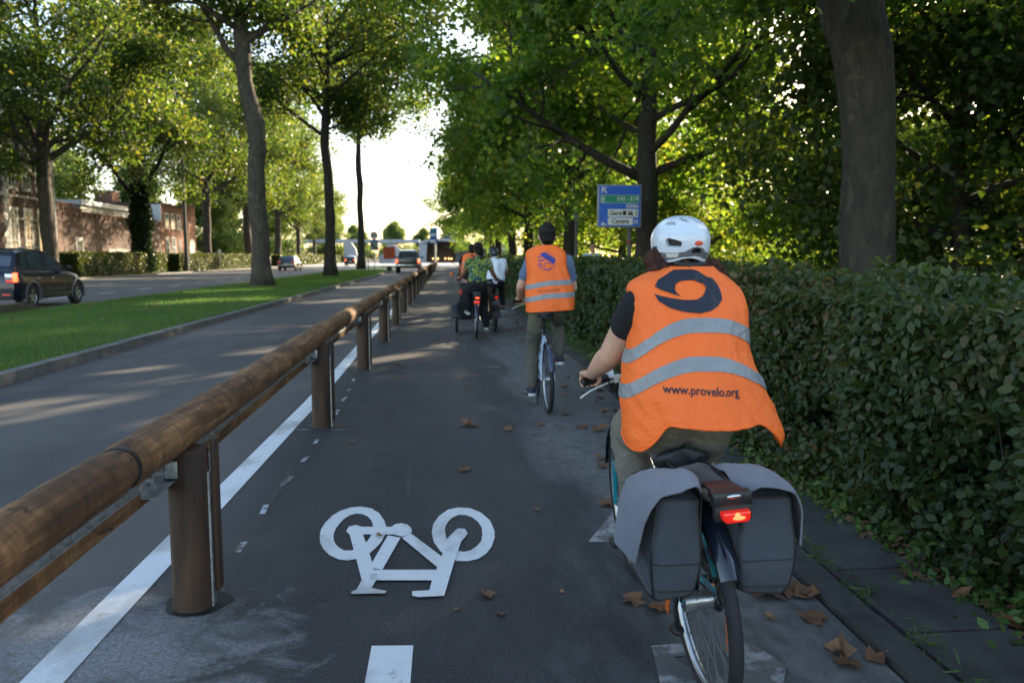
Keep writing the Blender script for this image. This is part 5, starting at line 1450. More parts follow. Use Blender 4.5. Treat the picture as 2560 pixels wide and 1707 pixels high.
    # seams between the doors
    for v in sp['doors']:
        for s in (-1, 1):
            b = MB(); b.add([(s * (wy(v) + .0015), v - .006, sill + .12), (s * (wy(v) + .0015), v + .006, sill + .12), (s * (wy(v) + .0015), v + .006, zt(v) - .30), (s * (wy(v) + .0015), v - .006, zt(v) - .30)], [(0, 1, 2, 3)])
            b.build('door_seam', M_.dark, e, None)
    return e

navy = simple('dark_blue_car_paint', (.004, .007, .026), .22, 0, .15, 3, 0, .35, .35)
suv = dict(L=4.2, W=1.84, H=1.68, wb=2.73, wr=.345, oh=.82, cat='car', sill=.30, cladding=True,
           top=[(0, .92), (.05, 1.03), (.3, 1.08), (1.2, 1.07), (2.6, 1.03), (3.0, 1.01), (3.5, .95), (3.95, .85), (4.15, .68), (4.2, .5)],
           roof=[(.12, 1.06), (.20, 1.2), (.46, 1.60), (.8, 1.66), (1.5, 1.68), (2.0, 1.65), (2.35, 1.56), (3.15, 1.02)], gh=(.12, 3.15), rw=(.19, .44), ws=(2.42, 3.08),
           side=[(.36, .80, .86, .62), (.88, 1.66, 1.70, .93), (1.74, 2.85, 2.28, 1.78)], my=2.72, doors=[.98, 1.70, 2.62], handles=[1.15, 1.95], rails=(.7, 2.1),
           bits=[('rear_light', M_.redhot, .80, .885, .78, 1.02, -.01, True), ('rear_light', M_.redl, .62, .80, .76, .83, -.018, True), ('lamp_housing', M_.alu, .60, .79, .835, 1.0, -.008, True),
                 ('bumper', M_.dark, -.80, .80, .30, .50, -.03, False), ('trim_strip', M_.shellg, -.70, .70, .60, .615, -.02, False), ('number_plate', M_.signw, -.26, .26, .64, .75, -.03, False), ('reflector', M_.redl, .52, .72, .42, .45, -.04, True),
                 ('spoiler', navy, -.60, .60, 1.58, 1.62, .30, False)])
car('parked_car', 'dark blue compact SUV at the left edge with a lit L-shaped rear light', -12.32, 22.45, suv, navy)
gp_ = simple('silver_grey_car_paint', (.10, .14, .18), .22, .3, .12, 3, 0, 1.0)
g_s = dict(suv); g_s.update(rails=None, cladding=False, L=4.4, H=1.60, roof=[(.12, 1.04), (.25, 1.15), (.62, 1.50), (1.0, 1.58), (1.6, 1.60), (2.1, 1.56), (2.4, 1.48), (3.25, 1.02)],
     bits=[('rear_light', M_.redl, .55, .86, .86, .98, -.012, True), ('bumper', M_.dark, -.82, .82, .30, .55, -.03, False), ('number_plate', M_.signw, -.26, .26, .70, .81, -.02, False), ('reflector', M_.redl, .6, .8, .5, .53, -.04, True)])
car('car', 'silver-grey crossover driving away on the boulevard behind the thick median trunk', -16.1, 83.5, g_s, gp_)
d_s = dict(g_s); d_s['bits'] = [('rear_light', M_.redhot, .6, .84, .86, 1.0, -.012, True), ('bumper', M_.dark, -.82, .82, .30, .55, -.03, False), ('number_plate', M_.signw, -.26, .26, .70, .81, -.02, False)]
car('car', 'small dark car far down the boulevard, seen beside the farthest median trunk', -14.9, 129, d_s, simple('anthracite_car_paint', (.02, .025, .032), .2, .2, .1, 3, 0, 1.0))
pick = dict(L=5.2, W=2.0, H=1.92, wb=3.1, wr=.39, oh=1.15, cat='pickup truck', sill=.50,
            top=[(0, 1.18), (.05, 1.22), (1.6, 1.22), (3.6, 1.20), (4.0, 1.18), (4.9, 1.08), (5.15, .9), (5.2, .7)],
            roof=[(1.62, 1.2), (1.85, 1.74), (2.05, 1.88), (2.6, 1.92), (3.1, 1.90), (3.4, 1.80), (4.1, 1.2)], gh=(1.62, 4.1), rw=(1.66, 1.90), ws=(3.45, 4.05),
            side=[(1.8, 2.7, 2.72, 2.0), (2.8, 3.85, 3.35, 2.82)], my=3.7, doors=[1.75, 2.76, 3.8], handles=[2.2, 3.1], hk=True,
            bits=[('tailgate', simple('grey_truck_paint', (.045, .052, .062), .3, .2, .12, 3, 0, .8), -.76, .76, .72, 1.22, -.02, False), ('rear_light', M_.redhot, .82, .96, .86, 1.12, -.02, True),
                  ('bumper', M_.chrome, -.90, .90, .60, .72, -.12, False), ('under_bumper', M_.dark, -.85, .85, .44, .60, -.08, False), ('number_plate', M_.signw, -.25, .25, .61, .70, -.135, False), ('handle', M_.dark, -.12, .12, 1.04, 1.10, -.035, False)])
pk = car('pickup_truck', 'dark grey pickup truck with lit rear lights driving ahead on the road', -3.2, 71.0, pick, simple('dark_grey_truck_paint', (.035, .042, .05), .28, .2, .12, 3, 0, .9))
pk.scale = (1.08, 1.0, 1.08)
for x in (-.42, .42):
    b = MB(); b.ell((x, 2.5, 1.5), (.12, .06, .15)); b.build('head_rest', M_.dark, pk, 60)
b = MB(); b.torus((0, -.03, .97), .075, .012, 'Y', 24, 6); b.add([(-.045, -.035, 1.03), (-.03, -.035, 1.03), (.0, -.035, .92), (.03, -.035, 1.03), (.045, -.035, 1.03), (.008, -.035, .90), (-.008, -.035, .90)], [(0, 1, 2, 6), (2, 3, 4, 5), (2, 5, 6)])
b.build('emblem', M_.shellg, pk, 60)

# ================================================================ BICYCLES
def wheel(parent, y, r, tyre_r=.02, x=0, spokes=28, hub=.05, name='wheel', steer=0):
    b = MB()
    if steer: b.m = Matrix.Translation((x, y, 0)) @ Matrix.Rotation(steer, 4, 'Z') @ Matrix.Translation((-x, -y, 0))
    b.torus((x, y, r), r - tyre_r, tyre_r, 'X', 72, 14)
    w_ = b.build(name, M_.rubber, parent, 60)
    m0 = b.m
    b = MB(); b.m = m0; b.torus((x, y, r), r - tyre_r * 2.1, tyre_r * .62, 'X', 72, 8, 1.2); b.build('rim', M_.alu, w_, 50)
    b = MB(); b.m = m0; rr = r - tyre_r * 2.5
    for k in range(spokes):
        a = 2 * PI * k / spokes; s = 1 if k % 2 else -1; a2 = a + (.9 if (k // 2) % 2 else -.9)
        b.tube([(x + s * .028, y + .022 * math.cos(a2), r + .022 * math.sin(a2)), (x, y + rr * math.cos(a), r + rr * math.sin(a))], .0013, 4)
    b.build('spokes', M_.shellg, w_, 30)
    b = MB(); b.m = m0; b.tube([(x - .06, y, r), (x - .034, y, r), (x - .032, y, r), (x + .032, y, r), (x + .034, y, r), (x + .06, y, r)], [.012, .012, hub * .6, hub * .6, .012, .012], 16); b.build('hub', M_.alu, w_, 40)
    return w_

def mudguard(name, parent, y, r, a0, a1, wd, mat, off=.02, depth=.018):
    b = MB(); rings = []
    for a in np.linspace(R(a0), R(a1), 34):
        ring = []
        for t in np.linspace(-1, 1, 11):
            q = r + off + depth * (1 - t * t); ring.append(Vector((t * wd / 2, y - q * math.cos(a), r + q * math.sin(a))))
        for t in np.linspace(1, -1, 11):
            q = r + off + depth * (1 - t * t) - .003; ring.append(Vector((t * (wd / 2 - .002), y - q * math.cos(a), r + q * math.sin(a))))
        rings.append(ring)
    b.ring_loft(rings); return b.build(name, mat, parent, 50)

def bicycle(name, loc, label, sp, rz=0.0, lean=0.0):
    e = empty(name, loc, label, 'bicycle', None, rz)
    e.rotation_euler = (0, lean, rz)
    r = sp.get('r', .34); wb = sp.get('wb', 1.06); fm = sp['frame']; tr = sp.get('tyre', .020)
    wheel(e, 0, r, tr, name='rear_wheel'); wheel(e, wb, r, tr, name='front_wheel', hub=.07)
    sy, sz = sp.get('saddle', (.22, .90)); bz = sp.get('bar_z', 1.02); by = sp.get('bar_y', .86); hw = sp.get('bar_w', .28)
    bb = Vector((0, .44, r - .04)); head_t = Vector((0, wb - .20 - .0, bz - .14)); head_b = head_t + Vector((0, .055, -.18)); ax0 = Vector((0, 0, r)); ax1 = Vector((0, wb, r))
    b = MB(); st = Vector((0, sy + .05, sz - .16))
    b.tube([bb, st], .017, 12)
    for s in (-1, 1):
        b.tube([bb + Vector((s * .03, 0, 0)), Vector((s * .055, .2, r - .01)), ax0 + Vector((s * .062, 0, 0))], [.012, .011, .010], 8)
        b.tube([st + Vector((0, -.01, -.06)), Vector((s * .05, .09, r + .18)), ax0 + Vector((s * .062, 0, 0))], [.011, .010, .009], 8)
    if sp.get('step'):
        b.tube([head_b, Vector((0, .62, r + .16)), bb + Vector((0, .04, .02))], [.026, .026, .024], 12)
        b.tube([head_b + Vector((0, -.01, .08)), Vector((0, .60, r + .30)), Vector((0, .42, r + .22))], [.018, .018, .016], 12)
    else:
        b.tube([head_b, bb], .019, 12); b.tube([head_t, st - Vector((0, 0, .03))], .016, 12)
    b.tube([head_b - Vector((0, 0, .02)), head_t + Vector((0, 0, .02))], .021, 12)
    b.cyl(bb - Vector((.04, 0, 0)), bb + Vector((.04, 0, 0)), .024)
    b.build('frame', fm, e, 50)
    b = MB()
    b.tube([head_b, head_b + Vector((0, .015, -.05))], .018, 10)
    for s in (-1, 1): b.tube([head_b + Vector((0, .015, -.05)), head_b + Vector((s * .05, .03, -.08)), Vector((s * .055, wb - .03, r + .2)), ax1 + Vector((s * .06, 0, 0))], [.016, .014, .012, .010], 10)
    b.build('fork', sp.get('fork', fm), e, 50)
    b = MB(); b.tube([st - Vector((0, 0, .05)), Vector((0, sy + .02, sz - .05))], .0135, 12); b.cyl((-.02, sy + .02, sz - .05), (.02, sy + .02, sz - .05), .018, seg=10); b.build('seat_post', sp.get('post', M_.dark), e, 50)
    # saddle
    b = MB(); rings = []; sw = sp.get('sad_w', .085); slen = .27
    for i in range(15):
        t = i / 14; yy = sy - .12 + slen * t
        wd = sw * (1 - .80 * max(0, min(1, (t - .12) / .55)) ** .8) * (min(1, (t + .03) / .14) ** .5); wd = max(wd, .004) if i < 14 else .006
        zz = sz + .012 - .02 * math.sin(t * PI) + (.012 if t > .9 else 0); th = .022 + .030 * (1 - t)
        rings.append([(wd * math.cos(a) * (1 if math.sin(a) > 0 else 1.02), yy, zz + (th * .55 * math.sin(a) if math.sin(a) > 0 else th * math.sin(a))) for a in np.linspace(0, 2 * PI, 20, endpoint=False)])
    b.ring_loft(rings); sd_ = b.build('saddle', M_.dark, e, 50)
    b = MB()
    for s in (-1, 1):
        b.tube([(s * .045, sy - .09, sz - .035), (s * .03, sy - .02, sz - .06), (s * .016, sy + .06, sz - .055), (s * .01, sy + .13, sz - .02)], .004, 8)
        if sp.get('springs'):
            pts = [(s * .052 + .017 * math.cos(a), sy - .085 + .017 * math.sin(a), sz - .075 + .042 * a / (8 * PI)) for a in np.linspace(0, 8 * PI, 50)]
            b.tube(pts, .0036, 6); b.cyl((s * .052, sy - .085, sz - .08), (s * .052, sy - .085, sz - .074), .021, seg=14)
    b.build('saddle_rails', M_.chrome, sd_, 50)
    # bars
    b = MB(); stem_t = head_t + Vector((0, -.01, .09)); b.tube([head_t, stem_t], .014, 12); b.tube([stem_t, Vector((0, head_t.y + .04, bz))], .014, 10)
    gy = by if by is not None else .8
    for s in (-1, 1):
        b.tube([(0, head_t.y + .04, bz), (s * .06, head_t.y + .03, bz), (s * hw * .62, gy + .06, bz + .015), (s * (hw - .11), gy + .02, bz + .005), (s * hw, gy - .02, bz)], .011, 10)
    h_ = b.build('handlebar', sp.get('bar', M_.alu), e, 50)
    for s in (-1, 1):
        b = MB(); g0 = Vector((s * (hw - .115), gy + .022, bz + .004)); g1 = Vector((s * (hw + .004), gy - .022, bz))
        b.tube([g0, g0.lerp(g1, .1), g0.lerp(g1, .5), g0.lerp(g1, .97), g1], [.016, .018, .0165, .018, .012], 14); b.build('grip', M_.dark, h_, 50)
        b = MB(); b.tube([(s * (hw - .17), gy + .05, bz - .012), (s * (hw - .12), gy + .085, bz - .035), (s * (hw - .05), gy + .07, bz - .055), (s * (hw + .0), gy + .045, bz - .075)], [.008, .008, .009, .010], 8, flat=.5); b.box((s * (hw - .16), gy + .03, bz - .005), (.035, .04, .03)); b.build('brake_lever', M_.signw if sp.get('wlever') else M_.alu, h_, 50)
    # drive
    b = MB(); b.torus(bb + Vector((.05, 0, 0)), .085, .006, 'X', 36, 6); b.cyl(bb + Vector((.03, 0, 0)), bb + Vector((.055, 0, 0)), .03)
    ca = R(sp.get('crank', 75)); c1 = Vector((0, math.cos(ca) * .165, math.sin(ca) * .165))
    for s, v in ((1, c1), (-1, -c1)):
        b.tube([bb + Vector((s * .06, 0, 0)), bb + Vector((s * .075, 0, 0)) + v], [.013, .010], 8)
    cs = b.build('crankset', M_.shellg, e, 50)
    for s, v in ((1, c1), (-1, -c1)):
        b = MB(); p = bb + Vector((s * .13, 0, 0)) + v; b.box(p, (.095, .075, .022)); b.cyl(p - Vector((s * .06, 0, 0)), p, .007, seg=8); b.build('pedal', M_.dark, cs, 30, bevel=.004)
        b = MB(); b.box(p + Vector((0, -.039, 0)), (.05, .004, .014)); b.build('pedal_reflector', M_.amber, cs, None)
    if sp.get('guard', True):
        b = MB(); b.tube([(.058, 0, r + .05), (.058, .44, r + .06), (.058, .52, r), (.058, .44, r - .13), (.058, 0, r - .04), (.058, -.04, r), (.058, 0, r + .05)], .012, 8, flat=1.0); b.build('chain_guard', M_.dark, e, 50)
    if sp.get('mud', True):
        mudguard('rear_mudguard', e, 0, r, sp.get('mud_a', -8), 150, sp.get('mud_w', .058), sp.get('mudm', M_.fender))
        mudguard('front_mudguard', e, wb, r, 30, 165, sp.get('mud_w', .058), sp.get('mudm', M_.fender))
    if sp.get('rack', True):
        rz_ = sp.get('rack_z', 2 * r + .05); b = MB()
        for s in (-1, 1):
            b.tube([(s * .055, .20, rz_), (s * .06, -.28, rz_), (s * .05, -.33, rz_)], .007, 8)
            b.tube([(s * .06, -.20, rz_), (s * .075, -.05, r + .12), (s * .068, 0, r)], .005, 8); b.tube([(s * .06, .05, rz_), (s * .075, .0, r + .1), (s * .068, 0, r)], .005, 8)
        for yy in (.15, 0, -.15, -.33): b.tube([(-.055, yy, rz_), (.055, yy, rz_)], .005, 8)
        b.build('rack', M_.blackm, e, 50)
    b = MB(); b.tube([(-.07, .02, r - .02), (-.10, .0, r - .10), (-.115, -.10, .10)] if not sp.get('kick') else [(-.05, .10, r - .01), (-.085, .02, r - .03), (-.105, -.06, r - .05)], [.009, .008, .008], 8)
    if sp.get('kick'): b.ell((-.108, -.072, r - .055), (.022, .036, .016))
    b.build('kickstand', M_.dark, e, 50)
    return e

# ================================================================ PEOPLE
def vest_maker(rows, n_exp=2.5, wr=(.006, .012), seed=0.0):
    """rows: (z, xc, half width, y of the back, y of the front); returns surface functions"""
    zs = [r[0] for r in rows][::-1]
    col = [[r[k] for r in rows][::-1] for k in range(1, 5)]
    def q(z): return [float(np.interp(z, zs, c)) for c in col]
    def sm(z):      # smooth the rows a little
        a = q(z - .025); b_ = q(z); c = q(z + .025)
        return [(x + 2 * y + w_) / 4 for x, y, w_ in zip(a, b_, c)]
    zt_ = zs[-1]; zb_ = zs[0]
    def wrinkle(s, z):
        t = (zt_ - z) / (zt_ - zb_)
        f = noise.noise(Vector((s * 3.2 + z * 2.0, z * 1.6, seed))) * wr[1] * (.35 + t)
        g_ = noise.noise(Vector((s * 5 + 9, z * 13 + s * 6, seed + 4)))
        g_ = (1 - abs(g_) * 2) * wr[0]
        h_ = noise.noise(Vector((s * 11 - z * 9, z * 12, seed + 7))) * wr[0] * .7
        return f + g_ + h_
    def surf(th, z, off=0.0):
        xc, hw, yb, yf = sm(z); yc = (yb + yf) / 2; hd = (yf - yb) / 2
        c, s = math.cos(th), math.sin(th)     # th = -90 deg is the middle of the back
        e_ = 2 / n_exp
        ux = math.copysign(abs(c) ** e_, c); uy = math.copysign(abs(s) ** e_, s)
        w_ = wrinkle(ux, z) + off
        nrm = Vector((c * hd, s * hw, 0)); nrm = nrm.normalized()
        return Vector((xc + hw * ux, yc + hd * uy, z)) + nrm * w_
    def back(x, z, off=0.0):
        xc, hw, yb, yf = sm(z); ux = max(-.985, min(.985, (x - xc) / hw))
        c = math.copysign(abs(ux) ** (n_exp / 2), ux); th = -math.acos(max(-1, min(1, c)))
        return surf(th, z, off)
    return surf, back

def vest(parent, surf, top, hem, mats, bands=(), sleeve=None, nz=64, nt=144, band_h=.05, slit=None):
    """open tube; top(th) and hem(th) give its upper and lower edge"""
    ths = np.linspace(-PI * 1.5, PI * .5, nt, endpoint=False)
    b = MB(); vs = []
    for i in range(nz + 1):
        for th in ths:
            z0, z1 = top(th), hem(th); z = z0 + (z1 - z0) * i / nz
            vs.append(surf(th, z))
    fs = [(i * nt + j, (i + 1) * nt + j, (i + 1) * nt + (j + 1) % nt, i * nt + (j + 1) % nt) for i in range(nz) for j in range(nt)]
    b.add(vs, fs)
    o = b.build('vest', list(mats), parent, None, world=True)
    md = o.modifiers.new('s', 'SOLIDIFY'); md.thickness = .0025; md.offset = -1; md.material_offset = 1
    bake(o); shade(o.data, 50)
    for zc in bands:
        b = MB(); vs = []; m = 5
        for th in ths:
            for k in range(m):
                vs.append(surf(th, zc(th) + band_h * (.5 - k / (m - 1)), .003))
        fs = [(j * m + k, j * m + k + 1, ((j + 1) % nt) * m + k + 1, ((j + 1) % nt) * m + k) for j in range(nt) for k in range(m - 1)]
        b.add(vs, fs); b.build('reflective_band', M_.refl, o, 60)
    # hem piping
    b = MB(); n2 = len(ths); pts = [surf(th, hem(th) + .004, .001) for th in ths]; pts.append(pts[0])
    b.tube(pts, .0032, 6, caps=False); b.build('hem', mats[0], o, 60)
    return o

def patch(name, poly, back, mat, parent, off=.0022, cut=.018):
    """a printed shape laid on the back of the vest; poly in (x, z)"""
    me = bpy.data.meshes.new(name); me.from_pydata([(x, z, 0) for x, z in poly], [], [tuple(range(len(poly)))])
    bm = bmesh.new(); bm.from_mesh(me); bmesh.ops.triangulate(bm, faces=bm.faces)
    for _ in range(5):
        es = [e for e in bm.edges if e.calc_length() > cut]
        if not es: break
        bmesh.ops.subdivide_edges(bm, edges=es, cuts=1); bmesh.ops.triangulate(bm, faces=bm.faces)
    for v in bm.verts: v.co = back(v.co.x, v.co.y, off)
    bm.to_mesh(me); bm.free()
    for p in me.polygons: p.use_smooth = True
    return link(name, me, mat, parent)

def grip_hand(mb, g, a, wrist, side, s=1.0, r=.019):
    """a hand closed round a bar: g grip centre, a unit vector along the bar towards its end, wrist behind it"""
    g = Vector(g); a = Vector(a).normalized(); w_ = Vector(wrist)
    up = Vector((0, 0, 1)); fw = a.cross(up).normalized()
    if fw.y < 0: fw = -fw
    knuck = g + up * (r + .012) * s + fw * .012
    for k in range(4):      # palm: metacarpals from the wrist to the knuckles
        o = a * (-.030 + .021 * k) * s
        mb.cap(w_ + o * .55, knuck + o, .0165 * s, .0125 * s, 10)
    mb.ell((w_ * .45 + knuck * .55), (.036 * s, .036 * s, .017 * s))
    ln = (.9, 1.0, .95, .8)
    for k in range(4):
        o = a * (-.033 + .022 * k) * s; pts = []; rs = []
        for j, ang in enumerate((78, 38, -2, -48, -95)):
            q = R(ang); rad = (r + .0085 * s) * (1.06 - .02 * j)
            pts.append(g + o + fw * math.cos(q) * rad * ln[k] + up * math.sin(q) * rad); rs.append((.0098 - .0006 * j) * s)
        mb.chain([knuck + o] + pts, [.0112 * s] + rs, 8)
    o = -a * .040 * s        # thumb wraps under from the inner side
    mb.chain([w_ - a * .02 * s, w_.lerp(knuck, .55) - a * .038 * s, g + o - fw * (r + .006), g + o * .9 - up * (r + .006), g + o * .6 + fw * (r + .004) - up * .012], [.014 * s, .0125 * s, .011 * s, .010 * s, .0085 * s], 8)

def head_shapes(mb, c, yaw=0.0, pit=0.0, s=1.0):
    """c: centre of the skull; face towards +Y, turned by yaw"""
    Rm = (Matrix.Rotation(yaw, 4, 'Z') @ Matrix.Rotation(pit, 4, 'X')).to_3x3(); c = Vector(c)
    def P(x, y, z): return c + Rm @ Vector((x * s, y * s, z * s))
    mb.ell(P(0, -.012, .022), (.077 * s, .096 * s, .092 * s), Rm)
    mb.ell(P(0, .022, -.030), (.060 * s, .070 * s, .080 * s), Rm)
    mb.ell(P(0, .045, -.082), (.036 * s, .036 * s, .030 * s), Rm)
    mb.cap(P(0, .088, .010), P(0, .110, -.030), .010 * s, .013 * s)
    for q in (-1, 1):
        mb.ell(P(q * .078, .0, -.018), (.011 * s, .020 * s, .032 * s), Rm); mb.ell(P(q * .040, .062, -.025), (.024 * s, .024 * s, .022 * s), Rm); mb.cap(P(q * .016, .086, .022), P(q * .050, .070, .024), .010 * s, .008 * s)
    mb.cap(P(-.020, .088, -.062), P(.020, .088, -.062), .009 * s, .009 * s)
    return P

def shoe(name, heel, toe, mat, parent, s=1.0, sole=M_.signw):
    heel = Vector(heel); toe = Vector(toe); d = (toe - heel).normalized(); side = d.cross(Vector((0, 0, 1))).normalized(); up = side.cross(d).normalized(); Ln = .275 * s
    b = MB(); Rm = Matrix((side, d, up)).transposed()
    rings = []
    for t, w_, h_ in ((0, .026, .05), (.08, .036, .085), (.25, .040, .095), (.42, .040, .085), (.6, .046, .062), (.8, .048, .048), (.94, .038, .036), (1, .018, .02)):
        rings.append([heel + d * Ln * t + side * w_ * s * math.cos(a) + up * (h_ * s * (.5 + .5 * math.sin(a)) if math.sin(a) > -.7 else 0.004) for a in np.linspace(0, 2 * PI, 18, endpoint=False)])
    b.ring_loft(rings); o = b.build(name, mat, parent, 60)
    b = MB(); rings = []
    for t, w_ in ((-.015, .022), (.05, .037), (.25, .041), (.45, .040), (.65, .050), (.85, .049), (.97, .036), (1.02, .016)):
        p = heel + d * Ln * t
        rings.append([p + side * w_ * s + up * .014, p - side * w_ * s + up * .014, p - side * w_ * s - up * .014, p + side * w_ * s - up * .014])
    b.ring_loft(rings); b.build('sole', sole, o, 30, bevel=.003)
    return o

def rider(name, label, J, M, sp):
    """J: joints in world coordinates; M: materials"""
    pel = Vector(J['pelvis'])
    e = empty(name, (pel.x, pel.y, 0), label, 'person')
    s = sp.get('s', 1.0); fat = sp.get('fat', 1.0); vx = sp.get('vx', .012)
    V_ = lambda k: [Vector(p) for p in J[k]]
    ch = Vector(J['chest']); nk = Vector(J['neck']); hd = Vector(J['head'])
    sh, el, wr, hip, kn, an = V_('sh'), V_('el'), V_('wr'), V_('hip'), V_('kn'), V_('an')
    # skin: one continuous mesh
    b = MB(); head_shapes(b, hd, sp.get('yaw', 0), sp.get('pit', 0), s * sp.get('hs', 1.0))
    b.cap(nk + Vector((0, 0, -.05)), hd + Vector((0, -.01, -.05)), .058 * s, .052 * s)
    b.chain([pel + Vector((0, .02, .02)), pel.lerp(ch, .5), ch], [.10 * s, .095 * s, .11 * s]); b.cap(sh[0], sh[1], .055 * s, .055 * s); b.cap(ch, nk, .09 * s, .055 * s)
    for i in (0, 1):
        ar = sp.get('arm', 1.0)
        m1 = sh[i].lerp(el[i], .45); m2 = el[i].lerp(wr[i], .3)
        b.chain([sh[i], m1, el[i], m2, wr[i]], [.055 * s * ar, .052 * s * ar, .042 * s * ar, .043 * s * ar, .026 * s * (ar * .5 + .5)], 14)
        if 'grip' in J:
            g = Vector(J['grip'][i]); a = Vector(J['bar'][i]); grip_hand(b, g, a, wr[i] + (g - wr[i]) * .12, i, sp.get('hand', .95) * s)
        else:
            b.ell(wr[i] + Vector((0, 0, -.05)), (.022, .035, .05))
        b.chain([hip[i], kn[i], an[i]], [.07 * s, .05 * s, .036 * s])
        b.cap(an[i], an[i] + Vector((0, .02, -.05)), .036 * s, .03 * s)
    blob('body', b, vx * .62, M['skin'], e, 5, world=True)
    # shirt
    if 'shirt' in M:
        b = MB(); f = fat
        b.chain([pel + Vector((0, .0, .06)), pel.lerp(ch, .5), ch], [.135 * s * f, .130 * s * f, .135 * s * f], 16)
        for q in (-1, 1):
            b.chain([pel + Vector((q * .06 * s * f, 0, .06)), pel.lerp(ch, .5) + Vector((q * .05 * s * f, 0, 0)), ch + Vector((q * .075 * s * f, 0, .0))], [.115 * s * f, .112 * s * f, .115 * s * f], 16)
        b.cap(sh[0], sh[1], .068 * s, .068 * s); b.cap(ch, nk + Vector((0, 0, -.015)), .11 * s, .064 * s)
        for i in (0, 1):
            k = sp.get('sleeve', .55); p = sh[i].lerp(el[i], k)
            b.chain([sh[i], p], [.068 * s * (ar * .5 + .5), .064 * s * ar], 14)
        n0 = sp.get('wr', .010)
        blob('shirt', b, vx, M['shirt'], e, 4, world=True, disp=lambda c, n: c + n * (n0 * noise.noise(Vector((c.x * 9, c.y * 9, c.z * 6))) + n0 * .5 * noise.noise(Vector((c.x * 22 + c.z * 12, c.y * 22, c.z * 14)))))
        if 'collar' in M:
            b = MB(); b.torus(nk + Vector((0, 0, .012)), .062 * s, .012 * s, 'Z', 24, 8, 2.0); b.build('collar', M['collar'], e, 60, world=True)
    # trousers
    b = MB(); hf = sp.get('hipf', 1.0)
    b.ell(pel + Vector((0, 0, .02)), (.155 * s * hf, .125 * s * hf, .11 * s)); 
    for i in (0, 1):
        q = -1 if i == 0 else 1
        b.ell(pel + Vector((q * .075 * s * hf, -.01, -.005)), (.098 * s * hf, .125 * s * hf, .10 * s))
        m1 = hip[i].lerp(kn[i], .5)
        lt = sp.get('loose', 1.0); b.chain([hip[i], m1, kn[i]], [.098 * s * hf, .085 * s * hf * lt, .066 * s * lt], 16)
        m2 = kn[i].lerp(an[i], .4); b.chain([kn[i], m2, kn[i].lerp(an[i], sp.get('leg', .93))], [.066 * s * lt, .064 * s * lt, .050 * s * lt], 16)
    blob('trousers', b, vx, M['trousers'], e, 4, world=True, disp=lambda c, n: c + n * (.010 * noise.noise(Vector((c.x * 10, c.y * 10, c.z * 13))) + .005 * noise.noise(Vector((c.x * 20, c.y * 20, c.z * 32 + c.x * 20)))))
    for i in (0, 1):
        d = Vector(J['toe'][i]) if 'toe' in J else Vector((0, 1, -.1))
        d = d.normalized(); h = an[i] + Vector((0, -.045, -.085)) * s
        shoe('shoe', h, h + d, M['shoe'][i] if isinstance(M['shoe'], tuple) else M['shoe'], e, .98 * s, M.get('sole', M_.signw)).matrix_parent_inverse = wmat(e).inverted()
    # hair
    hs = s * sp.get('hs', 1.0)
    Rm = (Matrix.Rotation(sp.get('yaw', 0), 4, 'Z') @ Matrix.Rotation(sp.get('pit', 0), 4, 'X')).to_3x3()
    if sp.get('hair') == 'short':
        b = MB(); b.ell(hd + Rm @ Vector((0, -.026, .030)) * hs, (.086 * hs, .094 * hs, .092 * hs), Rm); b.ell(hd + Rm @ Vector((0, -.058, -.028)) * hs, (.070 * hs, .050 * hs, .070 * hs), Rm); b.ell(hd + Rm @ Vector((0, .035, .075)) * hs, (.072 * hs, .055 * hs, .036 * hs), Rm)
        blob('hair', b, vx * .6, M['hair'], e, 2, world=True, disp=lambda c, n: c + n * .006 * noise.noise(c * 40))
    return e

# ================================================================ HELMET
def inpoly(x, y, poly):
    c = False; n = len(poly); j = n - 1
    for i in range(n):
        xi, yi = poly[i]; xj, yj = poly[j]
        if (yi > y) != (yj > y) and x < (xj - xi) * (y - yi) / (yj - yi) + xi: c = not c
        j = i
    return c
def helmet(parent, c, rad, feats, mats, rim, yaw=0.0, dep=.012, nu=230, nv=120, low=.92):
    """dome with vents; feats: (material index, polygon in back-view units, recessed?)"""
    c = Vector(c); vs = []; info = []
    def pt(az, el, k=1.0):
        ce = math.cos(el); x = math.sin(az) * abs(ce); y = -math.cos(az) * abs(ce); z = math.sin(el)
        if el < 0: ce = math.cos(el * .52); x = math.sin(az) * ce; y = -math.cos(az) * ce; z = el / 1.1 * low
        q = Vector((math.copysign(abs(x) ** .92, x) * rad[0], y * rad[1] * (1.0 if y < 0 else 1.05), z * rad[2]))
        return q * k
    def feat(p):
        if p.y > 0.02: return None
        u = p.x / rad[0]; v = p.z / rad[2]
        for f in feats:
            if inpoly(u, v, f[1]): return f
        return None
    for i in range(nv + 1):
        for j in range(nu):
            az = 2 * PI * j / nu - PI
            e0 = rim(az); el = PI / 2 * .999 + (e0 - PI / 2) * (i / nv)
            p = pt(az, el); f = feat(p)
            ridge = 1 + .012 * math.sin(az * 7) * max(0, math.sin(el * 1.6)) if el > .5 else 1
            p = p * ridge
            if f and f[2]: p = p * (1 - dep / rad[0] * f[2])
            info.append(f[0] if f else 0); vs.append(c + Matrix.Rotation(yaw, 3, 'Z') @ p)
    fs = []; mi = []
    for i in range(nv):
        for j in range(nu):
            k = (j + 1) % nu; q = (i * nu + j, (i + 1) * nu + j, (i + 1) * nu + k, i * nu + k)
            fs.append(q); m = [info[t] for t in q]; mi.append(max(set(m), key=m.count))
    b = MB(); b.v = [tuple(v) for v in vs]; b.f = fs; b.mi = mi
    o = b.build('helmet', mats, parent, None, world=True)
    md = o.modifiers.new('s', 'SOLIDIFY'); md.thickness = .022; md.offset = -1; bake(o); shade(o.data, 38)
    return o

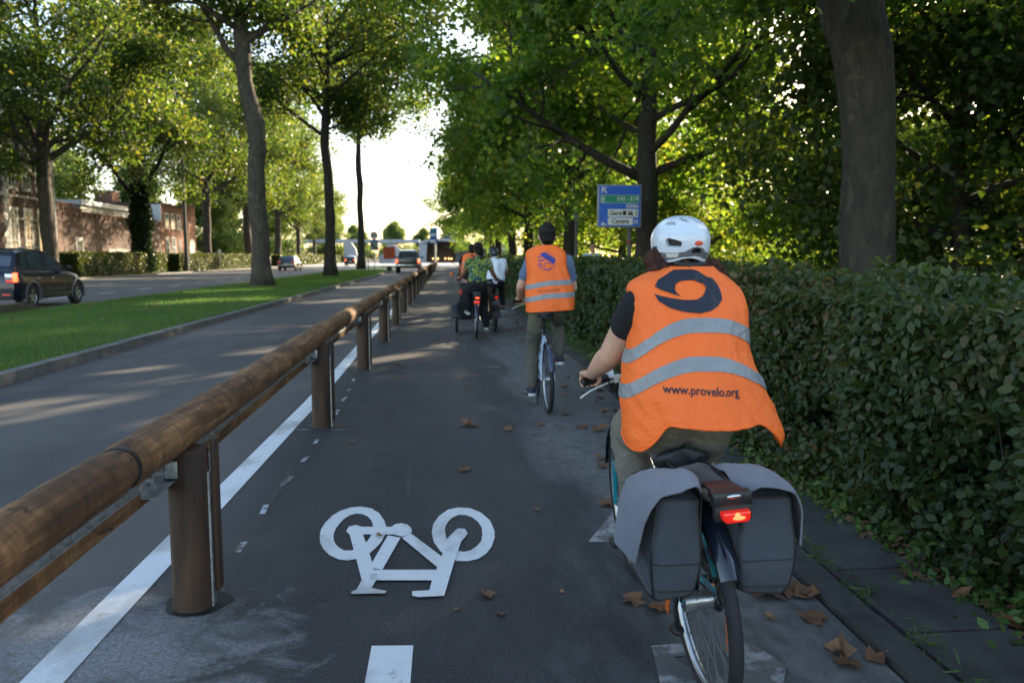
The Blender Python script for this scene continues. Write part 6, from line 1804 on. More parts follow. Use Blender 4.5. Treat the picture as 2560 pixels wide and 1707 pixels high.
# ================================================================ NEAR CYCLIST
lean = R(-5.0)
bikeA = bicycle('bicycle', (.862, 2.45, 0), 'teal step-through city bicycle under the nearest rider, red rear light lit', dict(
    frame=M_.teal, r=.335, wb=1.05, tyre=.022, saddle=(.22, .775), bar_z=.945, bar_y=.85, bar_w=.205, step=True, springs=True, sad_w=.105, rack=True, rack_z=.775, mud_w=.062, mud_a=32,
    crank=190, kick=True, wlever=True, fork=M_.teal), 0, lean)
# rack end box, red light, dynamo lamp glow
b = MB(); b.box((-.0, -.338, .783), (.112, .04, .042)); b.box((0, -.27, .792), (.085, .12, .012)); o = b.build('rack_end', M_.blackm, bikeA, 40, bevel=.012)
b = MB(); b.ell((0, -.366, .795), (.020, .003, .006)); b.build('badge', M_.chrome, bikeA, 60)
b = MB(); pl = [(-.040, .013), (.040, .013), (.037, -.009), (.030, -.016), (-.030, -.016), (-.037, -.009)]
b.prism(pl, lambda u, v: (u, -.385, .742 + v), lambda u, v: (u * 1.05, -.35, .742 + v * 1.1)); rl = b.build('rear_light', M_.redl, bikeA, 40, bevel=.004)
b = MB(); b.ell((0, -.3865, .747), (.008, .004, .009)); b.ell((.004, -.3862, .740), (.018, .0035, .006)); b.build('lit_led', M_.redhot, rl, 60)
b = MB(); b.box((0, -.345, .745), (.11, .03, .05)); b.build('light_housing', M_.dark, bikeA, 30, bevel=.01)
b = MB(); b.box((-.03, .33, .18), (.004, .03, .10), Matrix.Rotation(.5, 3, 'X')); b.box((.02, -.18, .30), (.004, .02, .11)); b.build('spoke_reflector', M_.amber, bikeA, 20)
b = MB(); b.cyl((-.062, .0, .335), (-.02, .0, .335), .034, seg=20); b.tube([(-.065, .02, .335), (-.07, .30, .30)], .006, 6); b.build('hub_gear', M_.alu, bikeA, 40)
b = MB(); b.tube([(-.10, .86, .955), (-.06, .95, .90), (0, .98, .80), (.0, .93, .70)], .004, 6); b.tube([(.10, .86, .955), (.05, .97, .90), (0, .97, .78)], .004, 6); b.build('cable', M_.dark, bikeA, 60)
b = MB(); b.box((-.02, .98, .90), (.10, .06, .07)); b.build('front_bag_clip', M_.dark, bikeA, 30, bevel=.01)
b = MB(); b.box((-.075, .93, .965), (.05, .004, .05), Matrix.Rotation(-.5, 3, 'X')); b.build('display', M_.signw, bikeA, None)

JA = dict(pelvis=(.845, 2.75, .885), chest=(.875, 2.82, 1.22), neck=(.885, 2.89, 1.385), head=(.885, 2.955, 1.482),
          sh=[(.705, 2.86, 1.265), (1.055, 2.86, 1.24)], el=[(.632, 2.99, 1.075), (1.10, 3.02, 1.06)], wr=[(.602, 3.20, .975), (1.0, 3.20, .985)],
          grip=[(.606, 3.280, .935), (.93, 3.282, .96)], bar=[(-1, -.25, 0), (1, -.25, 0)],
          hip=[(.760, 2.74, .86), (.925, 2.74, .86)], kn=[(.722, 3.05, .78), (.985, 3.06, .68)], an=[(.745, 2.95, .42), (.975, 2.72, .41)])
cyA = rider('person', 'nearest cyclist, in a white helmet and orange vest with a big black round logo', JA,
            dict(skin=M_.skin, shirt=M_.black, trousers=M_.khaki, shoe=M_.dark, hair=M_.hairr), dict(s=1.0, fat=1.03, vx=.0085, arm=1.08, sleeve=.36, hipf=1.12, loose=1.12, hs=.86, hand=.92))
rowsA = [(1.418, .905, .070, 2.835, 2.975), (1.405, .895, .100, 2.815, 2.985), (1.385, .875, .155, 2.79, 2.99), (1.362, .868, .192, 2.765, 3.0), (1.335, .876, .207, 2.735, 3.01), (1.28, .884, .214, 2.695, 3.02), (1.20, .885, .207, 2.645, 3.02),
         (1.12, .868, .212, 2.60, 3.01), (1.05, .872, .238, 2.565, 3.0), (.97, .882, .258, 2.54, 2.98), (.90, .900, .268, 2.515, 2.97), (.84, .912, .273, 2.50, 2.96), (.80, .908, .262, 2.505, 2.95), (.74, .90, .232, 2.53, 2.92)]
surfA, backA = vest_maker(rowsA, 2.3, (.0045, .022), 3.0)
def hemA(th):
    s, c = math.sin(th), math.cos(th)
    t = min(1, max(0, (abs(c) - .50) / .45)); t = t * t * (3 - 2 * t)
    z = .885 - (.095 if c < 0 else .085) * t if s < 0 else (.790 if c < 0 else .800) + .13 * s
    return z + .006 * math.sin(th * 5)
topA = lambda th: 1.416 - .02 * max(0, math.sin(th))
vA = vest(cyA, surfA, topA, hemA, (M_.orange, M_.orangei), bands=(
    lambda th: 1.218 - (.120 if math.cos(th) < 0 else .062) * abs(math.cos(th)) ** 2.3 - .03 * max(0, math.sin(th)),
    lambda th: 1.094 - (.115 if math.cos(th) < 0 else .095) * abs(math.cos(th)) ** 2.1 - .03 * max(0, math.sin(th))), band_h=.048)
LOGO = [(.8281, 1.405), (.7884, 1.3837), (.761, 1.3693), (.7444, 1.3468), (.7586, 1.3368), (.7795, 1.3285), (.8014, 1.32), (.8237, 1.3132), (.811, 1.3233), (.8068, 1.3383), (.8134, 1.355), (.8293, 1.3646), (.8546, 1.3685), (.879, 1.3691), (.8972, 1.3604), (.91, 1.3576), (.917, 1.3436), (.9108, 1.3297), (.8981, 1.314), (.8749, 1.3035), (.8507, 1.3014), (.8272, 1.3021), (.787, 1.3078), (.7589, 1.3146), (.7395, 1.3214), (.7494, 1.2969), (.7803, 1.2747), (.8248, 1.2618), (.8767, 1.2572), (.9134, 1.2641), (.9498, 1.2821), (.9673, 1.3043), (.9677, 1.3295), (.9631, 1.3546), (.9536, 1.3747), (.9335, 1.3794), (.9109, 1.3981), (.8894, 1.406), (.8648, 1.406)]
patch('logo', LOGO, backA, M_.navy, vA, .0042, .010)
def text_on(s, x0, x1, zc, tilt, back, mat, parent, bold=.0):
    cu = bpy.data.curves.new('t', 'FONT'); cu.body = s; cu.size = 1; cu.offset = bold; cu.resolution_u = 4
    o = bpy.data.objects.new('t', cu); C.objects.link(o); dg = bpy.context.evaluated_depsgraph_get(); dg.update()
    me = bpy.data.meshes.new_from_object(o.evaluated_get(dg)); bpy.data.objects.remove(o); bpy.data.curves.remove(cu); me.materials.clear()
    xs = [v.co.x for v in me.vertices]; a, c = min(xs), max(xs); k = (x1 - x0) / (c - a)
    bm = bmesh.new(); bm.from_mesh(me); bmesh.ops.triangulate(bm, faces=bm.faces)
    for v in bm.verts:
        x = x0 + (v.co.x - a) * k; z = zc + (v.co.y - .25) * k * 1.12 + tilt * (x - (x0 + x1) / 2); v.co = back(x, z, .0025)
    bm.to_mesh(me); bm.free()
    return link('lettering', me, mat, parent)
text_on('www.provelo.org', .7277, .9806, 1.004, -.055, backA, M_.navy, vA, .018)
# hair
b = MB(); rr = random.Random(3)
for p, r_ in (((.885, 2.93, 1.425), (.085, .06, .045)), ((.80, 2.93, 1.425), (.030, .05, .052)), ((.782, 2.945, 1.435), (.028, .05, .052)), ((.79, 2.90, 1.395), (.040, .04, .030)), ((.965, 2.93, 1.415), (.035, .05, .045)), ((.995, 2.91, 1.402), (.048, .050, .036)), ((.885, 2.89, 1.405), (.075, .045, .030)), ((1.02, 2.90, 1.392), (.026, .035, .020)), ((.79, 2.90, 1.40), (.035, .04, .03))):
    b.ell(p, r_)
for k in range(26):
    x = rr.uniform(.78, 1.0); b.chain([(x, 2.89 + rr.uniform(0, .05), 1.43), (x + rr.uniform(-.02, .03), 2.865, 1.41), (x + rr.uniform(-.03, .05), 2.85 + rr.uniform(0, .04), 1.385)], [.012, .010, .005], 6)
blob('hair', b, .005, M_.hairr, cyA, 1, world=True, disp=lambda c, n: c + n * (.014 * noise.noise(Vector((c.x * 60, c.y * 50, c.z * 16))) + .006 * noise.noise(c * 110)))
# helmet, features read in back view (units of half width / height)
U = lambda pl: [((x - 1090) / 555, (600 - y) / 445) for x, y in pl]
SH = [(1, U([(665, 612), (700, 580), (800, 610), (925, 655), (905, 738), (800, 735), (690, 722)]), 1.3), (1, U([(1480, 680), (1620, 600), (1615, 750), (1495, 742)]), 1.3),
      (3, U([(690, 320), (740, 280), (800, 275), (850, 300), (830, 340), (740, 335)]), 1.0), (3, U([(950, 205), (1010, 185), (1065, 215), (1095, 292), (1045, 292), (990, 245)]), 1.0), (3, U([(1245, 225), (1290, 195), (1330, 240), (1325, 302), (1275, 292)]), 1.0),
      (1, U([(1140, 768), (1280, 768), (1300, 845), (1110, 845)]), 1.0), (4, U([(675, 850), (885, 850), (870, 922), (705, 925)]), 0), (4, U([(1500, 870), (1640, 880), (1620, 945), (1500, 940)]), 0),
      (2, U([(560, 700), (600, 830), (830, 840), (1000, 812), (1120, 745), (1220, 725), (1330, 745), (1430, 830), (1640, 855), (1640, 960), (1560, 985), (1460, 960), (1200, 900), (900, 930), (700, 985), (620, 960), (545, 760)]), .0)]
rimA = lambda az: -1.12 + .22 * math.exp(-(az / .5) ** 2) + (.45 * max(0, (abs(az) - 1.5)) if abs(az) > 1.5 else 0)
hA = helmet(cyA, (.886, 2.955, 1.513), (.107, .138, .090), SH, [M_.shell, M_.dark, M_.shellg, simple('vent_shadow_grey', (.30, .34, .40), .4, 0, .1, 10), simple('reflective_patch', (.62, .62, .62), .35, 0, .06, 20)], rimA)
b = MB(); b.ell((.912, 2.822, 1.499), (.019, .006, .009)); b.build('rear_badge', M_.orr, hA, 60)
b = MB(); b.ell((.915, 2.86, 1.402), (.013, .012, .014)); b.build('hair_tie', M_.skin, cyA, 60, world=True)
b = MB(); b.chain([(.84, 2.84, 1.425), (.885, 2.832, 1.418), (.94, 2.84, 1.423)], [.010, .014, .010], 8); b.build('fit_dial', M_.dark, hA, 60)

# panniers
pa = empty('double_pannier', (.79, 2.3, .78), 'pair of slate-grey canvas pannier bags with pale flaps hanging over the rear rack', 'bicycle bag')
def bag(sgn, xi_t, xi_b, xo_t, xo_b, y0, y1, zt_, zb_, name='bag'):
    """soft box; xi inner side, xo outer side"""
    b = MB(); n = 14; rings = []
    for i in range(n + 1):
        t = i / n; z = zt_ + (zb_ - zt_) * t
        xi = xi_t + (xi_b - xi_t) * t; xo = xo_t + (xo_b - xo_t) * t; bu = .016 * math.sin(t * PI) ; ring = []
        pts = []; cx, cy = (xi + xo) / 2, (y0 + y1) / 2; hx, hy = abs(xo - xi) / 2 + bu * .8, (y1 - y0) / 2 + bu * .5
        rd = 1 - .10 * max(0, (t - .93) / .07) - .03 * math.sin(t * 7)
        for k in range(36):
            a = (-PI * .75 if sgn > 0 else -PI * .25) + sgn * 2 * PI * k / 36
            c_, s_ = math.cos(a), math.sin(a); ex = .25
            pts.append((cx + hx * rd * math.copysign(abs(c_) ** ex, c_), cy + hy * rd * math.copysign(abs(s_) ** ex, s_), 0))
        for (x, y, _) in pts:
            q = Vector((x, y, z)); w_ = .014 * noise.noise(Vector((x * 12 + z * 6, y * 8, z * 5))) + .003 * noise.noise(Vector((x * 40 + z * 18, y * 30, z * 14)))
            ring.append((x + w_ * .5, y + w_, z + (.012 * (x - xi_b) / (xo_b - xi_b) * -1 if i == n else 0)))
        rings.append(ring)
    b.ring_loft(rings); o = b.build(name, M_.bagd, pa, 50, world=True)
    for zz in (.30, .06):     # stitched seams across the back
        b = MB(); rr_ = rings[int((1 - zz) * n)]; b.tube([Vector(rr_[k]) + Vector((0, -.0012, 0)) for k in range(1, 9)], .0016, 5); b.build('seam', M_.dark, o, 60)
    # dark piping down the edges and round the bottom
    for nm, k0 in (('piping', 0), ('piping', 9), ('piping', 18)):
        b = MB(); b.tube([Vector(r_[k0]) for r_ in rings], .0048, 6); b.build(nm, M_.dark, o, 60)
    b = MB(); b.tube([Vector(rings[-1][k]) for k in list(range(36)) + [0]], .004, 6); b.build('piping', M_.dark, o, 60)
    b = MB(); b.tube([Vector(rings[0][k]) for k in list(range(36)) + [0]], .004, 6); b.build('rim', M_.dark, o, 60)
    return o
bl = bag(-1, .735, .728, .605, .598, 2.195, 2.50, .752, .455, 'left_bag')
br = bag(1, .868, .862, 1.015, 1.018, 2.195, 2.50, .752, .462, 'right_bag')
for o in (bl, br): o.name = 'bag'
b = MB(); b.bx(.862, .866, 2.2, 2.5, .47, .76); b.bx(.737, .741, 2.2, 2.5, .47, .76); b.build('back_board', M_.dark, pa, None, world=True)
def flap(name, rows):
    """rows of points, front row first; a cloth sheet 3 mm thick with edge piping"""
    nr = len(rows); nc = len(rows[0]); fine = []
    def ev(pts, t):
        n = len(pts) - 1; x = t * n; i = min(int(x), n - 1); f = x - i
        p0 = pts[max(i - 1, 0)]; p1 = pts[i]; p2 = pts[i + 1]; p3 = pts[min(i + 2, n)]
        return .5 * ((2 * p1) + (p2 - p0) * f + (2 * p0 - 5 * p1 + 4 * p2 - p3) * f * f + (3 * p1 - p0 - 3 * p2 + p3) * f ** 3)
    R_ = [[Vector(p) for p in r_] for r_ in rows]; N1, N2 = 30, 40
    cols = [[ev([R_[i][j] for i in range(nr)], a / N1) for a in range(N1 + 1)] for j in range(nc)]
    b = MB(); vs = []
    for a in range(N1 + 1):
        for c in range(N2 + 1):
            p = ev([cols[j][a] for j in range(nc)], c / N2)
            w_ = .007 * noise.noise(p * 13) + .003 * noise.noise(p * 30); vs.append(p + Vector((0, w_ * .4, w_)))
    m = N2 + 1
    b.add(vs, [(a * m + c, a * m + c + 1, (a + 1) * m + c + 1, (a + 1) * m + c) for a in range(N1) for c in range(N2)])
    o = b.build(name, [M_.bagl, M_.dark], pa, None, world=True)
    md = o.modifiers.new('s', 'SOLIDIFY'); md.thickness = .003; md.offset = 0; bake(o); shade(o.data, 50)
    b = MB(); b.tube([Vector(vs[N1 * m + c]) for c in range(m)] , .0032, 6); b.build('flap_hem', M_.bagl, o, 60)
    return o
# columns run from the rack over the bag and down its outer side; rows from the front (far) to the back (near)
flap('flap', [[(.748, 2.47, .765), (.70, 2.47, .768), (.645, 2.47, .760), (.590, 2.47, .735), (.560, 2.47, .68), (.545, 2.44, .60)],
              [(.745, 2.37, .785), (.70, 2.37, .796), (.640, 2.37, .785), (.570, 2.37, .765), (.538, 2.36, .675), (.515, 2.34, .585)],
              [(.745, 2.27, .800), (.71, 2.26, .816), (.655, 2.25, .795), (.588, 2.235, .755), (.548, 2.24, .665), (.530, 2.24, .575)],
              [(.735, 2.19, .775), (.715, 2.175, .796), (.665, 2.17, .778), (.600, 2.165, .764), (.562, 2.165, .69), (.545, 2.20, .565)]])
flap('flap', [[(.866, 2.48, .77), (.91, 2.49, .778), (.97, 2.48, .765), (1.03, 2.47, .735), (1.055, 2.47, .68), (1.06, 2.45, .60)],
              [(.860, 2.38, .785), (.90, 2.38, .802), (.965, 2.38, .788), (1.035, 2.39, .760), (1.068, 2.37, .68), (1.075, 2.36, .60)],
              [(.850, 2.28, .79), (.90, 2.27, .822), (.965, 2.26, .815), (1.030, 2.24, .765), (1.058, 2.24, .68), (1.066, 2.25, .59)],
              [(.858, 2.19, .760), (.90, 2.165, .790), (.955, 2.16, .792), (1.008, 2.17, .768), (1.040, 2.19, .70), (1.046, 2.21, .60)]])
b = MB()
vs = []
for i in range(9):
    for j in range(9):
        x = .748 + .108 * i / 8; y = 2.23 + .24 * j / 8; vs.append((x, y, .775 + .012 * math.sin(PI * i / 8) + .008 * noise.noise(Vector((x * 30, y * 14, 0)))))
b.add(vs, [(i * 9 + j, i * 9 + j + 1, (i + 1) * 9 + j + 1, (i + 1) * 9 + j) for i in range(8) for j in range(8)])
o = b.build('bridge', cloth('brown_bridge_cloth', (.028, .023, .022), .2, 400), pa, 60, world=True); md = o.modifiers.new('s', 'SOLIDIFY'); md.thickness = .004; bake(o)

# ================================================================ SECOND CYCLIST
bikeB = bicycle('bicycle', (.962, 7.30, 0), 'silver-framed bicycle with dark mudguards under the man in the orange vest', dict(
    frame=M_.silver, r=.315, wb=1.0, tyre=.020, saddle=(.22, .915), bar_z=1.0, bar_y=.79, bar_w=.255, step=True, rack=False, crank=70, mud_w=.05, mud_a=20, mudm=simple('blue_black_mudguard', (.02, .035, .07), .2, 0, .1, 5, 0, .6), wlever=True, guard=False), 0, R(-1))
JB = dict(pelvis=(.985, 7.60, .99), chest=(.985, 7.60, 1.30), neck=(.985, 7.63, 1.50), head=(.985, 7.65, 1.655),
          sh=[(.845, 7.65, 1.42), (1.175, 7.65, 1.41)], el=[(.740, 7.72, 1.17), (1.255, 7.72, 1.15)], wr=[(.755, 7.97, 1.035), (1.17, 7.99, 1.04)],
          grip=[(.762, 8.09, 1.0), (1.155, 8.09, 1.0)], bar=[(-1, -.25, 0), (1, -.25, 0)],
          hip=[(.90, 7.58, .95), (1.07, 7.58, .95)], kn=[(.865, 7.76, .585), (1.125, 7.90, .80)], an=[(.845, 7.66, .20), (1.12, 7.70, .50)], toe=[(0, 1, -.05), (.12, 1, -.15)])
cyB = rider('person', 'man with short dark hair and an orange vest with blue emblem, riding', JB,
            dict(skin=M_.skin, shirt=M_.denim, trousers=M_.olive, shoe=simple('navy_shoe', (.02, .028, .055), .7, 0, .2, 20), hair=M_.hairk, collar=M_.denim), dict(s=1.0, fat=.88, vx=.011, sleeve=.62, hair='short', loose=1.0, hipf=1.0, leg=.97))
rowsB = [(1.565, .985, .075, 7.55, 7.70), (1.55, .98, .10, 7.535, 7.71), (1.535, .972, .15, 7.52, 7.72), (1.515, .97, .185, 7.50, 7.73), (1.45, .972, .196, 7.475, 7.75), (1.35, .975, .192, 7.46, 7.76), (1.27, .99, .198, 7.45, 7.77),
         (1.20, 1.0, .212, 7.44, 7.78), (1.10, 1.004, .224, 7.42, 7.80), (1.0, 1.01, .226, 7.40, 7.82), (.90, 1.012, .222, 7.39, 7.82)]
surfB, backB = vest_maker(rowsB, 2.9, (.004, .018), 12.0)
vB = vest(cyB, surfB, lambda th: 1.562 - .02 * max(0, math.sin(th)), lambda th: .942 + .016 * math.cos(th), (M_.orange, M_.orangei), bands=(
    lambda th: 1.205 + (.012 * math.cos(th) if math.cos(th) > 0 else .042 * math.cos(th)), lambda th: 1.088 + (.010 * math.cos(th) if math.cos(th) > 0 else .045 * math.cos(th))), nz=44, nt=96, band_h=.048)
patch('emblem', [(.8961, 1.4712), (.9158, 1.4855), (.9403, 1.4951), (.9547, 1.488), (1.0455, 1.4304), (1.0451, 1.4161), (1.0247, 1.3778), (1.0009, 1.3969), (.9437, 1.4352), (.9151, 1.4568)], backB, M_.blueprint, vB, .004)
patch('emblem', [(.8738, 1.4496), (.9054, 1.4568), (.9149, 1.4472), (.8784, 1.44)], backB, M_.blueprint, vB, .004)
patch('emblem', [(.8779, 1.4185), (.9387, 1.4305), (.9457, 1.4185), (.8849, 1.4066)], backB, M_.blueprint, vB, .004)
def ringp(cx, cz, r0, r1, a0, a1, n=24):
    o_ = [(cx + r1 * math.cos(a), cz + r1 * math.sin(a)) for a in np.linspace(a0, a1, n)]; i_ = [(cx + r0 * math.cos(a), cz + r0 * math.sin(a)) for a in np.linspace(a1, a0, n)]
    return o_ + i_
patch('emblem', ringp(.966, 1.3635, .030, .036, .3, 6.1), backB, M_.blueprint, vB, .004)
patch('emblem', ringp(.960, 1.4113, .083, .087, 3.5, 5.9), backB, M_.blueprint, vB, .004)
patch('emblem', ringp(.900, 1.375, .010, .018, 0, 5.8), backB, M_.blueprint, vB, .004)
for k in range(7):
    a = R(14 + 13 * k); patch('emblem', [(.965 + .055 * math.cos(a), 1.425 + .055 * math.sin(a)), (.965 + .078 * math.cos(a - .02), 1.425 + .078 * math.sin(a - .02)), (.965 + .078 * math.cos(a + .03), 1.425 + .078 * math.sin(a + .03))], backB, M_.blueprint, vB, .004)
text_on('Pour une ville par Mons', .8809, 1.0893, 1.135, .075, backB, M_.navy, vB, .0)

# ================================================================ CARGO TRICYCLE AND ITS RIDER
tr = empty('cargo_tricycle', (.56, 13.82, 0), 'black box cargo tricycle with two front wheels, mirror and lit red rear light', 'cargo bike')
def twheel(x, y, r, wdt=.024):
    b = MB(); b.torus((x - .56, y - 13.82, r), r - wdt, wdt, 'X', 48, 12); w_ = b.build('wheel', M_.rubber, tr, 60)
    b = MB(); b.torus((x - .56, y - 13.82, r), r - wdt * 2.1, .012, 'X', 48, 6)
    for k in range(18):
        a = k * PI / 9; b.tube([(x - .56, y - 13.82, r), (x - .56, y - 13.82 + (r - .06) * math.cos(a), r + (r - .06) * math.sin(a))], .002, 4)
    b.cyl((x - .60, y - 13.82, r), (x - .52, y - 13.82, r), .03); b.build('rim', M_.alu, w_, 50)
twheel(.56, 14.15, .33); twheel(.23, 15.35, .27); twheel(.97, 15.35, .27)
b = MB()
b.tube([(0, .33, .33), (0, .75, .30), (0, 1.1, .32)], .03, 10); b.tube([(0, .75, .30), (.0, .60, .84)], .02, 10); b.tube([(-.34, 1.53, .27), (.42, 1.53, .27)], .022, 8); b.tube([(0, 1.1, .32), (0, 1.5, .27)], .025, 8)
for s in (-1, 1): b.tube([(s * .065, .33, .33), (s * .05, .62, .55)], .012, 8)
b.build('frame', M_.blackm, tr, 50)
b = MB(); b.ring_loft([[(-.25, 1.20, .30), (.32, 1.20, .30), (.32, 1.95, .30), (-.25, 1.95, .30)], [(-.28, 1.10, .92), (.35, 1.10, .92), (.35, 2.1, .96), (-.28, 2.1, .96)]]); b.build('cargo_box', M_.dark, tr, 30, bevel=.02)
b = MB(); b.bx(-.29, .36, 1.09, 2.1, .93, .96); b.build('box_cover', M_.dark, tr, 30, bevel=.01)
for s, x in ((-1, -.335), (1, .415)):
    b = MB()
    b.ring_loft([[(x + t * .075, 1.53 - (.30 + .012 * (1 - t * t)) * math.cos(a), .27 + (.32 + .012 * (1 - t * t)) * math.sin(a)) for t in (-1, -.5, 0, .5, 1)] + [(x + t * .075, 1.53 - .295 * math.cos(a), .27 + .305 * math.sin(a)) for t in (1, -1)] for a in np.linspace(.1, PI * .9, 20)])
    b.bx(x - .09, x + .09, 1.22, 1.27, .30, .34); b.build('mudguard', M_.blackm, tr, 50)
mudguard('mudguard', tr, .33, .33, 0, 150, .07, M_.fender)
b = MB(); b.box((0, .04, .745), (.10, .03, .05)); b.box((0, .10, .80), (.13, .28, .10)); b.build('battery_rack', M_.dark, tr, 30, bevel=.01)
b = MB(); b.box((0.01, .02, .745), (.065, .02, .026)); b.build('rear_light', M_.redhot, tr, 30, bevel=.005)
b = MB(); b.box((0, .03, .665), (.10, .02, .055)); b.build('reflector', M_.redl, tr, 30, bevel=.004)
b = MB(); b.ell((0, .36, .89), (.10, .13, .035)); b.tube([(0, .40, .87), (0, .55, .60)], .014); b.build('saddle', M_.dark, tr, 60)
b = MB(); b.tube([(-.33, .70, 1.03), (-.25, .82, 1.04), (0, .92, 1.0), (.30, .82, 1.04), (.42, .70, 1.03)], .012, 8); b.tube([(0.0, .92, 1.0), (0, 1.0, .6)], .016)
hb = b.build('handlebar', M_.blackm, tr, 60)
b = MB(); b.tube([(-.28, .80, 1.04), (-.34, .84, 1.14), (-.40, .86, 1.15)], .006, 6); b.ell((-.43, .86, 1.14), (.045, .012, .032)); b.build('mirror', M_.dark, hb, 60)
b = MB(); b.ell((-.43, .847, 1.14), (.036, .004, .025)); b.build('mirror_glass', M_.amber, hb, 60)
b = MB(); b.box((-.20, .76, 1.02), (.12, .10, .05), Matrix.Rotation(.4, 3, 'Y')); b.build('pink_phone_pouch', simple('pink_pouch', (.65, .30, .32), .5, 0, .1, 10), hb, 30, bevel=.01)
b = MB(); b.box((-.26, 1.08, .80), (.05, .03, .10)); b.box((-.14, 1.07, .84), (.05, .02, .06)); b.build('red_label', M_.redd, tr, 30)
JC = dict(pelvis=(.585, 14.20, .96), chest=(.605, 14.28, 1.25), neck=(.605, 14.30, 1.44), head=(.61, 14.33, 1.60), sh=[(.44, 14.30, 1.37), (.78, 14.30, 1.37)], el=[(.355, 14.36, 1.16), (.875, 14.36, 1.15)], wr=[(.275, 14.50, 1.06), (.94, 14.50, 1.06)],
          grip=[(.25, 14.55, 1.035), (.96, 14.55, 1.035)], bar=[(-.6, -.8, 0), (.6, -.8, 0)],
          hip=[(.51, 14.2, .92), (.67, 14.2, .92)], kn=[(.44, 14.55, .86), (.72, 14.52, .62)], an=[(.44, 14.55, .50), (.75, 14.42, .24)], toe=[(-.1, 1, .1), (.15, 1, -.35)])
cyC = rider('person', 'dark-haired rider in a green and yellow patterned blouse steering the black cargo tricycle', JC,
            dict(skin=M_.skinb, shirt=M_.pattern, trousers=M_.black, shoe=(simple('beige_shoe', (.45, .42, .38), .6, 0, .1, 20), M_.dark), hair=M_.hairk), dict(s=.97, fat=.98, vx=.012, sleeve=.45, hair='short', hipf=1.12, loose=1.35, leg=1.0))
b = MB(); b.ell((.625, 14.22, 1.56), (.075, .06, .075)); b.ell((.60, 14.20, 1.63), (.062, .055, .055)); b.chain([(.64, 14.25, 1.55), (.665, 14.24, 1.48), (.67, 14.22, 1.42)], [.045, .038, .02])
blob('hair_bun', b, .010, M_.hairk, cyC, 2, world=True, disp=lambda c, n: c + n * .008 * noise.noise(c * 45))

# ================================================================ TWO FURTHER CYCLISTS AND A PASSER-BY
bikeD = bicycle('bicycle', (1.02, 15.9, 0), 'dark bicycle with a red rear reflector under the rider in the white T-shirt', dict(frame=M_.blackm, r=.33, saddle=(.22, .90), bar_z=1.0, bar_y=.82, bar_w=.26, crank=120, mud_a=10), 0, 0)
b = MB(); b.box((0, -.30, .66), (.06, .015, .05)); b.build('reflector', M_.redl, bikeD, 30)
JD = dict(pelvis=(1.03, 16.12, .955), chest=(1.05, 16.22, 1.25), neck=(1.03, 16.30, 1.41), head=(1.01, 16.34, 1.545), sh=[(.90, 16.28, 1.36), (1.20, 16.28, 1.35)], el=[(.84, 16.4, 1.15), (1.28, 16.4, 1.14)], wr=[(.80, 16.62, 1.03), (1.24, 16.62, 1.03)],
          grip=[(.81, 16.71, 1.0), (1.23, 16.71, 1.0)], bar=[(-1, -.25, 0), (1, -.25, 0)], hip=[(.95, 16.12, .92), (1.12, 16.12, .92)], kn=[(.92, 16.4, .62), (1.17, 16.45, .82)], an=[(.91, 16.28, .22), (1.20, 16.25, .44)])
cyD = rider('person', 'cyclist in a loose white T-shirt and dark helmet beside the hedge', JD, dict(skin=M_.skint, shirt=M_.whitec, trousers=M_.black, shoe=M_.dark, hair=M_.hairk), dict(s=.97, fat=1.15, vx=.013, sleeve=.62, hair='short', hipf=1.1, wr=.02))
DK = [(1, [(-.7, .1), (-.3, .0), (-.3, .35), (-.6, .45)], 1.0), (1, [(.3, .0), (.7, .1), (.6, .45), (.3, .35)], 1.0), (1, [(-.12, .35), (.12, .35), (.1, .8), (-.1, .8)], 1.0), (2, [(-.15, -.35), (.15, -.35), (.12, -.15), (-.12, -.15)], 0)]
rimS = lambda az: -.45 - .15 * math.cos(az)
helmet(cyD, (1.01, 16.34, 1.545), (.105, .132, .110), DK, [simple('dark_teal_helmet', (.035, .055, .065), .3, 0, .1, 5, 0, .4), M_.dark, M_.shellg], rimS, nu=90, nv=40)
bikeE = bicycle('bicycle', (.60, 18.75, 0), 'bicycle of the foremost orange-vested rider, mostly hidden by the cargo tricycle', dict(frame=M_.blackm, r=.33, saddle=(.22, .92), bar_z=1.02, bar_y=.82, bar_w=.28, crank=60), 0, 0)
JE = dict(pelvis=(.60, 19.0, .98), chest=(.61, 19.1, 1.30), neck=(.64, 19.14, 1.48), head=(.66, 19.17, 1.63), sh=[(.45, 19.12, 1.43), (.78, 19.12, 1.43)], el=[(.37, 19.2, 1.2), (.87, 19.2, 1.2)], wr=[(.36, 19.45, 1.06), (.84, 19.45, 1.06)],
          grip=[(.36, 19.55, 1.02), (.84, 19.55, 1.02)], bar=[(-1, -.25, 0), (1, -.25, 0)], hip=[(.52, 19.0, .94), (.68, 19.0, .94)], kn=[(.50, 19.3, .62), (.70, 19.35, .8)], an=[(.49, 19.2, .22), (.70, 19.15, .45)])
cyE = rider('person', 'foremost cyclist in an orange vest, half hidden behind the rider in the patterned blouse', JE, dict(skin=M_.skint, shirt=M_.black, trousers=M_.black, shoe=M_.dark, hair=M_.hairk), dict(s=1.0, vx=.014, sleeve=.5, hair='short'))
rowsE = [(1.535, .64, .08, 19.04, 19.2), (1.515, .63, .14, 19.02, 19.22), (1.49, .62, .18, 19.0, 19.24), (1.35, .61, .185, 18.96, 19.26), (1.2, .60, .185, 18.93, 19.26), (1.05, .60, .20, 18.92, 19.26), (.95, .60, .20, 18.92, 19.26)]
surfE, backE = vest_maker(rowsE, 2.6, (.004, .015), 22.0)
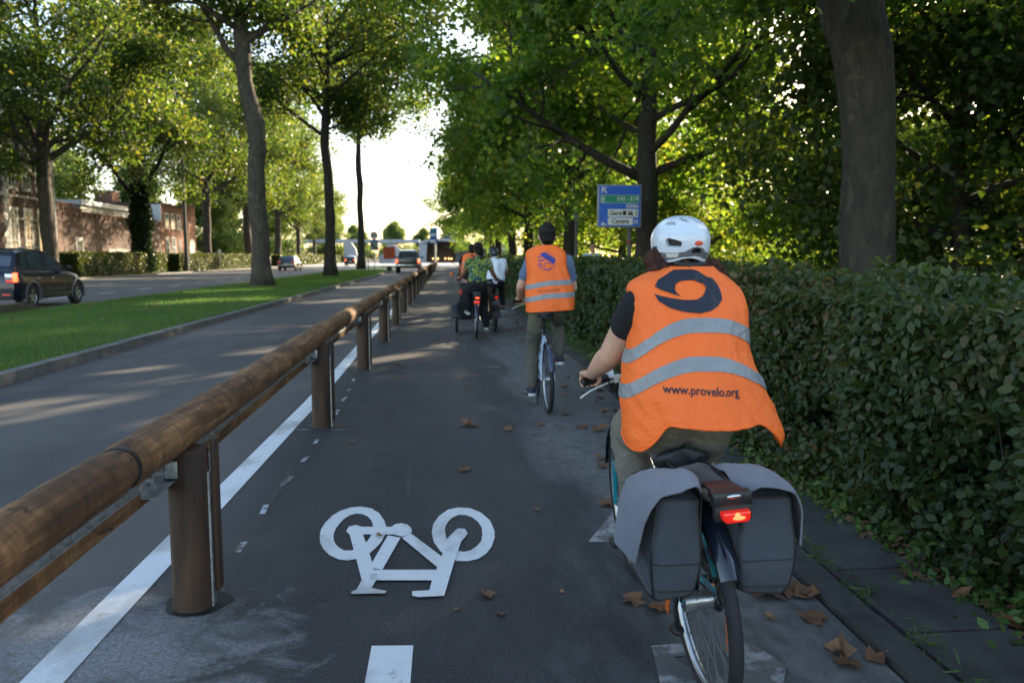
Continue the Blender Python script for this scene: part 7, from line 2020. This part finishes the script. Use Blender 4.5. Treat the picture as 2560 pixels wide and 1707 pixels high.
vE = vest(cyE, surfE, lambda th: 1.53, lambda th: 1.0, (M_.orange, M_.orangei), bands=(lambda th: 1.30, lambda th: 1.18), nz=24, nt=64, band_h=.035)
patch('logo', ringp(.66, 1.43, .03, .07, -2.9, 2.4), backE, M_.navy, vE, .004)

px, py = 4.0, 21.4
lift = lambda J: {k: ([(a, c, d * 1.045) for a, c, d in v] if isinstance(v, list) and k != 'toe' else (v if k == 'toe' else (v[0], v[1], v[2] * 1.045))) for k, v in J.items()}
JF = dict(pelvis=(px, py, .95), chest=(px, py, 1.28), neck=(px, py, 1.48), head=(px, py - .02, 1.645), sh=[(px - .19, py, 1.42), (px + .19, py, 1.42)], el=[(px - .24, py + .02, 1.14), (px + .24, py + .02, 1.14)], wr=[(px - .22, py - .08, .90), (px + .22, py - .08, .90)],
          hip=[(px - .09, py, .92), (px + .09, py, .92)], kn=[(px - .10, py - .04, .52), (px + .10, py + .06, .52)], an=[(px - .10, py - .05, .09), (px + .10, py + .12, .09)], toe=[(0, -1, 0), (0, -1, 0)])
JF = lift(JF)
cyF = rider('person', 'man in sunglasses and a grey T-shirt standing behind the hedge, looking towards the camera', JF, dict(skin=M_.skint, shirt=M_.greyshirt, trousers=M_.olive, shoe=M_.dark, hair=M_.hairk), dict(s=1.0, vx=.013, sleeve=.5, yaw=PI))
b = MB(); b.ell((px, py + .005, 1.754), (.086, .094, .082)); b.ell((px, py - .045, 1.799), (.065, .05, .035)); b.ell((px, py + .05, 1.704), (.07, .05, .07))
blob('hair', b, .008, M_.hairk, cyF, 2, world=True, disp=lambda c, n: c + n * .008 * noise.noise(c * 40))
b = MB()
for s in (-1, 1): b.ell((px + s * .034, py - .112, 1.729), (.028, .010, .021)); b.tube([(px + s * .06, py - .105, 1.734), (px + s * .082, py - .06, 1.734), (px + s * .086, py + .02, 1.724)], .004, 6)
b.tube([(px - .02, py - .115, 1.734), (px + .02, py - .115, 1.734)], .004, 6); b.build('sunglasses', M_.dark, cyF, 60, world=True)
